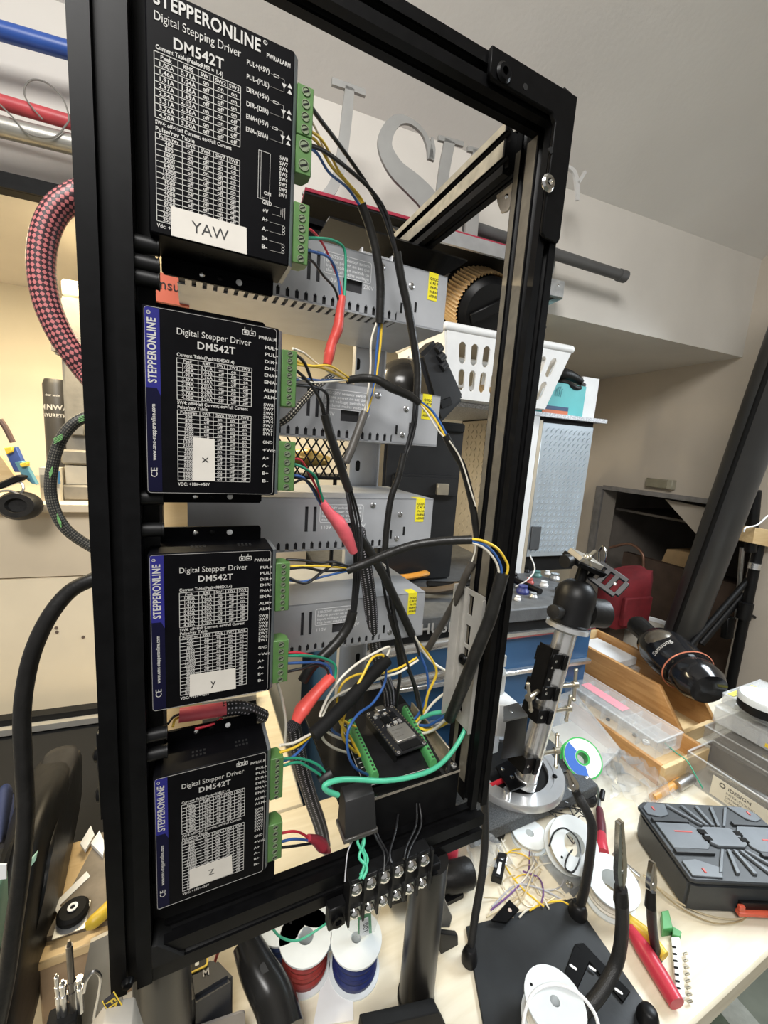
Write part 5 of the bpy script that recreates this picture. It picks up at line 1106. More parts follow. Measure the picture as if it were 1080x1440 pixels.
# ================================================================ wire spools and small things on the bench
UPV = Vector((0, 0, 1))
def spool(label, c, axis, R, w, wm, fm=SPOOLW, hub=0.38, group='wire spools on the bench', wires=True, name='wire_spool'):
    """c is the centre of the lower flange, axis points to the flange that faces us"""
    root = thing(name, label, 'spool', c, group); M = frame_m(c, axis); t = 0.0022; hr = R * hub
    for z in (0, w - t): build('flange', MB().ring([(hr * .8, z), (R, z), (R, z + t), (hr * .8, z + t)], M, 36), fm, root)
    build('hub', MB().ring([(hr * .8, 0), (hr, t), (hr, w - t), (hr * .8, w)], M, 24), fm, root)
    if wires:
        prof = []; n = 9
        for i in range(n):
            z0 = t + (w - 2 * t) * i / n; z1 = t + (w - 2 * t) * (i + 1) / n; rr = R * (0.86 + 0.03 * math.sin(i * 2.3))
            prof += [(rr * .965, z0 + .0002), (rr, (z0 + z1) / 2)]
        prof.append((R * .84, w - t - .0001)); build('wound_wire', MB().lathe([(hr, t)] + prof + [(hr, w - t)], M, 36, caps=False), wm, root)
    b = MB()
    for a in (0.6,): b.cyl(M @ Vector((R * .78 * math.cos(a), R * .78 * math.sin(a), w - .0002)), M @ Vector((R * .78 * math.cos(a), R * .78 * math.sin(a), w + .0003)), R * .05, seg=8)
    build('wire_hole', b, DARK, root)
    return root
MAGREEN = mat('reel_green', (0.05, 0.42, 0.10), 0.35, 0, 0.05, 50)
def on(u, v, z=0.0): return Pz(u, v, z)
SR = 0.0285
def spool_px(label, u, v, wm, R=SR, w=0.042, fm=SPOOLW, z0=0.0, tilt=(0, 0, 1), **k):
    c = Pz(u, v, z0 + w); return spool(label, (c.x, c.y, z0), Vector(tilt), R, w, wm, fm, **k)
spool_px('white spool of red wire below the frame, left of the blue spool', 430, 1316, mat('spool_red_wire', (0.24, 0.03, 0.026), 0.4, 0, 0.15, 200))
spool_px('white spool of dark blue wire below the barrier strip', 501, 1318, mat('spool_blue_wire', (0.014, 0.022, 0.10), 0.4, 0, 0.15, 200), hub=0.25)
spool_px('white spool of navy wire half hidden behind the red wire spool', 396, 1289, mat('spool_navy_wire', (0.015, 0.03, 0.10), 0.4, 0, 0.15, 200))
spool_px('white spool of black wire partly under the bottom bar near the red spool', 447, 1262, WBLACK, R=0.031)
spool_px('white spool of red wire at the far left under the frame', 236, 1330, mat('spool_red_wire', (0.24, 0.03, 0.026), 0.4, 0, 0.15, 200), R=0.026)
tag(W(None, 'loose_wire', WTEAL, 1.6, [(378, 1298, .33), (395, 1318, .33), (420, 1322, .33), (450, 1305, .33), (470, 1290, .335)], 6), 'thin green wire lying across the red wire spool', 'wire')
# grey card and clear bag between the frame and the blue spool
cd = thing('sandpaper_card', 'green topped card reading 100 pack in a clear bag on the blue spool', 'card', Pz(515, 1310, 0.045))
CY_ = 0.330
def poly_y(mb, pp, y, dep):
    P = [Py(u, v, y) for u, v in pp]; mb.prism([(p.x, p.z) for p in P][::-1] if False else [(p.x, p.z) for p in P], -dep, XZ(0, y, 0)); return mb
build('card', poly_y(MB(), [(503, 1275), (521, 1268), (523, 1312), (504, 1314)], CY_, 0.001), mat('card_green', (0.03, 0.30, 0.10), 0.5, 0, 0.05, 40), cd)
build('badge', poly_y(MB(), [(506, 1295), (518, 1290), (519, 1315), (506, 1316)], CY_ - 0.0015, 0.0005), WHITEPL, cd)
q = Py(511, 1314, CY_ - 0.003); b = MB(); b.text('100', 0.0085, XZ(q.x + .002, q.y, q.z) @ Matrix.Rotation(-PI / 2 + PI, 4, 'Z') @ Matrix.Translation((0.001, -0.003, 0)), 'L', True); b.text('PACK', 0.003, XZ(q.x + .006, q.y, q.z) @ Matrix.Rotation(PI / 2, 4, 'Z'), 'L', True); build('card_text', b, INK, cd)
build('bag', poly_y(MB(), [(486, 1282), (503, 1272), (540, 1262), (527, 1310), (505, 1320), (490, 1308)], CY_ - 0.006, 0.012), FILM, cd)
# paper slip
ps_ = [on(455, 1366), on(496, 1372), on(497, 1436), on(440, 1445)]
b = MB(); b.hexa([p + UPV * .0005 for p in ps_], [p + UPV * .0015 for p in ps_]); tag(build('paper_slip', b, mat('slip_white', (0.74, 0.74, 0.74), 0.6, 0, 0.03, 40)), 'blank white paper slip on the bench below the spools', 'paper')
# black torch-like handle
h0, h1, h2, h3 = Pz(345, 1322, 0.055), Pz(362, 1362, 0.045), Pz(385, 1405, 0.035), Pz(402, 1460, 0.03)
hd = thing('hand_tool', 'smooth black tool grip with an inset grip lying below the frame', 'hand tool', (h2.x, h2.y, 0))
build('grip', MB().tube([h0, h1, h2, h3], 0.016, 18, 6, radii=[0.0135, 0.0165, 0.0185, 0.0195, 0.0185]), mat('smooth_black', (0.014, 0.014, 0.014), 0.22, 0, 0.1, 40), hd)
dd = (h2 - h1).normalized(); b = MB(); Mg = frame_m(h1.lerp(h2, .25) + Vector((0.004, -0.011, 0.0125)), Vector((0.1, -.5, .8)), dd); b.prism(rrect(-0.012, -0.003, 0.014, 0.003, 0.002), 0.001, Mg); build('grip_inset', b, mat('inset_black', (0.03, 0.03, 0.03), 0.4, 0, 0.1, 40), hd)
# red tipped rod leaning beside it
tag(build('test_probe', MB().tube([Pz(318, 1313, 0.08), Pz(303, 1350, .05), Pz(287, 1415, .02), Pz(283, 1432, .006)], 0.0016, 8), mat('probe_red', (0.42, 0.06, 0.05), 0.4, 0, 0.1, 40)), 'thin red probe leaning beside the black handle', 'probe')
# battery pack with yellow button
bp = thing('battery_pack', 'black power tool battery pack with a yellow framed button', 'battery', Pz(290, 1400, 0))
e0, e1, e2, e3 = Pz(262, 1362, .07), Pz(303, 1343, .07), Pz(331, 1372, .07), Pz(268, 1410, .07)
ctr = (e0 + e1 + e2 + e3) / 4; 
b = MB(); b.hexa([Vector((p.x, p.y - 0.004, 0.001)) for p in (e0, e3, e2, e1)], [e0, e3, e2, e1]); build('pack_body', b, mat('pack_dark', (0.02, 0.022, 0.028), 0.45, 0, 0.15, 50), bp, bevel=0.004, seg=2)
g0 = Pz(277, 1356, .0705); ex_ = (e1 - e0).normalized(); b = MB(); M = frame_m(g0, UPV, ex_); b.ringprism(rrect(-.010, -.006, .010, .006, .003), rrect(-.0085, -.0045, .0085, .0045, .0025), .0012, M); build('button_frame', b, CYE, bp)
build('button', MB().prism(rrect(-.0085, -.0045, .0085, .0045, .0025), .0008, M), BLKPLA, bp); build('button_light', MB().prism(rrect(-.0018, -.0018, .0018, .0018, .0006), .0012, M), WHITEPL, bp)
g1 = Pz(290, 1372, .0705); b = MB(); b.text('M', 0.008, frame_m(g1, UPV, ex_), 'C', True); build('pack_mark', b, PRINT, bp)
fp = (e3 + e2) / 2; b = MB(); Mq = frame_m((fp.x - .002, fp.y - .0062, 0.028), (-0.15, -1, 0.1), (1, 0.2, 0)); b.prism(rrect(-.024, -.018, .030, .014, .004), .002, Mq); build('side_panel', b, mat('pack_grey', (0.22, 0.20, 0.18), 0.5, 0, 0.1, 50), bp)

# ================================================================ left bench corner: bag, block, drill bits, meter
LEA = mat('black_leather', (0.0045, 0.0043, 0.004), 0.42, 0, 0.25, 14, 0.3, 40, spec=0.25)
bg = thing('leather_bag', 'black leather bag slumped on the bench at the left', 'bag', Pz(55, 1330, 0))
def slab(rows, m, name, parent, thick=0.02):
    """folded sheet: rows of (u, v, y) points, given a real thickness"""
    n = len(rows[0]); vs = []
    for r in rows: vs += [Py(*p) for p in r]
    k = len(rows); fs = []
    for i in range(k - 1):
        for j in range(n - 1): fs.append((i * n + j, i * n + j + 1, (i + 1) * n + j + 1, (i + 1) * n + j))
    me = bpy.data.meshes.new(name); w = Vector(parent['_w']) if parent is not None else Vector((0, 0, 0))
    me.from_pydata([tuple(p) for p in vs], [], fs); me.shade_smooth(); me.materials.append(m)
    o = bpy.data.objects.new(name, me); COL.objects.link(o)
    s2 = o.modifiers.new('sub', 'SUBSURF'); s2.levels = 2; s2.render_levels = 2
    s1 = o.modifiers.new('solid', 'SOLIDIFY'); s1.thickness = thick; s1.offset = 1
    if parent is not None: o.parent = parent; o.matrix_parent_inverse = Matrix.Translation(-w)
    return o
slab([[(50, 1075, .60), (75, 1055, .60), (115, 1046, .60), (116, 1075, .62)], [(25, 1120, .54), (60, 1100, .50), (95, 1085, .50), (116, 1112, .58)], [(5, 1185, .47), (35, 1160, .44), (70, 1135, .45), (112, 1140, .55)], [(-10, 1260, .42), (25, 1230, .40), (62, 1195, .42), (100, 1200, .50)], [(-20, 1350, .38), (20, 1320, .37), (50, 1285, .39), (85, 1275, .45)], [(-30, 1450, .35), (10, 1440, .345), (32, 1400, .37), (62, 1370, .41)], [(-30, 1500, .34), (10, 1500, .34), (30, 1480, .36), (45, 1450, .40)]], LEA, 'bag_side', bg, 0.03)
slab([[(60, 1062, .598), (78, 1050, .585), (112, 1044, .585)], [(52, 1090, .57), (80, 1072, .545), (110, 1066, .56)], [(40, 1150, .52), (72, 1105, .485), (102, 1098, .53)], [(22, 1200, .47), (56, 1150, .44), (88, 1138, .49)]], mat('black_leather_flap', (0.020, 0.019, 0.018), 0.36, 0, 0.2, 14, 0.3, 40, spec=0.4), 'bag_flap', bg, 0.006)
o = slab([[(-5, 1110, .56), (10, 1098, .56), (20, 1108, .57)], [(-8, 1145, .53), (8, 1130, .53), (18, 1140, .55)], [(-10, 1190, .50), (4, 1180, .50), (12, 1190, .52)]], mat('navy_cloth', (0.02, 0.03, 0.08), 0.8, 0, 0.2, 30), 'navy_cloth', None, 0.02); tag(o, 'fold of navy cloth behind the leather bag', 'cloth')
gb = thing('green_tub', 'small green tub with a white label in front of the leather bag', 'tub', Py(10, 1260, .335))
build('tub_body', poly_y(MB(), [(-25, 1215), (12, 1218), (14, 1300), (-25, 1300)], .345, -0.03), mat('tub_green', (0.14, 0.28, 0.22), 0.5, 0, 0.08, 40), gb, bevel=0.002)
build('tub_flap', poly_y(MB(), [(30, 1225), (52, 1200), (50, 1210), (32, 1234)], .36, 0.003), mat('tub_green_light', (0.30, 0.48, 0.38), 0.5, 0, 0.08, 40), gb)
build('tub_label', poly_y(MB(), [(-25, 1216), (9, 1216), (9, 1236), (-25, 1240)], .311, 0.001), WHITEPL, gb)
# wooden block with a stone slab on top
kb = thing('wooden_block', 'brown wooden block under a dusty stone slab at the lower left', 'block', Pz(105, 1400, 0))
KZ = 0.085
k0 = Pz(57, 1330, KZ); k1 = Pz(152, 1312, KZ)
kx0, kx1, ky0 = k0.x, k1.x + 0.02, min(k0.y, k1.y)
b = MB(); b.box((kx0, ky0, 0.0), (kx1, ky0 + 0.12, KZ - 0.010)); build('block_body', b, WOODK, kb, bevel=0.002)
b = MB(); b.box((kx0 - 0.004, ky0 - 0.004, KZ - 0.010), (kx1, ky0 + 0.122, KZ)); build('block_top', b, WOODP, kb, bevel=0.001)
s0, s1, s2, s3 = Pz(64, 1325, KZ), Pz(118, 1317, KZ), Pz(150, 1200, KZ), Pz(112, 1205, KZ)
sl = tag(build('stone_slab', MB().hexa([s0, Vector((kx1, s1.y, KZ)), Vector((kx1, ky0 + .118, KZ)), Vector((kx0 + .03, ky0 + .118, KZ))], [p + UPV * .006 for p in (s0, Vector((kx1, s1.y, KZ)), Vector((kx1, ky0 + .118, KZ)), Vector((kx0 + .03, ky0 + .118, KZ)))]), mat('dusty_stone', (0.20, 0.17, 0.13), 0.8, 0, 0.25, 40, 0.3, 120)), 'dusty grey stone slab on the wooden block', 'slab')
SZ = KZ + 0.006
def quad_on(name, label, cat, pp, z, h, m, parent=None):
    P = [Pz(u, v, z) for u, v in pp]; o = build(name, MB().hexa([p + UPV * .0003 for p in P], [p + UPV * (h + .0003) for p in P]), m, parent)
    if parent is None: tag(o, label, cat)
    return o
quad_on('paper_strip', 'long white paper strip with print on the stone slab', 'paper', [(80, 1268), (122, 1226), (127, 1233), (84, 1274)], SZ, .0006, WHITEPL)
quad_on('paper_strip', 'short folded white paper at the end of the long paper strip', 'paper', [(76, 1278), (80, 1268), (94, 1290), (88, 1298)], SZ, .0012, WHITEPL)
quad_on('paper_strip', 'crumpled white label near the top of the stone slab', 'paper', [(113, 1190), (128, 1165), (133, 1178), (120, 1200)], SZ, .004, WHITEPL)
quad_on('paper_strip', 'white label beside the left post above the stone slab', 'paper', [(128, 1190), (140, 1172), (148, 1190), (145, 1208)], SZ, .004, WHITEPL)
c = Pz(103, 1288, SZ); cw = thing('caster_wheel', 'small dark caster wheel with a pale washer on the stone slab', 'caster', c)
build('wheel', MB().lathe([(0.0125, 0.001), (0.0135, 0.003), (0.0135, 0.007), (0.011, 0.0095), (0.004, 0.0095), (0.0038, 0.0105), (0.0001, 0.0105)], Matrix.Translation(c), 24), BLKMAT, cw)
build('washer', MB().ring([(0.0022, 0.0107), (0.0044, 0.0107), (0.0044, 0.0115), (0.0022, 0.0115)], Matrix.Translation(c), 20), WHITEPL, cw)
build('base_plate', MB().box((c.x - .013, c.y - .017, SZ), (c.x + .013, c.y + .010, SZ + .001)), GALV, cw)
pl_ = thing('yellow_pliers', 'pliers with a yellow handle tip beside the caster wheel', 'pliers', Pz(135, 1300, SZ))
build('handle', MB().tube([Pz(121, 1303, SZ + .008), Pz(130, 1297, SZ + .009), Pz(142, 1287, SZ + .010), Pz(156, 1272, SZ + .010)], 0.006, 12, radii=[.0035, .0062, .0066, .006]), mat('handle_yellow', (0.72, 0.50, 0.05), 0.4, 0, 0.06, 40), pl_)
build('jaw', MB().tube([Pz(156, 1272, SZ + .010), Pz(175, 1250, SZ + .010)], 0.004, 10, smooth=False), STEEL, pl_)
# tall grey plate leaning by the post, with a hole
gp = thing('grey_plate', 'grey metal plate with a round hole leaning beside the left post', 'plate', Py(130, 1440, .32))
build('plate_body', poly_y(MB(), [(128, 1320), (170, 1300), (175, 1480), (100, 1480), (112, 1400)], .318, -0.003), mat('plate_grey', (0.30, 0.28, 0.24), 0.45, 0.3, 0.1, 30), gp)
q = Py(147, 1341, .318); build('plate_hole', MB().cyl((q.x, .3172, q.z), (q.x, .3185, q.z), 0.0036, seg=16), DARK, gp)
# drill bits standing in a holder
db = thing('bit_holder', 'dark bit holder block in front of the wooden block', 'holder', Py(88, 1440, .30))
bx0 = Py(66, 1430, .30).x; bx1 = Py(112, 1430, .30).x; bz = Py(88, 1425, .30).z
build('holder_block', MB().box((bx0, .292, 0.0), (bx1, .306, max(bz, .03))), BLKMAT, db, bevel=.001)
for i, (u, v, r, lab) in enumerate(((99, 1326, 4.4, 'dark'), (103, 1372, 3.0, 'a'), (110, 1384, 3.0, 'b'), (117, 1385, 5.0, 'c'), (124, 1376, 5.0, 'd'))):
    pass
for i, (u, v, r, lab) in enumerate(((97, 1326, 4.2, 'tallest dark steel drill bit in the bit holder'), (79, 1372, 2.6, 'slim steel drill bit at the left of the bit holder'), (104, 1378, 2.6, 'slim steel drill bit right of the tallest bit'), (88, 1382, 4.0, 'thick shiny steel drill bit in the middle of the holder'), (112, 1386, 4.0, 'thick shiny steel drill bit at the right end of the holder'))):
    y_ = .299; p = Py(u, v, y_); k = pxm(p, 1); b = MB(); zb = max(bz, .03)
    b.cyl((p.x, y_, zb - .004), (p.x, y_, p.z - r * k), r * k, seg=12); b.cyl((p.x, y_, p.z - r * k), (p.x, y_, p.z + r * k), r * k * .7, r * k * .4, 12); b.cyl((p.x, y_, zb + .012), (p.x, y_, zb + .018), r * k * 1.25, seg=12); b.cyl((p.x, y_, zb + .024), (p.x, y_, zb + .027), r * k * 1.2, seg=12)
    tag(build('drill_bit', b, STEEL if i else mat('dark_steel', (0.12, 0.11, 0.10), 0.35, 0.8, 0.15, 60)), lab, 'drill bit', 'drill bits in the holder')
tag(build('wire_hook', MB().tube([Py(*p) for p in ((118, 1395, .298), (122, 1378, .298), (132, 1366, .298), (141, 1374, .298), (138, 1400, .298), (133, 1425, .298), (132, 1445, .298))], .0012, 8), STEEL), 'bent steel wire hook beside the drill bits', 'hook')
# meter with a yellow lined label
mt = thing('test_meter', 'grey test instrument with a yellow lined black label at the bottom edge', 'instrument', Py(165, 1440, .27))
MY = .268
build('meter_case', poly_y(MB(), [(120, 1450), (150, 1408), (190, 1400), (215, 1480), (120, 1480)], MY + .003, -0.02), mat('meter_grey', (0.40, 0.37, 0.32), 0.5, 0, 0.08, 40), mt, bevel=.001)
L0, L1, L2, L3 = (144, 1408), (160, 1395), (188, 1440), (172, 1455)
build('label_plate', poly_y(MB(), [L0, L3, L2, L1], MY, -0.001), mat('label_black', (0.02, 0.02, 0.03), 0.4, 0, 0.1, 40), mt)
def seg_y(a, b_, y, r): return MB().cyl(Py(*a, y), Py(*b_, y), r, seg=5)
for a, b_ in ((L0, L3), (L1, L2)): build('label_line', seg_y(a, b_, MY - .0008, .0004), CYE, mt)
pa, pb = Py(153, 1407, MY - .001), Py(177, 1440, MY - .001); d = (pb - pa); ang_ = math.atan2(d.z, d.x)
b = MB(); b.text('FNIRSI', 0.0075, XZ(pa.x, pa.y, pa.z) @ Matrix.Rotation(ang_ , 4, 'Z') @ Matrix.Translation((0, -0.002, 0)), 'L', True, width=d.length); build('label_text', b, CYE, mt)
# ================================================================ motion rig on a granite base
GRAN = mat('dark_granite', (0.055, 0.06, 0.065), 0.55, 0, 0.6, 500, 0.1, 400)
gz = 0.034
def quad(pp, z): return [Pz(u, v, z) for u, v in pp]
rig = thing('ball_head_rig', 'aluminium column rig with a black ball head on a granite base', 'camera rig', Pz(735, 1120, 0))
gq = quad([(842, 1104), (664, 1178), (620, 1090), (770, 1036)], gz)
b = MB(); b.hexa([Vector((p.x, p.y, gz - .020)) for p in gq], gq); build('granite_base', b, GRAN, rig, bevel=.0015)
for u, v in ((838, 1118), (690, 1172), (655, 1120), (765, 1062)): p = Pz(u, v, .01); q = p.lerp((gq[0] + gq[2]) / 2, .12); build('rubber_foot', MB().lathe([(.016, 0), (.017, .008), (.013, .014), (.0001, .014)], Matrix.Translation((q.x, q.y, 0)), 18), BLKRUB, rig)
rc_ = Pz(718, 1082, gz); RR = pxm(Pz(718, 1082, gz), 70)
rg = build('turntable_ring', MB().ring([(RR * .70, gz), (RR, gz), (RR, gz + .010), (RR * .985, gz + .012), (RR * .80, gz + .012), (RR * .79, gz + .010), (RR * .70, gz + .010)], Matrix.Translation((rc_.x, rc_.y, 0)), 64), mat('satin_ring', (0.66, 0.67, 0.68), 0.32, 0.75, 0.04, 40), rig); rg['label'] = 'satin aluminium turntable ring'
build('ring_floor', MB().cyl((rc_.x, rc_.y, gz), (rc_.x, rc_.y, gz + .004), RR * .705, seg=40), BLKMAT, rig)
for u, v in ((780, 1092), (668, 1140), (825, 1094)): screw(rig, Pz(u, v, gz + .012 if u < 800 else gz), (0, 0, 1), .0042, BLACK if u < 800 else CHROME, 'socket_screw', .003)
t0 = Pz(737, 1103, gz + .012); t1 = Py(797, 884, t0.y + .01); tr_ = pxm(t0, 14.5); td = (t1 - t0).normalized()
cl_ = build('column', MB().cyl(t0, t1, tr_, seg=32).cyl(t0, t0 + td * .012, tr_ * 1.08, seg=32), ALUSH, rig); cl_['label'] = 'bright aluminium column'
def colp(v): # point of the column axis at picture row v
    best = min(((abs((lambda q: 720 + FPX * (q.dot(Vector((AX.y, AY.y, AZ.y)))) / q.dot(FWD))(t0.lerp(t1, i / 200) - O) - v), i) for i in range(201))); return t0.lerp(t1, best[1] / 200)
build('top_disc', MB().lathe([(tr_ * 1.0, -.006), (tr_ * 1.25, -.003), (tr_ * 1.95, 0), (tr_ * 1.95, .007), (tr_ * 1.7, .008), (.0001, .008)], frame_m(t1, td), 36), mat('satin_ring', (0.66, 0.67, 0.68)), rig)
hb = t1 + td * .008; kk = tr_ / 14.5 * 1.12
build('head_body', MB().lathe([(21 * kk, 0), (24 * kk, 4 * kk), (23 * kk, 18 * kk), (24 * kk, 34 * kk), (22 * kk, 46 * kk), (14 * kk, 54 * kk), (9 * kk, 56 * kk), (.0001, 56 * kk)], frame_m(hb, td), 32), BLKPLA, rig)
sd = Vector((1, -.25, -.12)).normalized(); hc = hb + td * 18 * kk
build('lock_knob', MB().lathe([(9 * kk, 8 * kk), (10 * kk, 20 * kk), (17 * kk, 22 * kk), (18 * kk, 28 * kk), (18 * kk, 46 * kk), (15 * kk, 49 * kk), (8 * kk, 49 * kk), (7 * kk, 46 * kk), (.0001, 46 * kk)], frame_m(hc, sd), 20), BLKRUB, rig)
build('pan_knob', MB().lathe([(5 * kk, 14 * kk), (5 * kk, 30 * kk), (8 * kk, 31 * kk), (8 * kk, 44 * kk), (.0001, 45 * kk)], frame_m(hc - td * 4 * kk, Vector((-1, -.2, .25))), 14), BLKRUB, rig)
bn = hb + td * 56 * kk
build('ball_stem', MB().cyl(bn - td * 2 * kk, bn + td * 16 * kk, 7 * kk, 6 * kk, 18), BLACK, rig)
cc = bn + td * 18 * kk
MC = frame_m(cc, td + Vector((.10, -.35, 0)), (1, -.2, 0))
b = MB(); b.box((-26 * kk, -15 * kk, 0), (24 * kk, 15 * kk, 6 * kk), MC); build('clamp_plate', b, BLACK, rig, bevel=.001)
b = MB(); b.box((-24 * kk, -12 * kk, 6 * kk), (14 * kk, 12 * kk, 13 * kk), MC); build('quick_plate', b, mat('bronze_grey_plate', (0.34, 0.32, 0.28), 0.4, 0.4, 0.1, 60), rig, bevel=.0008)
build('clamp_knob', MB().lathe([(4 * kk, 0), (4 * kk, 8 * kk), (8 * kk, 9 * kk), (8 * kk, 18 * kk), (.0001, 18 * kk)], frame_m(MC @ Vector((-20 * kk, 0, 3 * kk)), Vector((-1, -.1, -.05))), 14), BLKRUB, rig)
# folding arm going off to the right and down
a0_, a1_ = MC @ Vector((16 * kk, 0, 2 * kk)), Py(858, 828, t1.y - .01)
ax_ = (a1_ - a0_).normalized(); L_ = (a1_ - a0_).length; MA = frame_m(a0_, (O - a0_).normalized() + UPV * .4, ax_)
b = MB(); b.box((0, -.019, -.004), (L_, -.012, .004), MA); b.box((0, .012, -.004), (L_, .019, .004), MA)
for f in (0, .3, .6, .94): b.box((L_ * f, -.013, -.004), (L_ * f + .008, .013, .004), MA)
ar_ = build('slotted_arm', b, mat('arm_black', (.008, .008, .0085), .35, 0, .1, 60, spec=.3), rig, bevel=.0006); ar_['label'] = 'black slotted side arm'
screw(ar_, MA @ Vector((L_ * .78, 0, .003)), MA.to_3x3() @ Vector((0, 0, 1)), .003, CHROME)
w0 = Py(826, 784, t1.y - .01); b = MB(); b.cyl(w0 + Vector((-.012, 0, -.006)), w0 + Vector((.016, 0, .010)), .0026, seg=10); b.cyl(w0, w0 + Vector((.008, 0, -.018)), .0040, .0045, 12); b.ball(w0, .0062); build('wing_bolt', b, mat('warm_steel', (0.55, 0.50, 0.40), 0.3, 0.9, 0.1, 60), rig)
# clamps on the column
CLM = BLACK
def clamp_at(v, du, w=.034, h=.020, hand=None, name='column_clamp'):
    c = colp(v); M = frame_m(c, td, (1, 0, 0)); b = MB(); n = 24; pr = tr_ * 1.18
    b.box((-w, -tr_ * 1.05, -h / 2), (-tr_ * .80, tr_ * 1.0, h / 2), M); b.box((-tr_ * .8, tr_ * .98, -h / 2), (tr_ * 1.3, tr_ * 1.4, h / 2), M); b.box((tr_ * 1.03, -tr_ * .1, -h / 2), (tr_ * 1.4, tr_ * 1.0, h / 2), M); b.box((-tr_ * .80, -tr_ * 1.25, -h / 2), (-tr_ * .25, -tr_ * 1.0, h / 2), M)
    o = build(name, b, CLM, rig, bevel=.0008); screw(o, M @ Vector((-w * .75, -tr_ * .97, 0)), M.to_3x3() @ Vector((0, -1, 0)), .0034, CHROME); return M
M1 = clamp_at(925, 0, .036, .024); M2 = clamp_at(968, 0, .040, .022); M3 = clamp_at(1000, 0, .034, .022); M4 = clamp_at(1066, 0, .034, .026)
b = MB(); b.box((-.040, -tr_ * 1.0, -.060), (-.026, -tr_ * .8, .020), M1); b.box((-.040, -tr_, -.06), (-.038, tr_ * .6, .02), M1); bpl = build('side_plate', b, CLM, rig, bevel=.0006)
for dz in (-.01, -.03, -.045): screw(bpl, M1 @ Vector((-.033, -tr_ * 1.0, dz)), M1.to_3x3() @ Vector((0, -1, 0)), .0022, CHROME)
def thandle(c, d, bar, m=mat('warm_steel', (0.55, 0.50, 0.40))):
    b = MB(); d = Vector(d).normalized(); bar = Vector(bar).normalized(); e = c + d * .030; b.cyl(c, e, .0035, seg=10); b.cyl(e - bar * .024, e + bar * .024, .0028, seg=10); b.ball(e - bar * .024, .0036); b.ball(e + bar * .024, .0036); b.cyl(e - d * .004, e + d * .004, .006, seg=12); return build('t_handle', b, m, rig)
thandle(M2 @ Vector((-.036, -tr_ * .5, 0)), (-1, -.3, 0), (.3, 0, -1)); thandle(M2 @ Vector((tr_ * 1.2, 0, .004)), (1, -.2, 0), (.15, .2, 1)); thandle(M3 @ Vector((tr_ * 1.2, 0, 0)), (1, -.2, .05), (.1, .1, -1)); thandle(M4 @ Vector((tr_ * 1.2, 0, .006)), (1, -.2, .1), (.5, .5, .7))
# L plates near the base
pz0 = Pz(735, 1086, gz + .03)
b = MB(); b.hexa([Py(704, 1068, t0.y - .015), Py(735, 1062, t0.y - .015), Py(737, 1062, t0.y - .01), Py(705, 1068, t0.y - .01)], [Py(712, 1015, t0.y - .015), Py(741, 1008, t0.y - .015), Py(742, 1008, t0.y - .01), Py(713, 1015, t0.y - .01)]); build('upright_plate', b, CLM, rig)
b = MB(); b.hexa([Py(708, 1016, t0.y - .03), Py(742, 1008, t0.y - .015), Py(728, 990, t0.y + .012), Py(708, 996, t0.y + .005)], [p + UPV * .003 for p in (Py(708, 1016, t0.y - .03), Py(742, 1008, t0.y - .015), Py(728, 990, t0.y + .012), Py(708, 996, t0.y + .005))]); lp = build('top_flap', b, mat('grey_black_plate', (0.05, 0.05, 0.05), 0.4, 0.2, 0.1, 60), rig); screw(lp, Py(718, 1004, t0.y - .011) + UPV * .003, (0, 0, 1), .0024)
zb4 = gz + .026; P = quad([(718, 1112), (753, 1098), (728, 1062), (697, 1078)], zb4); b = MB(); b.hexa([p - UPV * .003 for p in P], P); lp = build('base_bracket', b, CLM, rig); 
for u, v in ((720, 1093), (707, 1082)): screw(lp, Pz(u, v, zb4), (0, 0, 1), .0036, CHROME)
q = Pz(718, 1112, zb4); build('spacer', MB().cyl((q.x, q.y + .006, gz + .012), (q.x, q.y + .006, zb4 - .003), .006, seg=14), ALUSH, rig)
tag(build('small_motor', MB().cyl(Pz(690, 1105, gz + .008), Pz(712, 1095, gz + .008), .004, seg=10), WRED), 'short red cable end inside the turntable ring', 'cable end')
# white stand and motor behind the right post
mo = thing('stepper_motor', 'small pale stepper motor on a white stand behind the right post', 'motor', Pz(690, 985, 0.04))
MYY = min(Pz(690, 985, .05).y, .515)
def pboxy(mb, u0, u1, v0, v1, y, dep):
    um = (u0 + u1) / 2; vm = (v0 + v1) / 2; return mb.box((Py(u0, vm, y).x, y, Py(um, v1, y).z), (Py(u1, vm, y).x, y + dep, Py(um, v0, y).z))
build('motor_can', MB().cyl((Py(694, 950, MYY).x, MYY, Py(694, 968, MYY).z), (Py(694, 950, MYY).x, MYY, Py(694, 942, MYY).z), pxm(Py(694, 950, MYY), 17), seg=20), mat('motor_pale', (0.50, 0.50, 0.48), 0.4, 0.4, 0.1, 50), mo)
build('motor_face', pboxy(MB(), 676, 712, 926, 942, MYY - .02, .05), mat('motor_white', (0.62, 0.62, 0.60), 0.45, 0.1, 0.05, 50), mo, bevel=.001)
build('motor_top', pboxy(MB(), 680, 708, 918, 927, MYY - .014, .04), BLKPLA, mo, bevel=.001)
build('stand', poly_y(MB(), [(676, 968), (704, 968), (712, 985), (688, 1010), (672, 1010)], MYY, -0.05), WHITEPL, mo, bevel=.001)
build('stand_foot', MB().box((Py(672, 1010, MYY).x, MYY - .01, 0), (Py(700, 1010, MYY).x, MYY + .05, Py(685, 1010, MYY).z)), WHITEPL, mo)

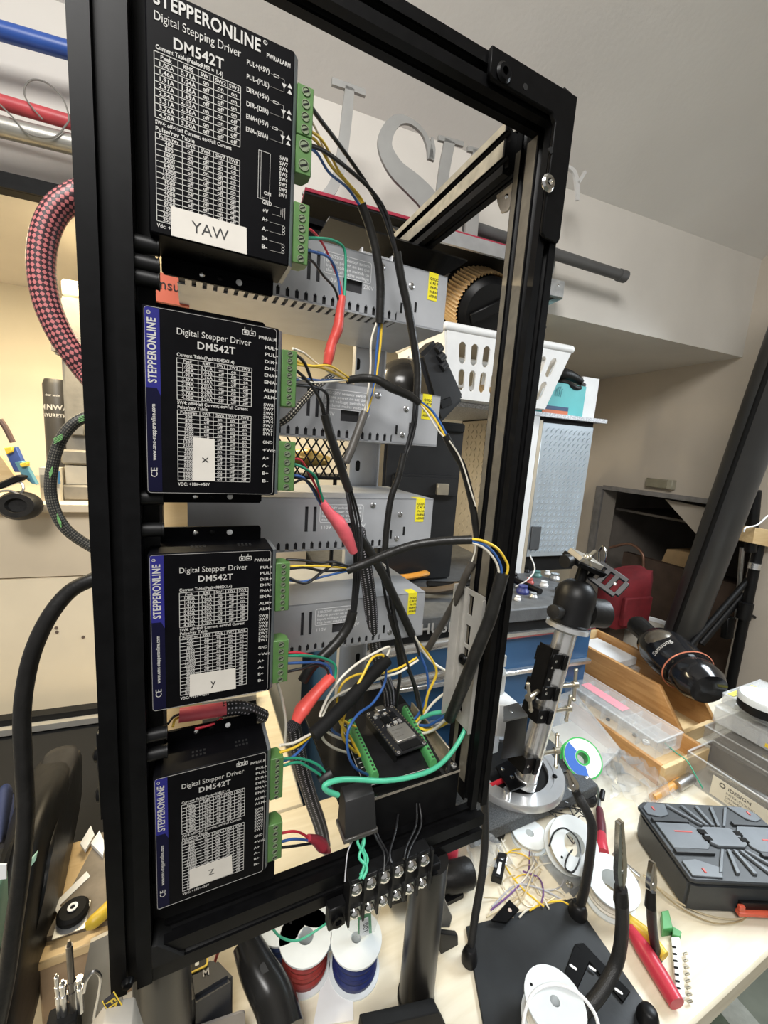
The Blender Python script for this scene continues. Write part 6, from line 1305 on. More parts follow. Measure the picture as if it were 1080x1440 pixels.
# ================================================================ helping hands on a black plate
hz = .004
hh = thing('helping_hands_base', 'matte black steel base plate of the helping hands tool', 'base plate', Pz(770, 1370, 0))
P = quad([(655, 1302), (805, 1262), (935, 1450), (690, 1500)], hz); b = MB(); b.hexa([Vector((p.x, p.y, .0002)) for p in P], P); build('plate', b, mat('plate_black', (0.018, 0.020, 0.022), 0.42, 0, 0.25, 25, 0.05, 200), hh, bevel=.001)
def goose(label, pts, r, tip, clip=True, open_=0.3):
    """flexible black arm with an alligator clip at its end"""
    root = thing('gooseneck_arm', label, 'helping hand', pts[0], 'helping hand arms')
    build('flexible_arm', MB().tube(pts, r, 12, 8), mat('ribbed_arm', (0.014, 0.014, 0.014), 0.4, 0, 0.3, 400, 0.3, 900), root)
    p = Vector(pts[0]); build('arm_socket', MB().lathe([(r * 2.0, -.001), (r * 2.0, .006), (r * 1.5, .014), (r * 1.02, .016)], Matrix.Translation(p), 16), BLKPLA, root)
    e = Vector(pts[-1]); d = (Vector(tip) - e); L = d.length; d.normalize()
    build('clip_sleeve', MB().cyl(e - d * .012, e + d * .006, r * 1.12, r * .95, 14), BLKRUB, root)
    side = d.cross(Vector((0, 1, 0))).normalized(); M = frame_m(e + d * .004, d, side); J = L - .004
    for s in (-1, 1):
        b = MB(); n = 10; w = .0052
        prof = [(s * .0018, 0), (s * .0066, J * .18), (s * .0074, J * .35), (s * .0046, J * .75), (s * (.0022 + open_ * .003), J), (s * .0005, J), (s * .0012, J * .5), (s * .0005, J * .1)]
        vs = [M @ Vector((x, y, z)) for y in (-w / 2, w / 2) for x, z in prof]; m_ = len(prof)
        b.add(vs, [tuple(range(m_)), tuple(range(2 * m_ - 1, m_ - 1, -1))] + [(i, m_ + i, m_ + (i + 1) % m_, (i + 1) % m_) for i in range(m_)])
        for i in range(6):
            z = J * (.5 + .08 * i); b.box((s * .0001, -w / 2, z), (s * .0011, w / 2, z + J * .035), M)
        build('clip_jaw', b, CHROME if s > 0 else mat('warm_steel', (0.55, 0.50, 0.40)), root)
    build('clip_spring', MB().cyl(M @ Vector((0, -.003, J * .3)), M @ Vector((0, .003, J * .3)), .0022, seg=10), STEEL, root)
    build('clip_neck', MB().cyl(e, e + d * .010, .0026, seg=10), CHROME, root)
    return root
g0 = Pz(660, 1350, hz); yb = g0.y
goose('left gooseneck arm rising beside the right post with a clip on top', [g0, Py(668, 1290, yb + .01), Py(678, 1230, yb + .02), Py(682, 1180, yb + .03), Py(682, 1120, yb + .035), Py(683, 1075, yb + .035)], pxm(Py(682, 1150, yb), 6.0), Py(687, 1000, yb + .03))
g1 = Pz(812, 1285, hz); yb = g1.y
goose('back gooseneck arm curving over the white spools', [g1, Py(822, 1250, yb), Py(830, 1200, yb + .005), Py(832, 1160, yb + .01), Py(822, 1135, yb + .02), Py(812, 1118, yb + .03)], pxm(g1, 6.2), Py(797, 1085, yb + .045), open_=.8)
g2 = Pz(790, 1500, hz); yb = .20
goose('thick front gooseneck arm with a long upright clip', [g2, Py(808, 1440, yb), Py(845, 1395, yb), Py(868, 1350, yb + .004), Py(875, 1300, yb + .006), Py(873, 1255, yb + .008)], pxm(Py(860, 1360, yb), 9.0), Py(871, 1155, yb + .012))
g3 = Pz(910, 1436, hz); yb = .19
goose('right gooseneck arm with a short clip beside the black case', [g3, Py(922, 1410, yb), Py(928, 1370, yb + .01), Py(918, 1310, yb + .018), Py(915, 1260, yb + .022)], pxm(Py(925, 1350, yb), 6.6), Py(917, 1212, yb + .03))
# L bracket and small things on the plate
lb = thing('corner_bracket', 'black flat corner bracket lying on the helping hands plate', 'bracket', Pz(830, 1370, hz))
def plate_on(pp, z, h, m, name, parent): P = quad(pp, z); return build(name, MB().hexa([p + UPV * .0002 for p in P], [p + UPV * h for p in P]), m, parent, bevel=.0006)
plate_on([(784, 1397), (808, 1330), (830, 1352), (806, 1406)], hz, .003, BLACK, 'bracket_leg', lb); plate_on([(808, 1330), (820, 1328), (886, 1397), (876, 1412)], hz, .003, BLACK, 'bracket_leg', lb)
for u, v in ((806, 1360), (833, 1362), (870, 1394)): p = Pz(u, v, hz + .0031); build('slot_hole', MB().prism(slot(.0028, .008), .0003, frame_m(p, UPV, (1, .6, 0))), WHITEPL, lb)
tb_ = thing('tab_bracket', 'small black tab bracket leaning on the back edge of the plate', 'bracket', Pz(710, 1285, 0))
plate_on([(690, 1296), (716, 1267), (730, 1281), (712, 1300)], .008, .003, BLACK, 'tab', tb_); p = Pz(717, 1280, .0112); build('tab_hole', MB().cyl(p, p + UPV * .0004, .0024, seg=12), mat('hole_pink', (0.5, 0.4, 0.34), 0.6, 0, 0.1, 40), tb_)
build('tab_leg', MB().box((Pz(705, 1295, 0).x - .012, Pz(705, 1295, 0).y, 0), (Pz(705, 1295, 0).x + .012, Pz(705, 1295, 0).y + .003, .0085)), BLACK, tb_)
sp_ = spool('white spool with a loose white wire end at the bottom edge of the picture', tuple(Pz(775, 1440, hz)), UPV, .030, .030, WWHITE, hub=.2)
tag(build('loose_wire', MB().tube([Pz(735, 1460, .02), Pz(738, 1425, .03), Pz(752, 1395, .035), Pz(780, 1384, .036), Pz(812, 1396, .036), Pz(836, 1425, .03), Pz(845, 1460, .02)], .0018, 8), WHITEPL), 'stiff white wire arching round the spool at the bottom edge', 'wire')
# spools behind the plate
tilt = Vector((-.25, -.55, .8))
cs = Pz(801, 1192, .03)
spool('tilted white spool with black wire tangled in its hub', tuple(Vector((cs.x, cs.y, .034)) - tilt.normalized() * .010), tilt, .034, .026, WWHITE, hub=.52)
tag(build('loose_wire', MB().tube([Pz(805, 1195, .05), Pz(798, 1205, .055), Pz(795, 1220, .05), Pz(806, 1226, .05), Pz(816, 1205, .055), Pz(812, 1180, .055), Pz(795, 1165, .06), Pz(780, 1170, .06), Pz(772, 1190, .055)], .0011, 6), WBLACK), 'thin black wire looped on the tilted white spool', 'wire')
cs = Pz(858, 1237, .03)
spool('white spool wound with white wire behind the long clip', tuple(Vector((cs.x, cs.y, .006))), Vector((-.1, -.15, 1)), .033, .030, WWHITE, hub=.5)
cs = Pz(742, 1152, .035)
spool('white spool tucked under the granite base', tuple(Vector((cs.x + .004, cs.y - .004, .0))), Vector((0, 0, 1)), .026, .013, WWHITE, hub=.3)
random.seed(5)
def tangle(name, label, c, rx, ry, h, n, r, m, cat='wire'):
    b = MB()
    for k in range(n):
        a0 = random.uniform(0, 6.28); pts = []
        for i in range(6):
            a = a0 + i * random.uniform(.5, 1.3); f = random.uniform(.35, 1); pts.append(Vector((c.x + rx * f * math.cos(a), c.y + ry * f * math.sin(a), random.uniform(.002, h))))
        b.tube(pts, r, 5, 6)
    o = build(name, b, m); o['kind'] = 'stuff'; return tag(o, label, cat)
tangle('wire_tangle', 'tangle of thin black wire behind the tilted white spool', Pz(790, 1150, .01), .05, .04, .035, 7, .0009, WBLACK)
# loose wire offcuts, each one a thing of its own
ocm = [WWHITE, mat('wire_tan', (0.62, 0.52, 0.34), 0.4, 0.2, 0.1, 60), mat('wire_purple', (0.16, 0.08, 0.22), 0.4, 0, 0.1, 60), WGREY, WYEL]
offs = [((688, 1285), (712, 1262), (738, 1235), (752, 1212)), ((684, 1290), (715, 1272), (745, 1248), (760, 1225)), ((690, 1280), (720, 1255), (742, 1228), (745, 1195)), ((692, 1275), (725, 1245), (760, 1250), (790, 1265)), ((700, 1195), (715, 1225), (735, 1250), (765, 1275)), ((705, 1180), (722, 1215), (750, 1240), (772, 1278)), ((722, 1240), (735, 1270), (755, 1275), (780, 1262)), ((735, 1225), (758, 1235), (764, 1255), (760, 1275)), ((735, 1180), (748, 1200), (750, 1225), (748, 1240)), ((745, 1280), (765, 1270), (790, 1268), (806, 1276)), ((730, 1290), (740, 1280), (748, 1278), (752, 1270)), ((695, 1292), (730, 1270), (745, 1240), (758, 1205))]
lw = ['nearest the left gooseneck', 'running under the other offcuts', 'ending by the granite base', 'bent towards the back gooseneck', 'crossing the pile from the slotted clip', 'longest across the pile', 'in front of the pile', 'curled at the right of the pile', 'standing behind the pile', 'along the plate edge', 'beside the tab bracket', 'at the top of the pile']
for i, (L, t) in enumerate(zip(offs, lw)):
    P = [Pz(u, v, .0018 + .0016 * ((i * 3 + j) % 4)) for j, (u, v) in enumerate(L)]
    tag(build('wire_offcut', MB().tube(P, .00115, 6), ocm[i % 5]), 'loose wire offcut ' + t, 'wire', 'wire offcuts on the bench')
random.seed(21)
for i in range(16):
    u, v = random.uniform(698, 790), random.uniform(1195, 1285); a = random.uniform(0, 6.28); L = random.uniform(14, 34)
    if v > 1300 - (u - 690) * .3: v -= 25
    P = [Pz(u + L * t * math.cos(a + t * .5), v + L * t * .7 * math.sin(a + t * .5), .0016 + .0016 * ((i + k) % 4)) for k, t in enumerate((-1, -.3, .4, 1))]
    tag(build('wire_clipping', MB().tube(P, .0008, 5), ocm[i % 5 if i % 5 != 2 else 1]), 'short hair-thin wire clipping scattered behind the helping hands plate', 'wire', 'scattered wire clippings')
# black slotted clip on the bench
kc = thing('slotted_clip', 'small black plastic part with a white slot behind the left gooseneck', 'clip', Pz(700, 1240, 0))
plate_on([(690, 1240), (700, 1207), (712, 1210), (705, 1245)], .0, .012, BLKPLA, 'clip_body', kc); plate_on([(698, 1228), (702, 1212), (706, 1213), (703, 1230)], .0122, .0004, WHITEPL, 'clip_slot', kc)
# steel bar with screw under the tilted spool
sbm = thing('steel_bracket', 'flat steel bracket with a screw below the tilted spool', 'bracket', Pz(790, 1240, 0))
plate_on([(757, 1208), (768, 1204), (822, 1244), (806, 1262), (796, 1258)], .0, .004, GALV, 'bracket_bar', sbm); screw(sbm, Pz(801, 1244, .004), UPV, .0050, CHROME)
# screwdrivers and pliers
def tool(name, label, cat, segs):
    r0 = Pz(*segs[0][1][0]); root = thing(name, label, cat, (r0.x, r0.y, 0))
    for nm, L, rad, m in segs: build(nm, MB().tube([Pz(*p) for p in L], rad[0], 12, 5, radii=rad), m, root)
    return root
HR = mat('handle_red', (0.48, 0.035, 0.06), 0.35, 0, 0.1, 40)
tool('screwdriver', 'red and dark handled screwdriver lying behind the spools', 'screwdriver', [('handle', [(848, 1200, .014), (846, 1190, .014), (846, 1172, .012)], [.0085, .0090, .0065], HR), ('handle_sleeve', [(846, 1174, .012), (845, 1158, .011), (843, 1138, .010)], [.0068, .0074, .0055], mat('sleeve_maroon', (0.10, 0.02, 0.03), .4, 0, .2, 60)), ('shaft', [(843, 1140, .010), (842, 1115, .010), (841, 1108, .010)], [.0030, .0026, .0022], STEEL)])
tool('black_marker', 'short black capped tube standing by the screwdriver shaft', 'cap', [('cap', [(846, 1124, .012), (848, 1112, .016)], [.004, .004], BLKPLA)])
tool('pliers', 'pliers with long red and yellow handles beside the helping hands plate', 'pliers', [('red_handle', [(885, 1305, .012), (905, 1335, .012), (930, 1375, .011), (952, 1412, .010)], [.006, .0095, .0095, .0085], HR), ('yellow_handle', [(862, 1275, .012), (885, 1295, .012), (910, 1315, .011), (935, 1345, .010)], [.005, .007, .0075, .006], mat('handle_yellow', (0.72, 0.50, 0.05))), ('jaw', [(862, 1275, .010), (845, 1255, .008)], [.005, .002], STEEL)])
for i, (L, lab) in enumerate((([(862, 1200), (880, 1215), (900, 1232)], 'thin steel rod lying left of the black case, upper one'), ([(858, 1207), (878, 1224), (898, 1242)], 'thin steel rod lying left of the black case, lower one'))):
    tag(build('steel_rod', MB().tube([Pz(u, v, .003) for u, v in L], .0022, 8), ALUSH), lab, 'rod', 'thin steel rods')
tag(build('loose_wire', MB().tube([Pz(905, 1232, .03), Pz(945, 1262, .012), Pz(985, 1284, .004), Pz(1030, 1293, .003), Pz(1055, 1284, .006), Pz(1070, 1266, .012)], .0011, 6), mat('wire_tan', (0.62, 0.52, 0.34))), 'stiff tan wire curving across the bare bench in front of the case', 'wire')
tag(build('loose_wire', MB().tube([Pz(905, 1230, .03), Pz(950, 1272, .010), Pz(1000, 1297, .003), Pz(1038, 1296, .003), Pz(1055, 1284, .005)], .0010, 6), mat('wire_brown', (0.35, 0.27, 0.15), .4, .1, .1, 60)), 'thin brown wire running beside the stiff tan wire', 'wire')
# green and white connector strip
cs_ = thing('connector_strip', 'white pin connector strip with a green terminal end on the bench', 'connector', Pz(950, 1350, 0))
plate_on([(928, 1292), (938, 1290), (944, 1316), (930, 1318)], 0, .012, GREEN2, 'green_terminal', cs_); plate_on([(944, 1310), (957, 1318), (955, 1326), (944, 1322)], 0, .009, GREEN2, 'green_terminal', cs_)
plate_on([(942, 1325), (954, 1324), (962, 1410), (950, 1410)], 0, .008, WHITEPL, 'pin_body', cs_)
for i in range(8):
    v = 1332 + i * 9.6; u = 948 + i * .9; p = Pz(u, v, .0082); build('pin_hole', MB().prism(slot(.0020, .0052), .0004, frame_m(p, UPV, (.5, 1, 0))), DARK, cs_); p = Pz(u + 13, v + 10, .004); build('pin', MB().cyl(p, p + Vector((.006, -.001, -.0005)), .0012, seg=8), mat('warm_steel', (0.55, 0.50, 0.40)), cs_)

# ================================================================ black tool case
CZ0, CZ1 = 0.004, 0.052
ca, cb_, cd_ = Pz(890, 1124, CZ1), Pz(1010, 1106, CZ1), Pz(972, 1238, CZ1)
cx = (cd_ - ca); cxl = cx.length; ux = cx.normalized(); uy = (cb_ - ca); uy = (uy - ux * uy.dot(ux)); cyl_ = uy.length * 1.12; uy.normalize()
MCs = Matrix(((ux.x, uy.x, 0, ca.x), (ux.y, uy.y, 0, ca.y), (0, 0, 1, 0), (0, 0, 0, 1)))   # x towards us, y to the back right
CK = mat('case_black', (0.030, 0.033, 0.036), 0.42, 0, 0.12, 30, 0.04, 300)
kcs = thing('plastic_case', 'black plastic tool case with a moulded vehicle-like lid and red marks', 'case', MCs @ Vector((cxl / 2, cyl_ / 2, 0)))
X, Y = cxl, cyl_
b = MB(); b.prism([(X * .04, Y * .06), (X * .20, 0), (X * .98, 0), (X, Y * .05), (X, Y * .95), (X * .98, Y), (X * .20, Y), (X * .03, Y * .9)], CZ1 - .006 - CZ0, MCs, CZ0); build('case_body', b, CK, kcs, bevel=.003, seg=2)
top = [(X * .02, Y * .08), (X * .10, Y * .0), (X * .98, Y * .0), (X, Y * .04), (X, Y * .96), (X * .98, Y), (X * .12, Y), (X * .02, Y * .88)]
b = MB(); b.prism(top, .006, MCs, CZ1 - .006); build('lid', b, CK, kcs, bevel=.0015)
def lidp(name, pp, h, m=CK, z=CZ1): return build(name, MB().prism([(X * a, Y * b_) for a, b_ in pp], h, MCs, z), m, kcs, bevel=.0004)
PAN = mat('case_panel', (0.13, 0.145, 0.16), 0.38, 0, 0.12, 30)  # paler than the case: window sheen put into the panel colour
lidp('lid_panel', [(.05, .10), (.13, .03), (.22, .03), (.26, .12), (.22, .20), (.07, .24)], .0022, PAN); lidp('lid_panel', [(.05, .78), (.22, .84), (.26, .90), (.22, .97), (.13, .97), (.05, .90)], .0022, PAN)
lidp('lid_panel', [(.80, .03), (.96, .03), (.97, .24), (.86, .28), (.78, .14)], .0022, PAN); lidp('lid_panel', [(.80, .97), (.78, .86), (.86, .72), (.97, .76), (.96, .97)], .0022, PAN)
lidp('lid_panel', [(.34, .04), (.66, .04), (.66, .30), (.60, .34), (.40, .34), (.34, .30)], .0028, PAN); lidp('lid_panel', [(.34, .70), (.40, .66), (.60, .66), (.66, .70), (.66, .96), (.34, .96)], .0028, PAN)
lidp('lid_bar', [(.28, .03), (.33, .03), (.33, .32), (.28, .32)], .004); lidp('lid_bar', [(.67, .03), (.72, .03), (.72, .32), (.67, .32)], .004); lidp('lid_bar', [(.28, .68), (.33, .68), (.33, .97), (.28, .97)], .004); lidp('lid_bar', [(.67, .68), (.72, .68), (.72, .97), (.67, .97)], .004)
lidp('lid_badge', [(.38, .40), (.42, .36), (.58, .36), (.62, .40), (.62, .60), (.58, .64), (.42, .64), (.38, .60)], .0042, PAN)
for y0 in (.33, .61):
    for xx in (.42, .50): lidp('lid_window', [(xx, y0), (xx + .06, y0), (xx + .06, y0 + .06), (xx, y0 + .06)], .0046, DARK)
for sgn, xa in ((1, .65), (-1, .35)):
    for k in (-.2, -.1, 0.0, .1, .2):
        x0, x1 = xa, xa + sgn * .27; yc0, yc1 = .5 + k * .45, .5 + k * 1.25
        lidp('lid_rib', ([(x0, yc0 - .012), (x1, yc1 - .014), (x1, yc1 + .014), (x0, yc0 + .012)])[::sgn], .0035, PAN)
for a, c_, w_, h_ in ((.12, .10, .05, .016), (.44, .14, .02, .14), (.50, .80, .02, .14), (.88, .13, .05, .016), (.12, .90, .05, .016), (.88, .88, .05, .016)): lidp('red_mark', [(a, c_), (a + w_, c_), (a + w_, c_ + h_), (a, c_ + h_)], .0034, mat('mark_red', (0.50, 0.10, 0.09), .5, 0, .1, 40))
b = MB(); b.box((X, Y * .36, .012), (X + .004, Y * .62, .026), MCs); build('latch_seat', b, BLKPLA, kcs)
b = MB(); b.box((X + .002, Y * .34, .010), (X + .009, Y * .64, .016), MCs); b.box((X + .003, Y * .34, .016), (X + .008, Y * .38, .024), MCs); b.box((X + .003, Y * .60, .016), (X + .008, Y * .64, .024), MCs); la = build('latch', b, mat('latch_orange', (0.62, 0.10, 0.05), 0.35, 0, 0.1, 40), kcs, bevel=.0008); la['label'] = 'orange red latch'

# ================================================================ wooden drawers and plastic boxes on the right
d2n = Pz(930, 1110, 0); d2f = Pz(778, 985, 0); dx0 = d2n.x; dy0 = d2n.y; dy1 = max(d2f.y, dy0 + .30); dw = Pz(990, 1078, 0).x - dx0; dh = .042
wd = thing('wooden_drawer', 'low pale ended wooden drawer box holding the clear organizer', 'drawer', (dx0 + dw / 2, (dy0 + dy1) / 2, 0))  # a low wooden drawer with pale end boards
t_ = .008
build('side_board', MB().box((dx0, dy0 + t_, 0), (dx0 + t_, dy1, dh)), WOODW, wd, bevel=.0008); build('side_board', MB().box((dx0 + dw - t_, dy0 + t_, 0), (dx0 + dw, dy1, dh)), WOODW, wd, bevel=.0008)
build('end_board', MB().box((dx0, dy0, 0), (dx0 + dw, dy0 + t_, dh)), WOODP, wd, bevel=.0008); build('end_board', MB().box((dx0 + t_, dy1 - t_, 0), (dx0 + dw - t_, dy1, dh)), WOODP, wd); build('drawer_bottom', MB().box((dx0 + t_, dy0 + t_, 0.001), (dx0 + dw - t_, dy1 - t_, .005)), WOODP, wd)
def clearbox(label, x0, x1, y0, y1, z0, z1, name='clear_organizer', m=CLEAR, cells=(3, 7), stuff=True, cat='organizer box'):
    r = thing(name, label, cat, ((x0 + x1) / 2, (y0 + y1) / 2, z0)); t = .0016
    build('box_bottom', MB().box((x0, y0, z0), (x1, y1, z0 + t)), m, r)
    for a in ((x0, y0, x0 + t, y1), (x1 - t, y0, x1, y1), (x0 + t, y0, x1 - t, y0 + t), (x0 + t, y1 - t, x1 - t, y1)): build('box_wall', MB().box((a[0], a[1], z0 + t), (a[2], a[3], z1 - .003)), m, r)
    build('box_lid', MB().box((x0 - .001, y0 - .001, z1 - .003), (x1 + .001, y1 + .001, z1 - .0015)), m, r)
    bb_ = MB()
    for a in ((x0 - .001, y0 - .001, x0 + .002, y1 + .001), (x1 - .002, y0 - .001, x1 + .001, y1 + .001), (x0 + .002, y0 - .001, x1 - .002, y0 + .002), (x0 + .002, y1 - .002, x1 - .002, y1 + .001)): bb_.box((a[0], a[1], z1 - .0015), (a[2], a[3], z1))
    build('lid_rim', bb_, MILKY, r)
    for i in range(1, cells[1]): y = y0 + (y1 - y0) * i / cells[1]; build('divider', MB().box((x0 + t, y - .0006, z0 + t), (x1 - t, y + .0006, z1 - .006)), MILKY, r)
    for i in range(1, cells[0]): x = x0 + (x1 - x0) * i / cells[0]; build('divider', MB().box((x - .0006, y0 + t, z0 + t), (x + .0006, y1 - t, z1 - .006)), MILKY, r)
    return r
oz0 = dh + .001
on_, of_ = Pz(935, 1058, oz0), Pz(806, 985, oz0)
ox0 = dx0 + .004; ox1 = ox0 + .080; oy0 = dy0 + .022; oy1 = dy1 - .01
co = clearbox('clear compartment organizer with a pink card resting on the low wooden drawer', ox0, ox1, oy0, oy1, oz0, oz0 + .035)
build('pink_card', MB().box((ox0 + .030, oy0 + .09, oz0 + .0305), (ox0 + .055, oy0 + .19, oz0 + .0315)), mat('card_pink', (0.75, 0.16, 0.22), 0.6, 0, 0.05, 30), co)
build('clasp', MB().box((ox0 + .025, oy0 - .003, oz0 + .016), (ox0 + .055, oy0, oz0 + .031)), MILKY, co)
for i, (a, c_, s_) in enumerate(((.3, .12, .006), (.3, .2, .005), (.2, .4, .004), (.7, .3, .007), (.6, .6, .008), (.25, .75, .005), (.75, .8, .006))): tag(build('small_part', MB().lathe([(s_, 0), (s_, s_ * .8), (s_ * .4, s_ * .8), (s_ * .4, s_ * 1.2), (.0001, s_ * 1.2)], Matrix.Translation((ox0 + (ox1 - ox0) * a, oy0 + (oy1 - oy0) * c_, oz0 + .002)), 12), (WHITEPL, STEEL, BLKPLA)[i % 3]), ['small white ring at the near end of the clear organizer', 'steel nut near the front of the clear organizer', 'black nut in the left middle of the clear organizer', 'white ring in the right front cell of the clear organizer', 'largest steel nut in the middle of the clear organizer', 'small black nut towards the far end of the clear organizer', 'white ring at the far end of the clear organizer'][i], 'hardware', 'parts in the organizer')
# taller wooden box behind
e2n, e2f = Pz(995, 1034, .0), Pz(813, 936, .0)
wx0 = dx0 + dw + .012; wy0 = e2n.y; wy1 = e2f.y
wbx = thing('wooden_box', 'taller warm brown wooden box behind the clear organizer', 'box', (wx0 + .06, (wy0 + wy1) / 2, 0))
zt2 = .105; WL = .12
Mw = Matrix(((0, 0, 1, wx0), (1, 0, 0, 0), (0, 1, 0, 0), (0, 0, 0, 1)))
build('side_board', MB().prism([(wy0, 0), (wy1, 0), (wy1, zt2), (wy0 + .06, zt2), (wy0, .030)], .010, Mw), WOODW, wbx, bevel=.0008)
Mw2 = Matrix(((0, 0, 1, wx0 + WL), (1, 0, 0, 0), (0, 1, 0, 0), (0, 0, 0, 1)))
build('side_board', MB().prism([(wy0, 0), (wy1, 0), (wy1, zt2), (wy0 + .06, zt2), (wy0, .030)], .010, Mw2), WOODW, wbx, bevel=.0008)
build('end_board', MB().box((wx0 + .010, wy1 - .010, 0), (wx0 + WL, wy1, zt2)), WOODP, wbx); build('end_board', MB().box((wx0 + .010, wy0, 0), (wx0 + WL, wy0 + .008, .030)), WOODP, wbx); build('box_bottom', MB().box((wx0 + .010, wy0 + .008, .001), (wx0 + WL, wy1 - .010, .006)), WOODP, wbx)
for i in range(4): tag(build('flat_pack', MB().box((wx0 + .013, wy1 - .17 + i * .012, .007 + i * .021), (wx0 + .112, wy1 - .03 + i * .004, .026 + i * .021)), MILKY if i % 2 == 0 else WHITEPL, bevel=.001), ['flat plastic pack at the bottom of the wooden box', 'white pack second from the bottom in the wooden box', 'clear pack third from the bottom in the wooden box', 'topmost white pack in the wooden box'][i], 'pack', 'packs in the wooden box')
# black lamp-like device lying across the wooden box
zd_ = zt2 + .034
v0, v1 = Pz(925, 905, zd_ + .01), Pz(1003, 975, zd_ - .01); vd = (v1 - v0).normalized()
dv = thing('headset_device', 'glossy black rounded device with white lettering lying across the wooden box', 'device', (v0.x, v0.y, zt2))
k = pxm(v0, 1); Mv = frame_m(v0 - vd * 14 * k, vd, (0, 0, 1))
GLB = mat('gloss_black_shell', (0.010, 0.010, 0.011), 0.14, 0, 0.1, 30)
build('shell', MB().lathe([(.0001, 0), (17 * k, 2 * k), (27 * k, 10 * k), (32 * k, 26 * k), (33 * k, 50 * k), (31 * k, 70 * k), (27 * k, 72 * k), (27 * k, 76 * k), (29 * k, 80 * k), (28 * k, 98 * k), (22 * k, 108 * k), (.0001, 110 * k)], Mv @ Matrix.Diagonal((.85, 1, 1, 1)), 36), GLB, dv)
build('dome', MB().ball(v0 + vd * 8 * k + (O - v0).normalized() * 13 * k, 23 * k, 22, 12), mat('dome_bronze', (0.10, 0.085, 0.065), 0.3, 0.3, 0.1, 40), dv)
build('trim_ring', MB().ring([(32 * k, 0), (33.2 * k, .8 * k), (32 * k, 1.8 * k)], frame_m(v0 + vd * 58 * k, vd, (0, 0, 1)) @ Matrix.Diagonal((.86, 1, 1, 1)), 40), mat('copper_trim', (0.60, 0.20, 0.12), 0.35, 0.4, 0.1, 40), dv)
hp = v0 - vd * 20 * k; b = MB(); b.tube([v0 - vd * 6 * k, v0 - vd * 24 * k, v0 - vd * 48 * k, v0 - vd * 56 * k], 13 * k, 14, 5, radii=[16 * k, 14 * k, 15 * k, 10 * k]); build('handle', b, BLKRUB, dv)
for i in range(4): b = MB(); off = (i - 1.5) * 6 * k; nrm = (O - v0).normalized(); sdv = nrm.cross(vd).normalized(); b.cyl(v0 - vd * 26 * k + nrm * 13 * k + sdv * off, v0 - vd * 50 * k + nrm * 13 * k + sdv * off, 1.6 * k, seg=8); build('grip_rib', b, BLKMAT, dv)
nrm = (O - v0).normalized(); nrm = (nrm - vd * nrm.dot(vd)).normalized(); sdv = nrm.cross(vd).normalized()
pt = v0 + vd * 24 * k + nrm * 33.5 * k - sdv * 0; b = MB(); b.text('Samsung', 9 * k, frame_m(pt + sdv * (-15 * k), nrm, sdv), 'L', True, width=30 * k)
MTx = frame_m(pt, nrm, sdv); g = layout('Samsung', True); b = MB(); wdt = 30 * k; sc_ = wdt / g[2]; rad_ = 33.4 * k
vs = []
for p_ in g[0]:
    s = p_[0] * sc_ - wdt / 2; a = s / rad_; vs.append(v0 + vd * (42 * k - p_[1] * 9 * k) + (nrm * math.cos(a) + sdv * math.sin(a)) * rad_)
b.add(vs, g[1]); build('device_text', b, PRINT, dv)
# clear stack of organizers at the right edge
sx_ = Pz(1000, 1035, .05); 
bx0 = Pz(1010, 1130, 0).x + .02
st_x = wx0 + WL + .04
sy0 = Pz(1080, 1080, .1).y - .06; 
for i, (z0, z1, dxx, dyy, lab) in enumerate(((.062, .094, 0, 0, 'smoky clear organizer at the bottom of the right hand stack'), (.0945, .130, .012, .01, 'clear latched organizer in the middle of the right hand stack'), (.1305, .148, .020, .05, 'thin clear case with a yellow strip on top of the right hand stack'))):
    pass
def clearstack(label, u0, v0_, z0, z1, L, Wd, extra=None, m=MILKY):
    c = Pz(u0, v0_, z1); r = clearbox(label, c.x, c.x + Wd, c.y - L, c.y, z0, z1, m=m, cells=(2, 2)); return r, c
SZ0 = .075
r1, c1 = clearstack('smoky clear organizer at the bottom of the right hand stack', 992, 1020, SZ0 - .030, SZ0, .30, .20, m=SMOKE)
r2, c2 = clearstack('clear latched organizer in the middle of the right hand stack', 1006, 992, SZ0 + .001, SZ0 + .034, .30, .20)
build('yellow_tag', MB().box((c2.x - .0012, c2.y - .12, SZ0 + .006), (c2.x - .0003, c2.y - .085, SZ0 + .013)), CYE, r2); build('latch', MB().box((c2.x - .003, c2.y - .075, SZ0 + .004), (c2.x, c2.y - .035, SZ0 + .026)), MILKY, r2)
r3, c3 = clearstack('thin clear case with a yellow strip on top of the right hand stack', 1017, 974, SZ0 + .035, SZ0 + .056, .22, .15)
build('yellow_strip', MB().box((c3.x + .004, c3.y - .016, SZ0 + .0562), (c3.x + .10, c3.y - .006, SZ0 + .0568)), mat('strip_yellow', (0.75, 0.68, 0.10), .5, 0, .05, 40), r3); build('paper_insert', MB().box((c3.x + .006, c3.y - .06, SZ0 + .040), (c3.x + .11, c3.y - .02, SZ0 + .042)), WHITEPL, r3)
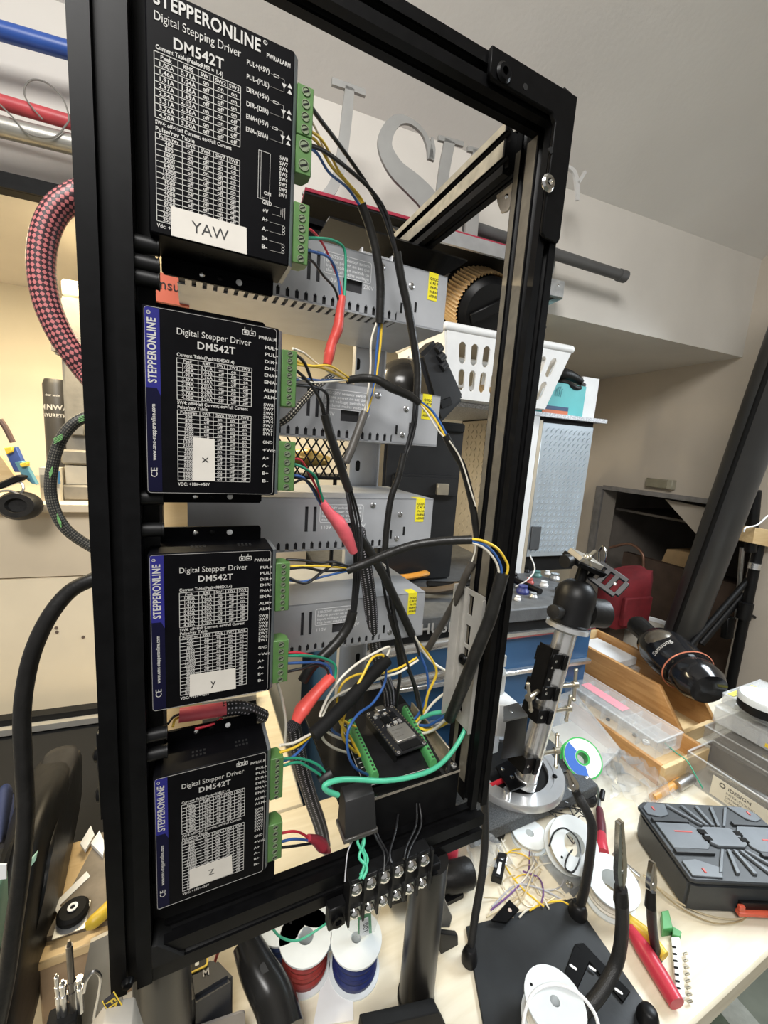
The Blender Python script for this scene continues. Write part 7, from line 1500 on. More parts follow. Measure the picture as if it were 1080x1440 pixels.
# support under the stack: a low dark crate so that it does not hang in the air
tag(build('dark_crate', MB().box((c1.x + .012, c1.y - .29, 0), (c1.x + .19, c1.y - .01, SZ0 - .031)).box((c1.x + .008, c1.y - .294, SZ0 - .04), (c1.x + .194, c1.y - .006, SZ0 - .034)), mat('crate_brown', (0.10, 0.085, 0.07), .6, 0, .2, 30), bevel=.001), 'low dark crate under the stack of clear organizers', 'crate')
pr = Pz(1078, 972, SZ0 + .1); rt = thing('round_tin', 'round white lidded tin on the stack at the right edge', 'tin', (pr.x, pr.y, SZ0 + .057))
build('tin_body', MB().lathe([(.036, 0), (.038, .003), (.038, .020), (.0001, .020)], Matrix.Translation((pr.x, pr.y, SZ0 + .0575)), 36), BLKPLA, rt); build('tin_lid', MB().lathe([(.040, .018), (.040, .026), (.037, .030), (.0001, .030)], Matrix.Translation((pr.x, pr.y, SZ0 + .0575)), 36), SPOOLW, rt)
# open clear bin with a printed label, in front of the stack
bn0 = Pz(985, 1075, .0); ib = thing('clear_bin', 'open clear plastic bin with a printed drawer organizer label', 'bin', (bn0.x + .05, bn0.y - .1, 0))
ix0 = Pz(970, 1100, 0).x; iy1 = Pz(975, 1085, 0).y; ix1 = ix0 + .085; iy0 = iy1 - .30; ih = .055; t = .0018
build('bin_wall', MB().box((ix0, iy0, 0), (ix0 + t, iy1, ih)), SMOKE, ib); build('bin_wall', MB().box((ix1 - t, iy0, 0), (ix1, iy1, ih)), SMOKE, ib); build('bin_wall', MB().box((ix0 + t, iy1 - t, 0), (ix1 - t, iy1, ih)), SMOKE, ib); build('bin_wall', MB().box((ix0 + t, iy0, 0), (ix1 - t, iy0 + t, ih)), SMOKE, ib); build('bin_floor', MB().box((ix0 + t, iy0 + t, 0.0005), (ix1 - t, iy1 - t, .002)), SMOKE, ib)
bb_ = MB()
for a in ((ix0 - .0005, iy0, ix0 + .0025, iy1), (ix1 - .0025, iy0, ix1 + .0005, iy1), (ix0 + .0025, iy1 - .0025, ix1 - .0025, iy1 + .0005)): bb_.box((a[0], a[1], ih), (a[2], a[3], ih + .0015))
build('bin_rim', bb_, MILKY, ib)
lx = ix0 - .0004; ly1 = iy1 - .045; lab_ = build('paper_label', MB().box((lx - .0004, iy0 + .03, .006), (lx, ly1, ih - .012)), mat('label_cream', (0.66, 0.62, 0.52), .6, 0, .04, 40), ib)
ML_ = Matrix(((0, 0, -1, lx - .0006), (-1, 0, 0, ly1 - .008), (0, 1, 0, 0), (0, 0, 0, 1)))
b = MB()
for t_x, s_, x_, z_ in (('iDESIGN', .0085, .016, ih - .0235), ('INTERLOCKING', .0058, .014, ih - .0315), ('DRAWER ORGANIZER', .0058, .014, ih - .0385), ('CLEAR', .0052, .014, ih - .0450)): b.text(t_x, s_, ML_ @ Matrix.Translation((x_, z_, 0)), 'L', s_ > .008)
b.ring([(.0028, 0), (.0046, 0), (.0046, .0002), (.0028, .0002)], ML_ @ Matrix.Translation((.0075, ih - .0205, 0)), 18); build('label_text', b, mat('label_ink', (0.12, 0.11, 0.10), .6, 0, .05, 40), lab_)
tag(build('steel_tongs', MB().tube([(ix0 + .05, iy1 - .02, .02), (ix0 + .045, iy1 - .12, .035), (ix0 + .05, iy1 - .22, .03)], .006, 10, flat=.35), STEEL), 'steel tongs lying in the clear bin', 'tongs')
tag(build('bin_scissors', MB().tube([(ix0 + .06, iy1 - .20, .045), (ix0 + .070, iy1 - .235, .05), (ix0 + .055, iy1 - .255, .05), (ix0 + .045, iy1 - .235, .047), (ix0 + .06, iy1 - .20, .045)], .004, 10), mat('scissor_red', (0.30, 0.06, 0.05), .4, 0, .1, 40)), 'dark red scissor loop in the clear bin', 'scissors')
tag(build('loose_wire', MB().tube([Pz(935, 1045, .06), Pz(950, 1058, .055), Pz(966, 1070, .05), Pz(978, 1090, .045), Pz(988, 1108, .052)], .0011, 6), WGRN), 'thin green wire from the wooden drawer box to the case', 'wire')
tag(build('orange_tube', MB().cyl(Pz(918, 1122, .008), Pz(958, 1098, .008), .007, seg=12), mat('tube_orange', (.55, .28, .07), .4, 0, .1, 40)), 'orange brown tube lying behind the black case', 'tube')
tag(build('steel_socket', MB().cyl(Pz(952, 1106, .010), Pz(972, 1094, .010), .009, seg=16), STEEL), 'shiny steel socket beside the orange brown tube', 'socket')
# clear lid and film behind the rig, solder reel
pcl = quad([(787, 975), (806, 972), (872, 1052), (832, 1098)], .006)
tl = thing('clear_tray_lid', 'large clear plastic lid leaning behind the solder reel', 'lid', pcl[0])
P2 = [Pz(752, 990, .03), Pz(806, 972, .055), Pz(872, 1055, .03), Pz(826, 1100, .012)]; b = MB(); b.hexa(P2, [p + UPV * .002 for p in P2]); build('lid_sheet', b, MILKY, tl)
b = MB(); b.tube(P2 + [P2[0]], .003, 8, smooth=False); build('lid_rim', b, MILKY, tl)
def film(name, label, cx_, cy_, rx, ry, h, seed):
    random.seed(seed); n = 13; vs = []; fs = []
    for i in range(n):
        for j in range(n):
            x = (i / (n - 1) - .5) * 2; y = (j / (n - 1) - .5) * 2; e = max(0, 1 - (x * x + y * y) * .5); vs.append((cx_ + x * rx + random.uniform(-1, 1) * rx * .08, cy_ + y * ry + random.uniform(-1, 1) * ry * .08, .001 + h * e * random.uniform(.2, 1)))
    for i in range(n - 1):
        for j in range(n - 1): fs.append((i * n + j, (i + 1) * n + j, (i + 1) * n + j + 1, i * n + j + 1))
    b = MB(); b.add(vs, fs); o = build(name, b, FILM, smooth=0); sm = o.modifiers.new('solid', 'SOLIDIFY'); sm.thickness = .0006; return tag(o, label, 'plastic bag')
p = Pz(888, 1098, 0); film('film_bag', 'crumpled clear plastic bag between the reel and the wooden drawer', p.x, p.y, .055, .06, .045, 4)
p = Pz(660, 1200, 0); film('film_bag', 'crumpled clear plastic bag behind the left gooseneck', p.x, p.y, .05, .04, .04, 5)
p = Pz(845, 1088, 0); film('film_bag', 'flat clear plastic sleeve in front of the solder reel', p.x, p.y, .05, .05, .012, 6)
cs = Pz(815, 1062, .045); spr = spool('green solder reel with a blue and white label leaning behind the rig', tuple(Vector((cs.x, cs.y, .034))), Vector((-.35, -.55, .8)), .034, .022, mat('solder_grey', (0.45, 0.46, 0.46), .3, .8, .1, 100), MAGREEN, hub=.34, name='solder_reel')
Mr = frame_m(Vector((cs.x, cs.y, .034)), Vector((-.35, -.55, .8))); b = MB(); b.ring([(.0125, .0222), (.0315, .0222), (.0315, .0226), (.0125, .0226)], Mr, 36); build('paper_label', b, WHITEPL, spr)
xa_ = Mr.to_3x3().inverted() @ Vector((-1, 0, 0)); a0 = math.atan2(xa_.y, xa_.x)
b = MB(); nn = 14; pp = [(.0310 * math.cos(a0 - 1.3 + 2.6 * i / nn), .0310 * math.sin(a0 - 1.3 + 2.6 * i / nn)) for i in range(nn + 1)] + [(.013 * math.cos(a0 + 1.3 - 2.6 * i / nn), .013 * math.sin(a0 + 1.3 - 2.6 * i / nn)) for i in range(nn + 1)]
vs = [Mr @ Vector((x, y, .0228)) for x, y in pp]; m_ = nn + 1; b.add(vs, [(i, i + 1, 2 * m_ - 2 - i, 2 * m_ - 1 - i) for i in range(nn)]); build('blue_segment', b, mat('label_blue', (0.04, 0.14, 0.50), .45, 0, .05, 40), spr)
b = MB(); b.text('SOLDER', .006, Mr @ Matrix.Rotation(a0 + PI, 4, 'Z') @ Matrix.Translation((.022, -.012, .023)) @ Matrix.Rotation(PI / 2, 4, 'Z'), 'L', True)
# ================================================================ tool chest, cabinet and what stands on them
CB = 0.650; KB = 1.22
zch = Pb(760, 852, CB).z     # top of the chest front
BLU = mat('chest_blue', (0.03, 0.10, 0.22), 0.35, 0, 0.06, 20); GRY = mat('chest_top_grey', (0.11, 0.115, 0.12), 0.6, 0, 0.15, 60, 0.2, 400)
ca0, ca1 = 0.20, toab(Pb(835, 880, CB))[0]
ch = thing('tool_chest', 'low blue tool chest with a dark lid and silver drawer rails behind the bench', 'tool chest', Rm((ca0 + ca1) / 2, CB + .2, 0))
build('chest_body', rbox(MB(), ca0, ca1, CB + .004, KB, FLOOR, zch - .03), BLU, ch, bevel=.002)
build('chest_lid', rbox(MB(), ca0 - .006, ca1 + .006, CB - .006, KB, zch - .03, zch), GRY, ch, bevel=.003)
zs_ = Pb(760, 878, CB).z
build('lid_trim', rbox(MB(), ca0, ca1, CB - .001, CB + .004, zs_ - .012, zch - .03), BLKMAT, ch)
build('silver_rail', rbox(MB(), ca0, ca1, CB - .008, CB + .004, zs_ - .018, zs_ - .010), ALUSH, ch); build('red_line', rbox(MB(), ca0, ca1, CB - .006, CB + .004, zs_ - .0225, zs_ - .0185), mat('rail_red', (0.45, 0.12, 0.12), .4, .2, .1, 40), ch)
for v in (935, 985):
    z_ = Pb(760, v, CB).z
    if z_ > 0.02: build('drawer_rail', rbox(MB(), ca0, ca1, CB - .010, CB + .004, z_ - .010, z_), ALUSH, ch, bevel=.002)
q = Pb(597, 889, CB - .008); b = MB(); MH = Matrix(((RA.x, 0, -RB.x, q.x), (RA.y, 0, -RB.y, q.y), (0, 1, 0, q.z), (0, 0, 0, 1))); b.text('HUSKY', .030, MH @ Matrix.Translation((-.01, -.004, 0)), 'L', True); build('chest_text', b, PRINT, ch)
# cabinet with diamond plate doors, standing on the chest
fl_, fr_ = 1.03, 0
CF = 0.86
DIA = mat('diamond_plate_door', (0.46, 0.52, 0.57), 0.35, 0.5, 0.05, 20); DIAS = mat('diamond_plate_side', (0.46, 0.42, 0.35), 0.45, 0.3, 0.06, 20)
kal = toab(Pb(742, 680, CF))[0]; kar = toab(Pb(826, 690, CF))[0]; kzt = Pb(785, 588, CF).z; kzb = zch
cab = thing('steel_cabinet', 'steel cabinet with diamond plate door and beige diamond plate side', 'cabinet', Rm((kal + kar) / 2, CF + .2, kzb))
build('cabinet_body', rbox(MB(), kal, kar, CF + .012, KB, kzb, kzt), BLKMAT, cab, bevel=.001)
dz0, dz1 = Pb(770, 782, CF).z, Pb(785, 596, CF).z; dzb = max(dz0, kzb + .012)
da0, da1 = toab(Pb(752, 690, CF))[0], toab(Pb(822, 690, CF))[0]
door = build('door', rbox(MB(), da0, da1, CF, CF + .012, dzb, dz1), DIA, cab, bevel=.001); door['label'] = 'pale blue diamond plate door'
RT = Matrix.Rotation(-TH, 4, 'Z')
b = MB(); n1, n2 = 10, 20
for i in range(n1):
    for j in range(n2):
        a = da0 + .008 + (da1 - da0 - .016) * (i + .5) / n1; z = dzb + .01 + (dz1 - dzb - .02) * (j + .5) / n2
        s = 1 if (i + j) % 2 == 0 else -1; c = Rm(a, CF - .0006, z); M = Matrix(((RA.x, 0, -RB.x, c.x), (RA.y, 0, -RB.y, c.y), (0, 1, 0, c.z), (0, 0, 0, 1))) @ Matrix.Rotation(.9, 4, 'Z')
        b.prism([(-.0078, 0), (0, -.0024), (.0078, 0), (0, .0024)], .0026, M)
o = build('raised_tread', b, DIA, door); o['kind'] = 'stuff'
hq0, hq1 = Pb(752, 740, CF).z, Pb(752, 772, CF).z; ha0, ha1 = toab(Pb(743, 757, CF))[0], toab(Pb(756, 757, CF))[0]
build('door_handle', rbox(MB(), ha0 + .004, ha1 + .004, CF - .006, CF - .0003, max(hq1, dzb + .004), hq0), mat('handle_recess', (0.08, 0.085, 0.09), .5, .2, .1, 40), door, bevel=.001)
build('side_panel', rbox(MB(), kal - .004, kal, CF + .02, KB - .01, kzb, kzt - .004), DIAS, cab)
b = MB()
for i in range(12):
    for j in range(22):
        bb_ = CF + .03 + (KB - CF - .07) * (i + .5) / 12; z = kzb + .01 + (kzt - kzb - .02) * (j + .5) / 22; c = Rm(kal - .004, bb_, z); M = Matrix(((RB.x, 0, -RA.x, c.x), (RB.y, 0, -RA.y, c.y), (0, 1, 0, c.z), (0, 0, 0, 1))) @ Matrix.Rotation(.9 * (1 if (i + j) % 2 else -1), 4, 'Z')
        b.prism([(-.0075, 0), (0, -.0024), (.0075, 0), (0, .0024)], .0012, M)
o = build('side_tread', b, DIAS, cab); o['kind'] = 'stuff'
build('edge_strip', rbox(MB(), kal - .006, kal + .012, CF - .002, CF + .020, kzb, kzt), WHITEPL, cab); build('edge_strip', rbox(MB(), kal + .013, da0 - .003, CF - .002, CF + .012, kzb, kzt - .01), mat('edge_tan', (0.50, 0.44, 0.34), .5, .2, .06, 40), cab)
build('top_panel', rbox(MB(), toab(Pb(628, 585, CF))[0], kar + .03, CF - .004, KB, kzt, kzt + .010), mat('speckled_top', (0.50, 0.51, 0.53), .5, .3, .5, 400), cab)
TOPZ = kzt + .010
build('corner_post', rbox(MB(), kar + .040, kar + .06, CF + .24, CF + .27, kzb, z_bulk - .05), BLKMAT, cab)
# laundry basket
BF = 0.79
bd = .26; bl, br_ = toab(Pb(624, 500, BF))[0], toab(Pb(800, 510, BF))[0]; bz1 = Pb(720, 472, BF).z; bz0 = TOPZ + .001
bk = thing('laundry_basket', 'white plastic laundry basket with slotted sides on top of the cabinet', 'basket', Rm((bl + br_) / 2, BF + .15, bz0))
bot = toab(Pb(735, 575, BF))[0]
def basket_panel(c00, c10, c01, c11, nx, rows, name):
    """one slotted wall: corners bottom-left, bottom-right, top-left, top-right"""
    def at(s, t): return (c00.lerp(c10, s)).lerp(c01.lerp(c11, s), t)
    nrm = (c10 - c00).cross(c01 - c00).normalized() * .0035
    xs = [0.0]; 
    for i in range(nx): s0 = .07 + .86 * (i + .22) / nx; s1 = .07 + .86 * (i + .78) / nx; xs += [s0, s1]
    xs.append(1.0); ts = [0.0]
    for t0, t1 in rows: ts += [t0, t1]
    ts.append(1.0); b = MB()
    for i in range(len(xs) - 1):
        for j in range(len(ts) - 1):
            if i % 2 == 1 and j % 2 == 1:
                # rounded slot ends
                s0, s1, t0, t1 = xs[i], xs[i + 1], ts[j], ts[j + 1]; h = (t1 - t0) * .14; sm = (s1 - s0) * .3
                for (ta, tb, tc) in ((t0, t0 + h, 0), (t1, t1 - h, 0)):
                    for (sa, sb) in ((s0, s0 + sm), (s1, s1 - sm)):
                        P = [at(sa, ta), at(sb, ta), at(sa, tb)]; b.add(P + [p + nrm for p in P], [(0, 1, 2), (5, 4, 3), (0, 3, 4, 1), (1, 4, 5, 2), (2, 5, 3, 0)])
                continue
            P = [at(xs[i], ts[j]), at(xs[i + 1], ts[j]), at(xs[i + 1], ts[j + 1]), at(xs[i], ts[j + 1])]; b.hexa(P, [p + nrm for p in P])
    return build(name, b, WHITEPL, bk)
in_ = .028
F0, F1 = Rm(bl + in_, BF + .02, bz0), Rm(br_ - in_ - .01, BF + .02, bz0); F2, F3 = Rm(bl, BF, bz1 - .012), Rm(br_, BF, bz1 - .012)
G0, G1 = Rm(bl + in_, BF + bd - .02, bz0), Rm(br_ - in_ - .01, BF + bd - .02, bz0); G2, G3 = Rm(bl, BF + bd, bz1 - .012), Rm(br_, BF + bd, bz1 - .012)
rows = ((.14, .46), (.54, .86))
basket_panel(F0, F1, F2, F3, 9, rows, 'basket_wall'); basket_panel(G0, F0, G2, F2, 7, rows, 'basket_wall'); basket_panel(F1, G1, F3, G3, 7, rows, 'basket_wall'); basket_panel(G1, G0, G3, G2, 9, rows, 'basket_wall')
b = MB(); b.hexa([F0, F1, G1, G0], [p + UPV * .003 for p in (F0, F1, G1, G0)]); build('basket_floor', b, WHITEPL, bk)
rim = [F2, F3, G3, G2]; cen = (F2 + G3) / 2; b = MB()
for i in range(4):
    p, q = rim[i], rim[(i + 1) % 4]; b.cyl(p + UPV * .006, q + UPV * .006, .009, seg=10); b.ball(p + UPV * .006, .009, 10, 7)
build('basket_rim', b, WHITEPL, bk)
# cartridge filter in the basket
fc = Rm((bl + br_) / 2 - .06, BF + .10, bz1 + .005); fc = Pb(672, 440, BF + .09)
fd = Vector((.35, -1, .0)).normalized(); ftr = pxm(fc, 44)
ft = thing('cartridge_filter', 'pleated tan cartridge filter with a black end cap in the laundry basket', 'filter', fc)
n = 56; b = MB(); Mf_ = frame_m(Pb(660, 420, BF + .120) , Vector((-.03, -.84, -.50))); prof = []
rp = [(ftr * (1.0 if i % 2 else .93)) for i in range(n * 2)]; L = .080
vs = []
for z in (0, L):
    for i in range(n * 2): a = 2 * PI * i / (n * 2); vs.append(Mf_ @ Vector((rp[i] * math.cos(a), rp[i] * math.sin(a), z)))
m_ = n * 2; b.add(vs, [(i, (i + 1) % m_, m_ + (i + 1) % m_, m_ + i) for i in range(m_)]); build('pleats', b, mat('filter_tan', (0.66, 0.47, 0.25), .8, 0, .06, 60), ft, smooth=0)
build('end_cap', MB().lathe([(ftr * .90, L - .002), (ftr * .88, L + .001), (ftr * .78, L + .006), (ftr * .72, L + .012), (.0001, L + .012)], Mf_, 40), BLKPLA, ft); build('rear_rim', MB().lathe([(ftr * 1.02, -.01), (ftr * 1.02, 0), (.0001, 0)], Mf_, 40), BLKPLA, ft)
build('cap_bar', MB().box((-ftr * .6, -.012, L + .012), (ftr * .6, .012, L + .020), Mf_ @ Matrix.Rotation(.6, 4, 'Z')), BLKPLA, ft, bevel=.002)
# dark tube poking out of the basket
tag(build('hose_end', MB().cyl(Pb(742, 425, BF + .10), Pb(761, 462, BF + .06), .010, seg=14).cyl(Pb(758, 456, BF + .063), Pb(762, 464, BF + .058), .012, seg=14), BLKPLA), 'black tube end leaning out of the laundry basket', 'tube')
for i, (u, v, m) in enumerate(((660, 556, mat('warm_steel', (0.55, 0.50, 0.40))), (690, 552, CARD), (735, 545, BLKPLA), (765, 548, mat('bulb_green', (0.45, 0.5, 0.2), .3, 0, .1, 40)))):
    p = Pb(u, v, BF + .12); tag(build('basket_item', MB().tube([p + Vector((-.04, 0, 0)), p + Vector((0, .03, .01)), p + Vector((.04, .01, -.005))], .012, 10), m), ['bundle of tan wire inside the basket', 'brown tube inside the basket', 'black coil inside the basket', 'greenish bulb inside the basket at the right'][i], 'clutter', 'things in the laundry basket')
# teal carton with a black strap on top
TBF = 0.88
tb_ = thing('glove_carton', 'teal carton with a drawn glove and an orange stripe beside the basket', 'box', Pb(795, 580, TBF))
ta0, ta1 = toab(Pb(764, 562, TBF))[0], toab(Pb(822, 565, TBF))[0]; tz1 = Pb(800, 540, TBF).z
TEAL = mat('carton_teal', (0.10, 0.48, 0.50), .45, 0, .05, 30)
build('carton', rbox(MB(), ta0, ta1, TBF, TBF + .12, TOPZ + .0005, tz1), TEAL, tb_, bevel=.001)
build('orange_stripe', rbox(MB(), ta0, ta0 + (ta1 - ta0) * .62, TBF - .0008, TBF, TOPZ + .0005, TOPZ + .012), mat('stripe_orange', (0.62, 0.17, 0.07), .5, 0, .05, 30), tb_); build('navy_stripe', rbox(MB(), ta0, ta0 + (ta1 - ta0) * .62, TBF - .0008, TBF, TOPZ + .0125, TOPZ + .022), mat('stripe_navy', (0.03, 0.07, 0.16), .5, 0, .05, 30), tb_)
c = Rm(ta0 + (ta1 - ta0) * .33, TBF - .001, tz1 - .028); Mh = Matrix(((RA.x, 0, -RB.x, c.x), (RA.y, 0, -RB.y, c.y), (0, 1, 0, c.z), (0, 0, 0, 1))); b = MB()
for dx, dz, h in ((-.010, .000, .020), (-.004, .002, .026), (.002, .002, .027), (.008, .0, .022)): add_stroke(b, [(dx, dz - .008), (dx + .002, dz + h * .3), (dx + .004, dz + h * .6)], [.0012, .0012, .0012], .0004, Mh)
build('glove_print', b, mat('print_dark_teal', (0.02, 0.16, 0.2), .5, 0, .05, 30), tb_)
b = MB()
for i in range(5): b.text('nitrile gloves'[:14 - i * 2], .008, Matrix(((RA.x, 0, -RB.x, 0), (RA.y, 0, -RB.y, 0), (0, 1, 0, 0), (0, 0, 0, 1))) @ Matrix.Translation((0, 0, 0)), 'L') if False else None
tag(build('goggle_strap', MB().tube([Pb(778, 532, TBF + .04), Pb(790, 526, TBF + .02), Pb(805, 530, TBF + .02), Pb(820, 540, TBF + .03), Pb(812, 546, TBF + .0), Pb(795, 538, TBF + .01), Pb(784, 540, TBF + .03)], .010, 12, radii=[.014, .016, .013, .008, .006, .008, .012]), BLKRUB), 'black rubber strap bundle lying on the teal carton', 'strap')
wbx_ = toab(Pb(824, 560, TBF + .06)); tag(build('white_carton', rbox(MB(), ta1 + .004, kar + .028, TBF + .02, TBF + .12, TOPZ + .0005, Pb(825, 530, TBF + .02).z), WHITEPL, bevel=.001), 'white carton at the right end of the cabinet top', 'box')
# black hard case leaning on the chest side of the cabinet and a second one lying below it
HC = mat('hard_case_black', (0.020, 0.021, 0.023), .34, 0, .12, 30)
def leaning_case(label, pp, y, dep, ribs, handle):
    r = thing('hard_case', label, 'case', Py(*pp[3], y)); P = [Py(u, v, y) for u, v in pp]; nrm = Vector((0, 1, 0))
    b = MB(); b.hexa([p + nrm * dep for p in P], P); build('case_shell', b, HC, r, bevel=.008, seg=2)
    e0, e1 = P[0].lerp(P[3], .0), P[3]; d1 = (P[1] - P[0]); d2 = (P[3] - P[0])
    for t in ribs:
        c0 = P[0] + d1 * .86 + d2 * t - nrm * .004; build('rib', MB().tube([P[0] + d1 * .70 + d2 * t - nrm * .002, P[0] + d1 * .95 + d2 * t - nrm * .002], .009, 10, smooth=False), HC, r)
    c0 = P[0] + d1 * .5 + d2 * .8; b = MB(); b.box((-.008, -.014, 0), (.008, .014, .004), frame_m(c0, (0, -1, 0), d2)); build('latch', b, BLKPLA, r, bevel=.001)
    return r
leaning_case('black hard case leaning against the basket beside the top power supplies', [(590, 499), (617, 474), (655, 560), (619, 598)], .72, .05, (.12, .24, .36), True)
c2_ = thing('hard_case', 'upright black hard case with a metal latch behind the third power supply', 'case', Pb(620, 680, .90))
ka0, ka1 = toab(Pb(545, 650, .82))[0], toab(Pb(656, 650, .82))[0]; z0c = zch + .0005
build('case_shell', rbox(MB(), ka0, ka1, .84, 1.0, z0c, Pb(600, 600, .84).z), HC, c2_, bevel=.006, seg=2)
build('case_foot', rbox(MB(), ka0 + .02, ka1 - .01, .825, .86, Pb(610, 700, .83).z, Pb(610, 668, .83).z), HC, c2_, bevel=.006, seg=2)
build('latch', rbox(MB(), toab(Pb(614, 688, .82))[0], toab(Pb(630, 688, .82))[0], .815, .825, Pb(622, 696, .82).z, Pb(622, 680, .82).z), mat('latch_tan', (0.55, 0.50, 0.40), .3, .7, .1, 40), c2_, bevel=.001)
build('case_top', rbox(MB(), ka0, ka1 - .005, .83, .99, Pb(610, 606, .84).z, Pb(610, 592, .84).z), BLKMAT, c2_, bevel=.004)
hz_ = Pb(610, 592, .84).z; hq = Pb(572, 520, .91); b = MB(); b.ball((hq.x, hq.y, hz_ + .070), .070, 20, 14, (1.1, .9, 1)); tag(build('dark_helmet', b, mat('gloss_dark', (0.02, .019, .018), .2, 0, .2, 30)), 'rounded glossy dark helmet behind the top power supply', 'helmet')
# wire crate with packs behind the X driver
wc0 = .655; wcx0, wcx1 = Py(425, 640, wc0).x, Py(486, 640, wc0).x; wz0, wz1 = Py(455, 672, wc0).z, Py(455, 612, wc0).z
wc = thing('wire_crate', 'dark wire mesh crate seen between the power supplies', 'crate', (wcx0, wc0, wz0))
b = MB()
for i in range(9):
    t = -.6 + i * .2
    for s in (1, -1):
        p0 = Vector((wcx0 + (wcx1 - wcx0) * t, wc0, wz0)); p1 = Vector((wcx0 + (wcx1 - wcx0) * (t + .6), wc0, wz1))
        if s < 0: p0, p1 = Vector((p1.x, wc0, wz0)), Vector((p0.x, wc0, wz1))
        b.cyl(p0, p1, .0014, seg=6)
build('mesh_front', b, BLKMAT, wc); b = MB()
for z in (wz0, wz1): b.cyl((wcx0 - .05, wc0, z), (wcx1 + .02, wc0, z), .003, seg=8)
build('crate_rim', b, BLKMAT, wc)
build('crate_floor', MB().box((wcx0 - .05, wc0 + .003, wz0 - .002), (wcx1 + .02, wc0 + .10, wz0)), BLKMAT, wc)
for x in (wcx0 - .045, wcx1 + .015):
    for yy in (wc0 + .004, wc0 + .095): build('crate_leg', MB().cyl((x, yy, zch), (x, yy, wz0), .004, seg=8), BLKMAT, wc)
tag(build('snack_pack', MB().tube([(wcx0 - .02, wc0 + .05, wz0 + .03), (wcx0 + .02, wc0 + .05, wz0 + .03), (wcx0 + .06, wc0 + .05, wz0 + .026)], .022, 12, flat=.7, radii=[.012, .024, .012]), mat('pack_gold', (0.55, 0.36, 0.10), .3, .3, .3, 40)), 'gold foil pack lying in the wire crate', 'pack')
# orange labelled carton and black coil glimpsed between the YAW and X drivers
oc = thing('orange_carton', 'orange red carton glimpsed between the YAW and X drivers', 'box', Py(235, 410, .44))
build('carton', MB().box((Py(212, 400, .44).x, .44, Py(230, 425, .44).z), (Py(266, 400, .44).x, .47, Py(230, 384, .44).z)), mat('carton_orange', (0.70, 0.16, 0.09), .5, 0, .06, 40), oc)
q = Py(219, 404, .4396); b = MB(); b.text('insu', .012, XZ(q.x, .4395, q.z), 'L'); build('carton_text', b, INK, oc)
build('carton_stand', MB().box((Py(212, 400, .44).x, .445, 0), (Py(222, 400, .44).x, .465, Py(230, 425, .44).z)), BLKMAT, oc)
# wooden panel and coil between the X and Y drivers
wp = thing('wood_panel', 'tan wooden panel glimpsed between the X and Y drivers', 'panel', Py(240, 740, .5))
build('panel', MB().box((Py(205, 720, .5).x, .50, 0), (Py(284, 720, .5).x, .51, Py(240, 705, .5).z)), WOODP, wp)
# clutter on the chest top
CLT = [(722, 812, BLKPLA, .013), (745, 818, mat('clutter_red', (0.45, .08, .07), .4, 0, .1, 40), .010), (765, 822, WHITEPL, .010), (735, 830, mat('clutter_blue', (0.04, .05, .20), .4, 0, .1, 40), .014), (780, 812, GALV, .013), (700, 835, WHITEPL, .012), (755, 808, mat('clutter_green', (0.10, .22, .20), .4, 0, .1, 40), .012), (790, 828, BLKPLA, .014), (800, 822, GRY, .012), (712, 818, mat('clutter_blue', (0.04, .05, .20)), .016), (770, 806, WHITEPL, .008), (728, 842, WHITEPL, .007), (750, 838, GALV, .009), (808, 835, mat('clutter_red', (0.45, .08, .07)), .008), (785, 838, WHITEPL, .007), (740, 802, BLKPLA, .010)]
nm_ = ['black knob', 'small red fitting', 'small white fitting', 'dark blue bottle cap', 'galvanised fitting', 'white cap', 'green fitting', 'black fitting behind the ball head', 'grey fitting behind the side arm', 'dark blue fitting', 'tiny white fitting near the cabinet door', 'tiny white ring near the lid edge', 'small galvanised ring', 'tiny red fitting right of the ball head', 'tiny white cap behind the ball head', 'small black fitting below the door']
for (u, v, m, r), t in zip(CLT, nm_):
    p = Pz(u, v, zch + r * .5); q = (p.x, p.y, zch + .0005); tag(build('small_fitting', MB().lathe([(r, 0), (r * 1.05, r * .4), (r * .7, r * .9), (r * .75, r * 1.3), (.0001, r * 1.35)], Matrix.Translation(q) , 14), m), t + ' lying on the grey chest lid', 'fitting', 'clutter on the tool chest')
tag(build('pen_marker', MB().cyl(Pz(722, 815, zch + .012), Pz(760, 832, zch + .010), .0075, seg=12), BLKPLA), 'thick black marker lying on the chest lid', 'marker')
tag(build('loose_wire', MB().tube([Pz(745, 780, zch + .08), Pz(752, 800, zch + .05), Pz(742, 815, zch + .03), Pz(725, 825, zch + .01)], .0016, 6), WHITEPL), 'white wire curling on the chest lid below the cabinet door', 'wire')
for i, (u, v, m, t) in enumerate(((565, 812, mat('clutter_orange', (.65, .30, .05), .5, 0, .1, 40), 'orange pliers handle behind the lowest power supply'), (610, 830, mat('belt_brown', (.10, .075, .05), .5, 0, .2, 30), 'brown leather belt loop on the chest lid'), (640, 822, BLKPLA, 'dark tool on the chest lid near the slotted angle'))):
    p = Pz(u, v, zch + .02); tag(build('chest_tool', MB().tube([p + Vector((-.06, .02, 0)), p, p + Vector((.05, -.01, .008)), p + Vector((.08, .03, -.004))], .011, 10, flat=.6), m), t, 'tool', 'tools on the chest lid')
# silver tubes in front of the chest
silv = thing('tube_rack', 'rack of two silver rails standing behind the tray', 'rack', (0.32, .58, 0))
for v in (912, 955): p0, p1 = Py(500, v, .545), Py(650, v - 12, .545); zz = p1.z; build('rail', MB().cyl((p0.x, .545, zz), (p1.x, .545, zz), .0085, seg=16), ALUSH, silv)
for x in (Py(500, 930, .545).x, Py(650, 930, .545).x): build('rail_support', MB().box((x - .006, .538, 0), (x + .006, .552, Py(580, 905, .545).z)), BLKMAT, silv)
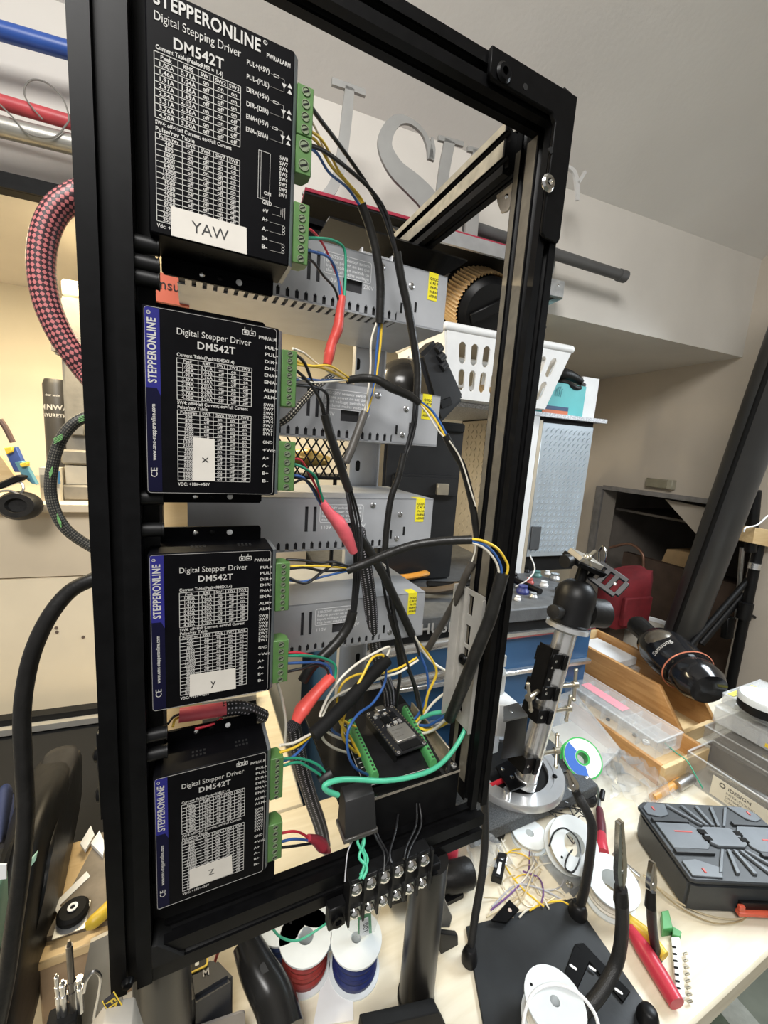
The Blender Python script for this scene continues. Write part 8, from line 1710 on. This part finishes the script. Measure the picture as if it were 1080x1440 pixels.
# ================================================================ right side: red bag, column, stand, crawl space things
rd = Pa(880, 850, 1.25)
rb_ = thing('red_bag', 'crumpled red fabric bag beyond the tool chest', 'bag', rd)
b = MB(); c = Pa(878, 838, 1.25); kk_ = pxm(c, 1); RED = mat('red_fabric', (0.15, 0.009, 0.014), .8, 0, .25, 30, .4, 60)
cnb = MB(); random.seed(9); n = 16; rings = []
for j in range(7):
    z = (-40, -38, -20, 0, 18, 32, 36)[j]; rr = (30, 40, 42, 42, 40, 36, 20)[j]
    for i in range(n): a = 2 * PI * i / n; f = rr * (abs(math.cos(a)) ** 3 * .12 + abs(math.sin(a)) ** 3 * .1 + .95) * random.uniform(.93, 1.05); cnb.v.append(tuple(c + (RA * math.cos(a) * f + RB * math.sin(a) * f * .6 + UPV * (z + (6 * math.cos(a) if j > 3 else 0) + random.uniform(-3, 3))) * kk_))
for j in range(6):
    for i in range(n): cnb.f.append((j * n + i, j * n + (i + 1) % n, (j + 1) * n + (i + 1) % n, (j + 1) * n + i))
cnb.f += [tuple(range(n - 1, -1, -1)), tuple(range(6 * n, 7 * n))]; build('bag_body', cnb, RED, rb_, smooth=60)
build('bag_pocket', rbox(MB(), toab(c)[0] - 30 * kk_, toab(c)[0] + 20 * kk_, toab(c)[1] - 27 * kk_, toab(c)[1] - 20 * kk_, c.z - 32 * kk_, c.z + 8 * kk_), RED, rb_, bevel=.004)
tag(build('bag_stand', rbox(MB(), toab(c)[0] - .04, toab(c)[0] + .03, toab(c)[1] + .0, toab(c)[1] + .04, FLOOR, c.z - 41 * kk_), mat('stand_brown', (.09, .06, .045), .7, 0, .2, 20)), 'brown stand under the red bag', 'stand')
wl = Pa(915, 882, 1.38); wbk = thing('white_bin', 'round white bin with a curved rim behind the wooden box', 'bin', (wl.x, wl.y, FLOOR))
build('bin_body', MB().lathe([(.075, FLOOR), (.095, wl.z), (.091, wl.z), (.072, FLOOR + .01)], Matrix.Translation((wl.x, wl.y, 0)), 32, caps=False), mat('bin_cream', (.62, .58, .50), .5, 0, .05, 20), wbk); build('bin_rim', MB().ring([(.089, wl.z - .006), (.102, wl.z - .006), (.102, wl.z + .006), (.089, wl.z + .006)], Matrix.Translation((wl.x, wl.y, 0)), 32), WHITEPL, wbk)
# leaning black column (rolled backdrop)
k0, k1 = Pb(940, 940, .84), Pb(1109, 480, .64); dk_ = (k1 - k0).normalized(); k0e = k0 - dk_ * ((k0.z - FLOOR) / dk_.z) if False else k0 - dk_ * .10
cr = pxm(Pb(985, 760, .73), 24); k1 = k1 + dk_ * .25
clm = thing('backdrop_roll', 'wide black tube leaning diagonally in front of the right wall', 'tube', k0)
build('tube', MB().cyl(k0, k1, cr, seg=36), mat('tube_black', (.035, .034, .033), .38, 0, .1, 12), clm)
sdv_ = dk_.cross(Vector((0, 1, 0))).normalized(); build('edge_seam', MB().cyl(k0 - sdv_ * cr * .9 * (1 if sdv_.x > 0 else -1), k1 - sdv_ * cr * .9 * (1 if sdv_.x > 0 else -1), cr * .16, seg=10), BLKMAT, clm)
build('tube_stand', MB().cyl((k0.x, k0.y, FLOOR), (k0.x, k0.y, k0.z + .02), cr * .7, seg=20), BLKMAT, clm)
# light stand right of the column
ls = thing('light_stand', 'black jointed light stand in front of the right wall', 'stand', Pb(1020, 960, .74))
def rodb(u0, v0_, b0, u1, v1_, b1, px_, m, name): return build(name, MB().cyl(Pb(u0, v0_, b0), Pb(u1, v1_, b1), pxm(Pb(u0, v0_, b0), px_), seg=12), m, ls)
rodb(1020, 1000, .74, 1068, 765, .74, 6, BLKPLA, 'main_tube'); rodb(960, 920, .76, 1052, 815, .75, 4, BLKPLA, 'brace'); rodb(985, 905, .78, 1045, 835, .76, 5, BLKPLA, 'brace'); rodb(1036, 870, .80, 1044, 770, .80, 3, STEEL, 'inner_rod'); rodb(1060, 800, .735, 1062, 792, .735, 7.5, ALUSH, 'collar'); rodb(1045, 870, .735, 1050, 848, .735, 8.5, BLKPLA, 'joint'); rodb(1042, 858, .74, 1085, 880, .74, 2, BLKPLA, 'side_wire'); rodb(1055, 775, .74, 1062, 690, .74, 7, BLKPLA, 'upper_tube')
build('stand_weight', poly_b(MB(), [(1024, 870), (1034, 868), (1032, 898), (1022, 900)], .76, .02), BLKPLA, ls, bevel=.002)
p = Pb(1016, 1018, .74); build('stand_pole', MB().cyl((p.x, p.y, FLOOR), Pb(1020, 998, .74), .008, seg=12), BLKPLA, ls)
tag(build('pine_offcut', poly_b(MB(), [(1063, 742), (1110, 750), (1108, 775), (1058, 764)], .72, .05), WOODP, bevel=.001), 'pale pine offcut resting on the light stand', 'wood')
tag(build('loose_wire', MB().tube([Pb(1046, 748, .71), Pb(1049, 742, .71), Pb(1065, 738, .71), Pb(1080, 725, .71)], .0022, 8), WHITEPL), 'white hook wire behind the pine offcut', 'wire')
o = slab([[(1040, 950, .78), (1055, 925, .78), (1080, 905, .78), (1092, 895, .78)], [(1030, 985, .75), (1050, 965, .73), (1080, 945, .73), (1092, 935, .75)], [(1030, 1020, .73), (1055, 1005, .71), (1085, 990, .71), (1092, 985, .73)], [(1030, 1100, .73), (1055, 1100, .71), (1085, 1100, .71), (1092, 1100, .73)]], mat('brown_tarp', (.22, .17, .13), .7, 0, .25, 12), 'folded_tarp', None, .02); tag(o, 'folded brown tarp behind the right hand stack', 'tarp')
o = slab([[(1062, 860, .85), (1085, 850, .85), (1110, 845, .85)], [(1058, 885, .83), (1085, 880, .82), (1110, 880, .83)], [(1062, 905, .85), (1085, 905, .85), (1110, 905, .85)]], mat('grey_cloth', (.12, .12, .115), .8, 0, .2, 20), 'grey_cloth', None, .015); tag(o, 'dark grey cloth draped at the right edge', 'cloth')
# wall light, crawl-space contents
wlp = thing('wall_lamp', 'small olive ribbed box fixed to the right wall above the opening', 'wall box', Pa(932, 690, RW))
q0, q1 = Pa(913, 672, RW), Pa(950, 689, RW); OL = mat('olive_plastic', (.26, .24, .17), .5, 0, .1, 30)
b0_, b1_ = sorted((toab(q0)[1], toab(q1)[1])); build('lamp_body', rbox(MB(), RW - .022, RW, b0_ + .02, b1_, q1.z, q0.z), OL, wlp, bevel=.004); build('lamp_end', rbox(MB(), RW - .024, RW, b0_, b0_ + .022, q1.z - .001, q0.z + .001), mat('olive_light', (.36, .34, .26), .5, 0, .1, 30), wlp, bevel=.003)
p0 = Pa(930, 765, RW + .10); cbx = thing('cardboard_box', 'cardboard box inside the crawl space opening', 'box', Pa(955, 800, RW + .2))
pp = [(938, 772), (975, 778), (968, 808), (925, 800)]; P = [Pa(u, v, RW + .20) for u, v in pp]; b = MB(); b.hexa(P, [p + RA * .15 for p in P]); build('carton', b, CARD, cbx, bevel=.001)
build('carton_shelf', rbox(MB(), RW + .16, RW + .5, toab(P[2])[1] - .05, toab(P[0])[1] + .1, P[3].z - .09, P[3].z - .012), mat('stand_brown', (.09, .06, .045)), cbx)
o = build('crawl_shelf', rbox(MB(), RW + .15, RW + .6, hb0 + .02, hb1 + .05, ht - .10, ht - .09), mat('old_board', (.16, .14, .12), .8, 0, .2, 20)); tag(o, 'old grey shelf board inside the crawl space', 'shelf')
tag(build('brown_panel', rbox(MB(), RW + .12, RW + .15, hb0 + .04, hb1 - .05, FLOOR, ht - .28), mat('stand_brown', (.09, .06, .045))), 'dark brown board standing inside the crawl space', 'board')
tri = [Pa(935, 702, RW + .03), Pa(1002, 716, RW + .03), Pa(980, 752, RW + .03)]; b = MB(); b.add(tri + [p + RA * .02 for p in tri], [(0, 1, 2), (5, 4, 3), (0, 3, 4, 1), (1, 4, 5, 2), (2, 5, 3, 0)]); tag(build('cream_gusset', b, WALLR), 'cream triangular panel across the corner of the opening', 'panel')
tag(build('copper_pipe', MB().tube([Pa(858, 770, RW + .06), Pa(885, 765, RW + .07), Pa(903, 778, RW + .07), Pa(905, 800, RW + .07)], .006, 10), mat('old_copper', (.30, .17, .12), .4, .6, .2, 40)), 'bent copper pipe at the crawl space opening', 'pipe')
tag(build('carabiner', MB().tube([Pa(842, 775, 1.30), Pa(848, 768, 1.30), Pa(852, 780, 1.30), Pa(848, 800, 1.30), Pa(843, 795, 1.30), Pa(842, 775, 1.30)], .005, 10), CHROME), 'steel carabiner hook hanging by the opening', 'hook')
tag(build('flow_rack', rbox(MB(), RW - .20, RW - .05, 1.15, 1.35, FLOOR, -.02), BLKMAT), 'black cabinet base standing below the opening', 'cabinet')
# big black roll under the frame right: torch and hinge near the left gooseneck
tt = thing('black_torch', 'fat black torch lying behind the left gooseneck', 'torch', Pz(640, 1240, 0))
p0, p1 = Pz(615, 1238, .0185), Pz(663, 1226, .0185); d_ = (p1 - p0).normalized(); build('torch_body', MB().lathe([(.014, 0), (.016, .008), (.016, .05), (.018, .054), (.018, .085), (.015, .090), (.0001, .090)], frame_m(p1 - d_ * .09, d_), 24), BLKRUB, tt); build('torch_tail', MB().cyl(p1 - d_ * .12, p1 - d_ * .088, .012, seg=20), BLKPLA, tt); build('torch_stand', MB().box((p1.x - .06, p1.y - .012, 0), (p1.x - .02, p1.y + .012, .006)), BLKPLA, tt)
tag(build('red_stopper', MB().ball(Pz(629, 1196, .018), .016, 14, 9), HR), 'small round red stopper behind the black torch', 'cap')
hg = thing('hinge_bracket', 'grey steel pivot bracket with a big rivet under the barrier strip', 'bracket', Py(625, 1300, .31)); hy = .318
build('pivot_plate', poly_y(MB(), [(607, 1255), (620, 1252), (634, 1285), (630, 1300), (612, 1300), (604, 1290)], hy, -0.004), mat('zinc', (.42, .42, .41), .35, .8, .15, 60), hg, bevel=.0008); q = Py(621, 1286, hy - .0005); build('rivet', MB().ring([(.003, 0), (.0065, 0), (.0062, .003), (.0035, .0035)], frame_m((q.x, hy, q.z), (0, -1, 0)), 18), CHROME, hg)
build('pivot_arm', poly_y(MB(), [(604, 1290), (612, 1298), (638, 1440), (622, 1460), (600, 1340)], hy + .004, -0.006), mat('clear_sleeve_dark', (.06, .065, .075), .2, 0, .3, 60), hg)
bsn = thing('bolt_strip', 'black strip with a double row of shiny bolts standing beside the support tube', 'terminal strip', Py(635, 1400, .30)); by_ = .312
build('strip_bar', poly_y(MB(), [(615, 1305), (640, 1308), (645, 1460), (622, 1460)], by_, -0.006), BLKPLA, bsn, bevel=.0006)
for i in range(6):
    for j in range(2): q = Py(616 + i * 1.2 + j * 14 , 1318 + i * 19 + j * 1, by_); screw(bsn, (q.x, by_, q.z), (0, -1, .1), .0038, CHROME, 'bolt', .003)
# dark bracket bar crossing the bottom edge
tag(build('foot_bar', poly_y(MB(), [(505, 1425), (608, 1402), (620, 1425), (612, 1470), (500, 1470)], .262, -0.012), BLKMAT, bevel=.001), 'black foot bar in front of the support tube at the bottom edge', 'bar')
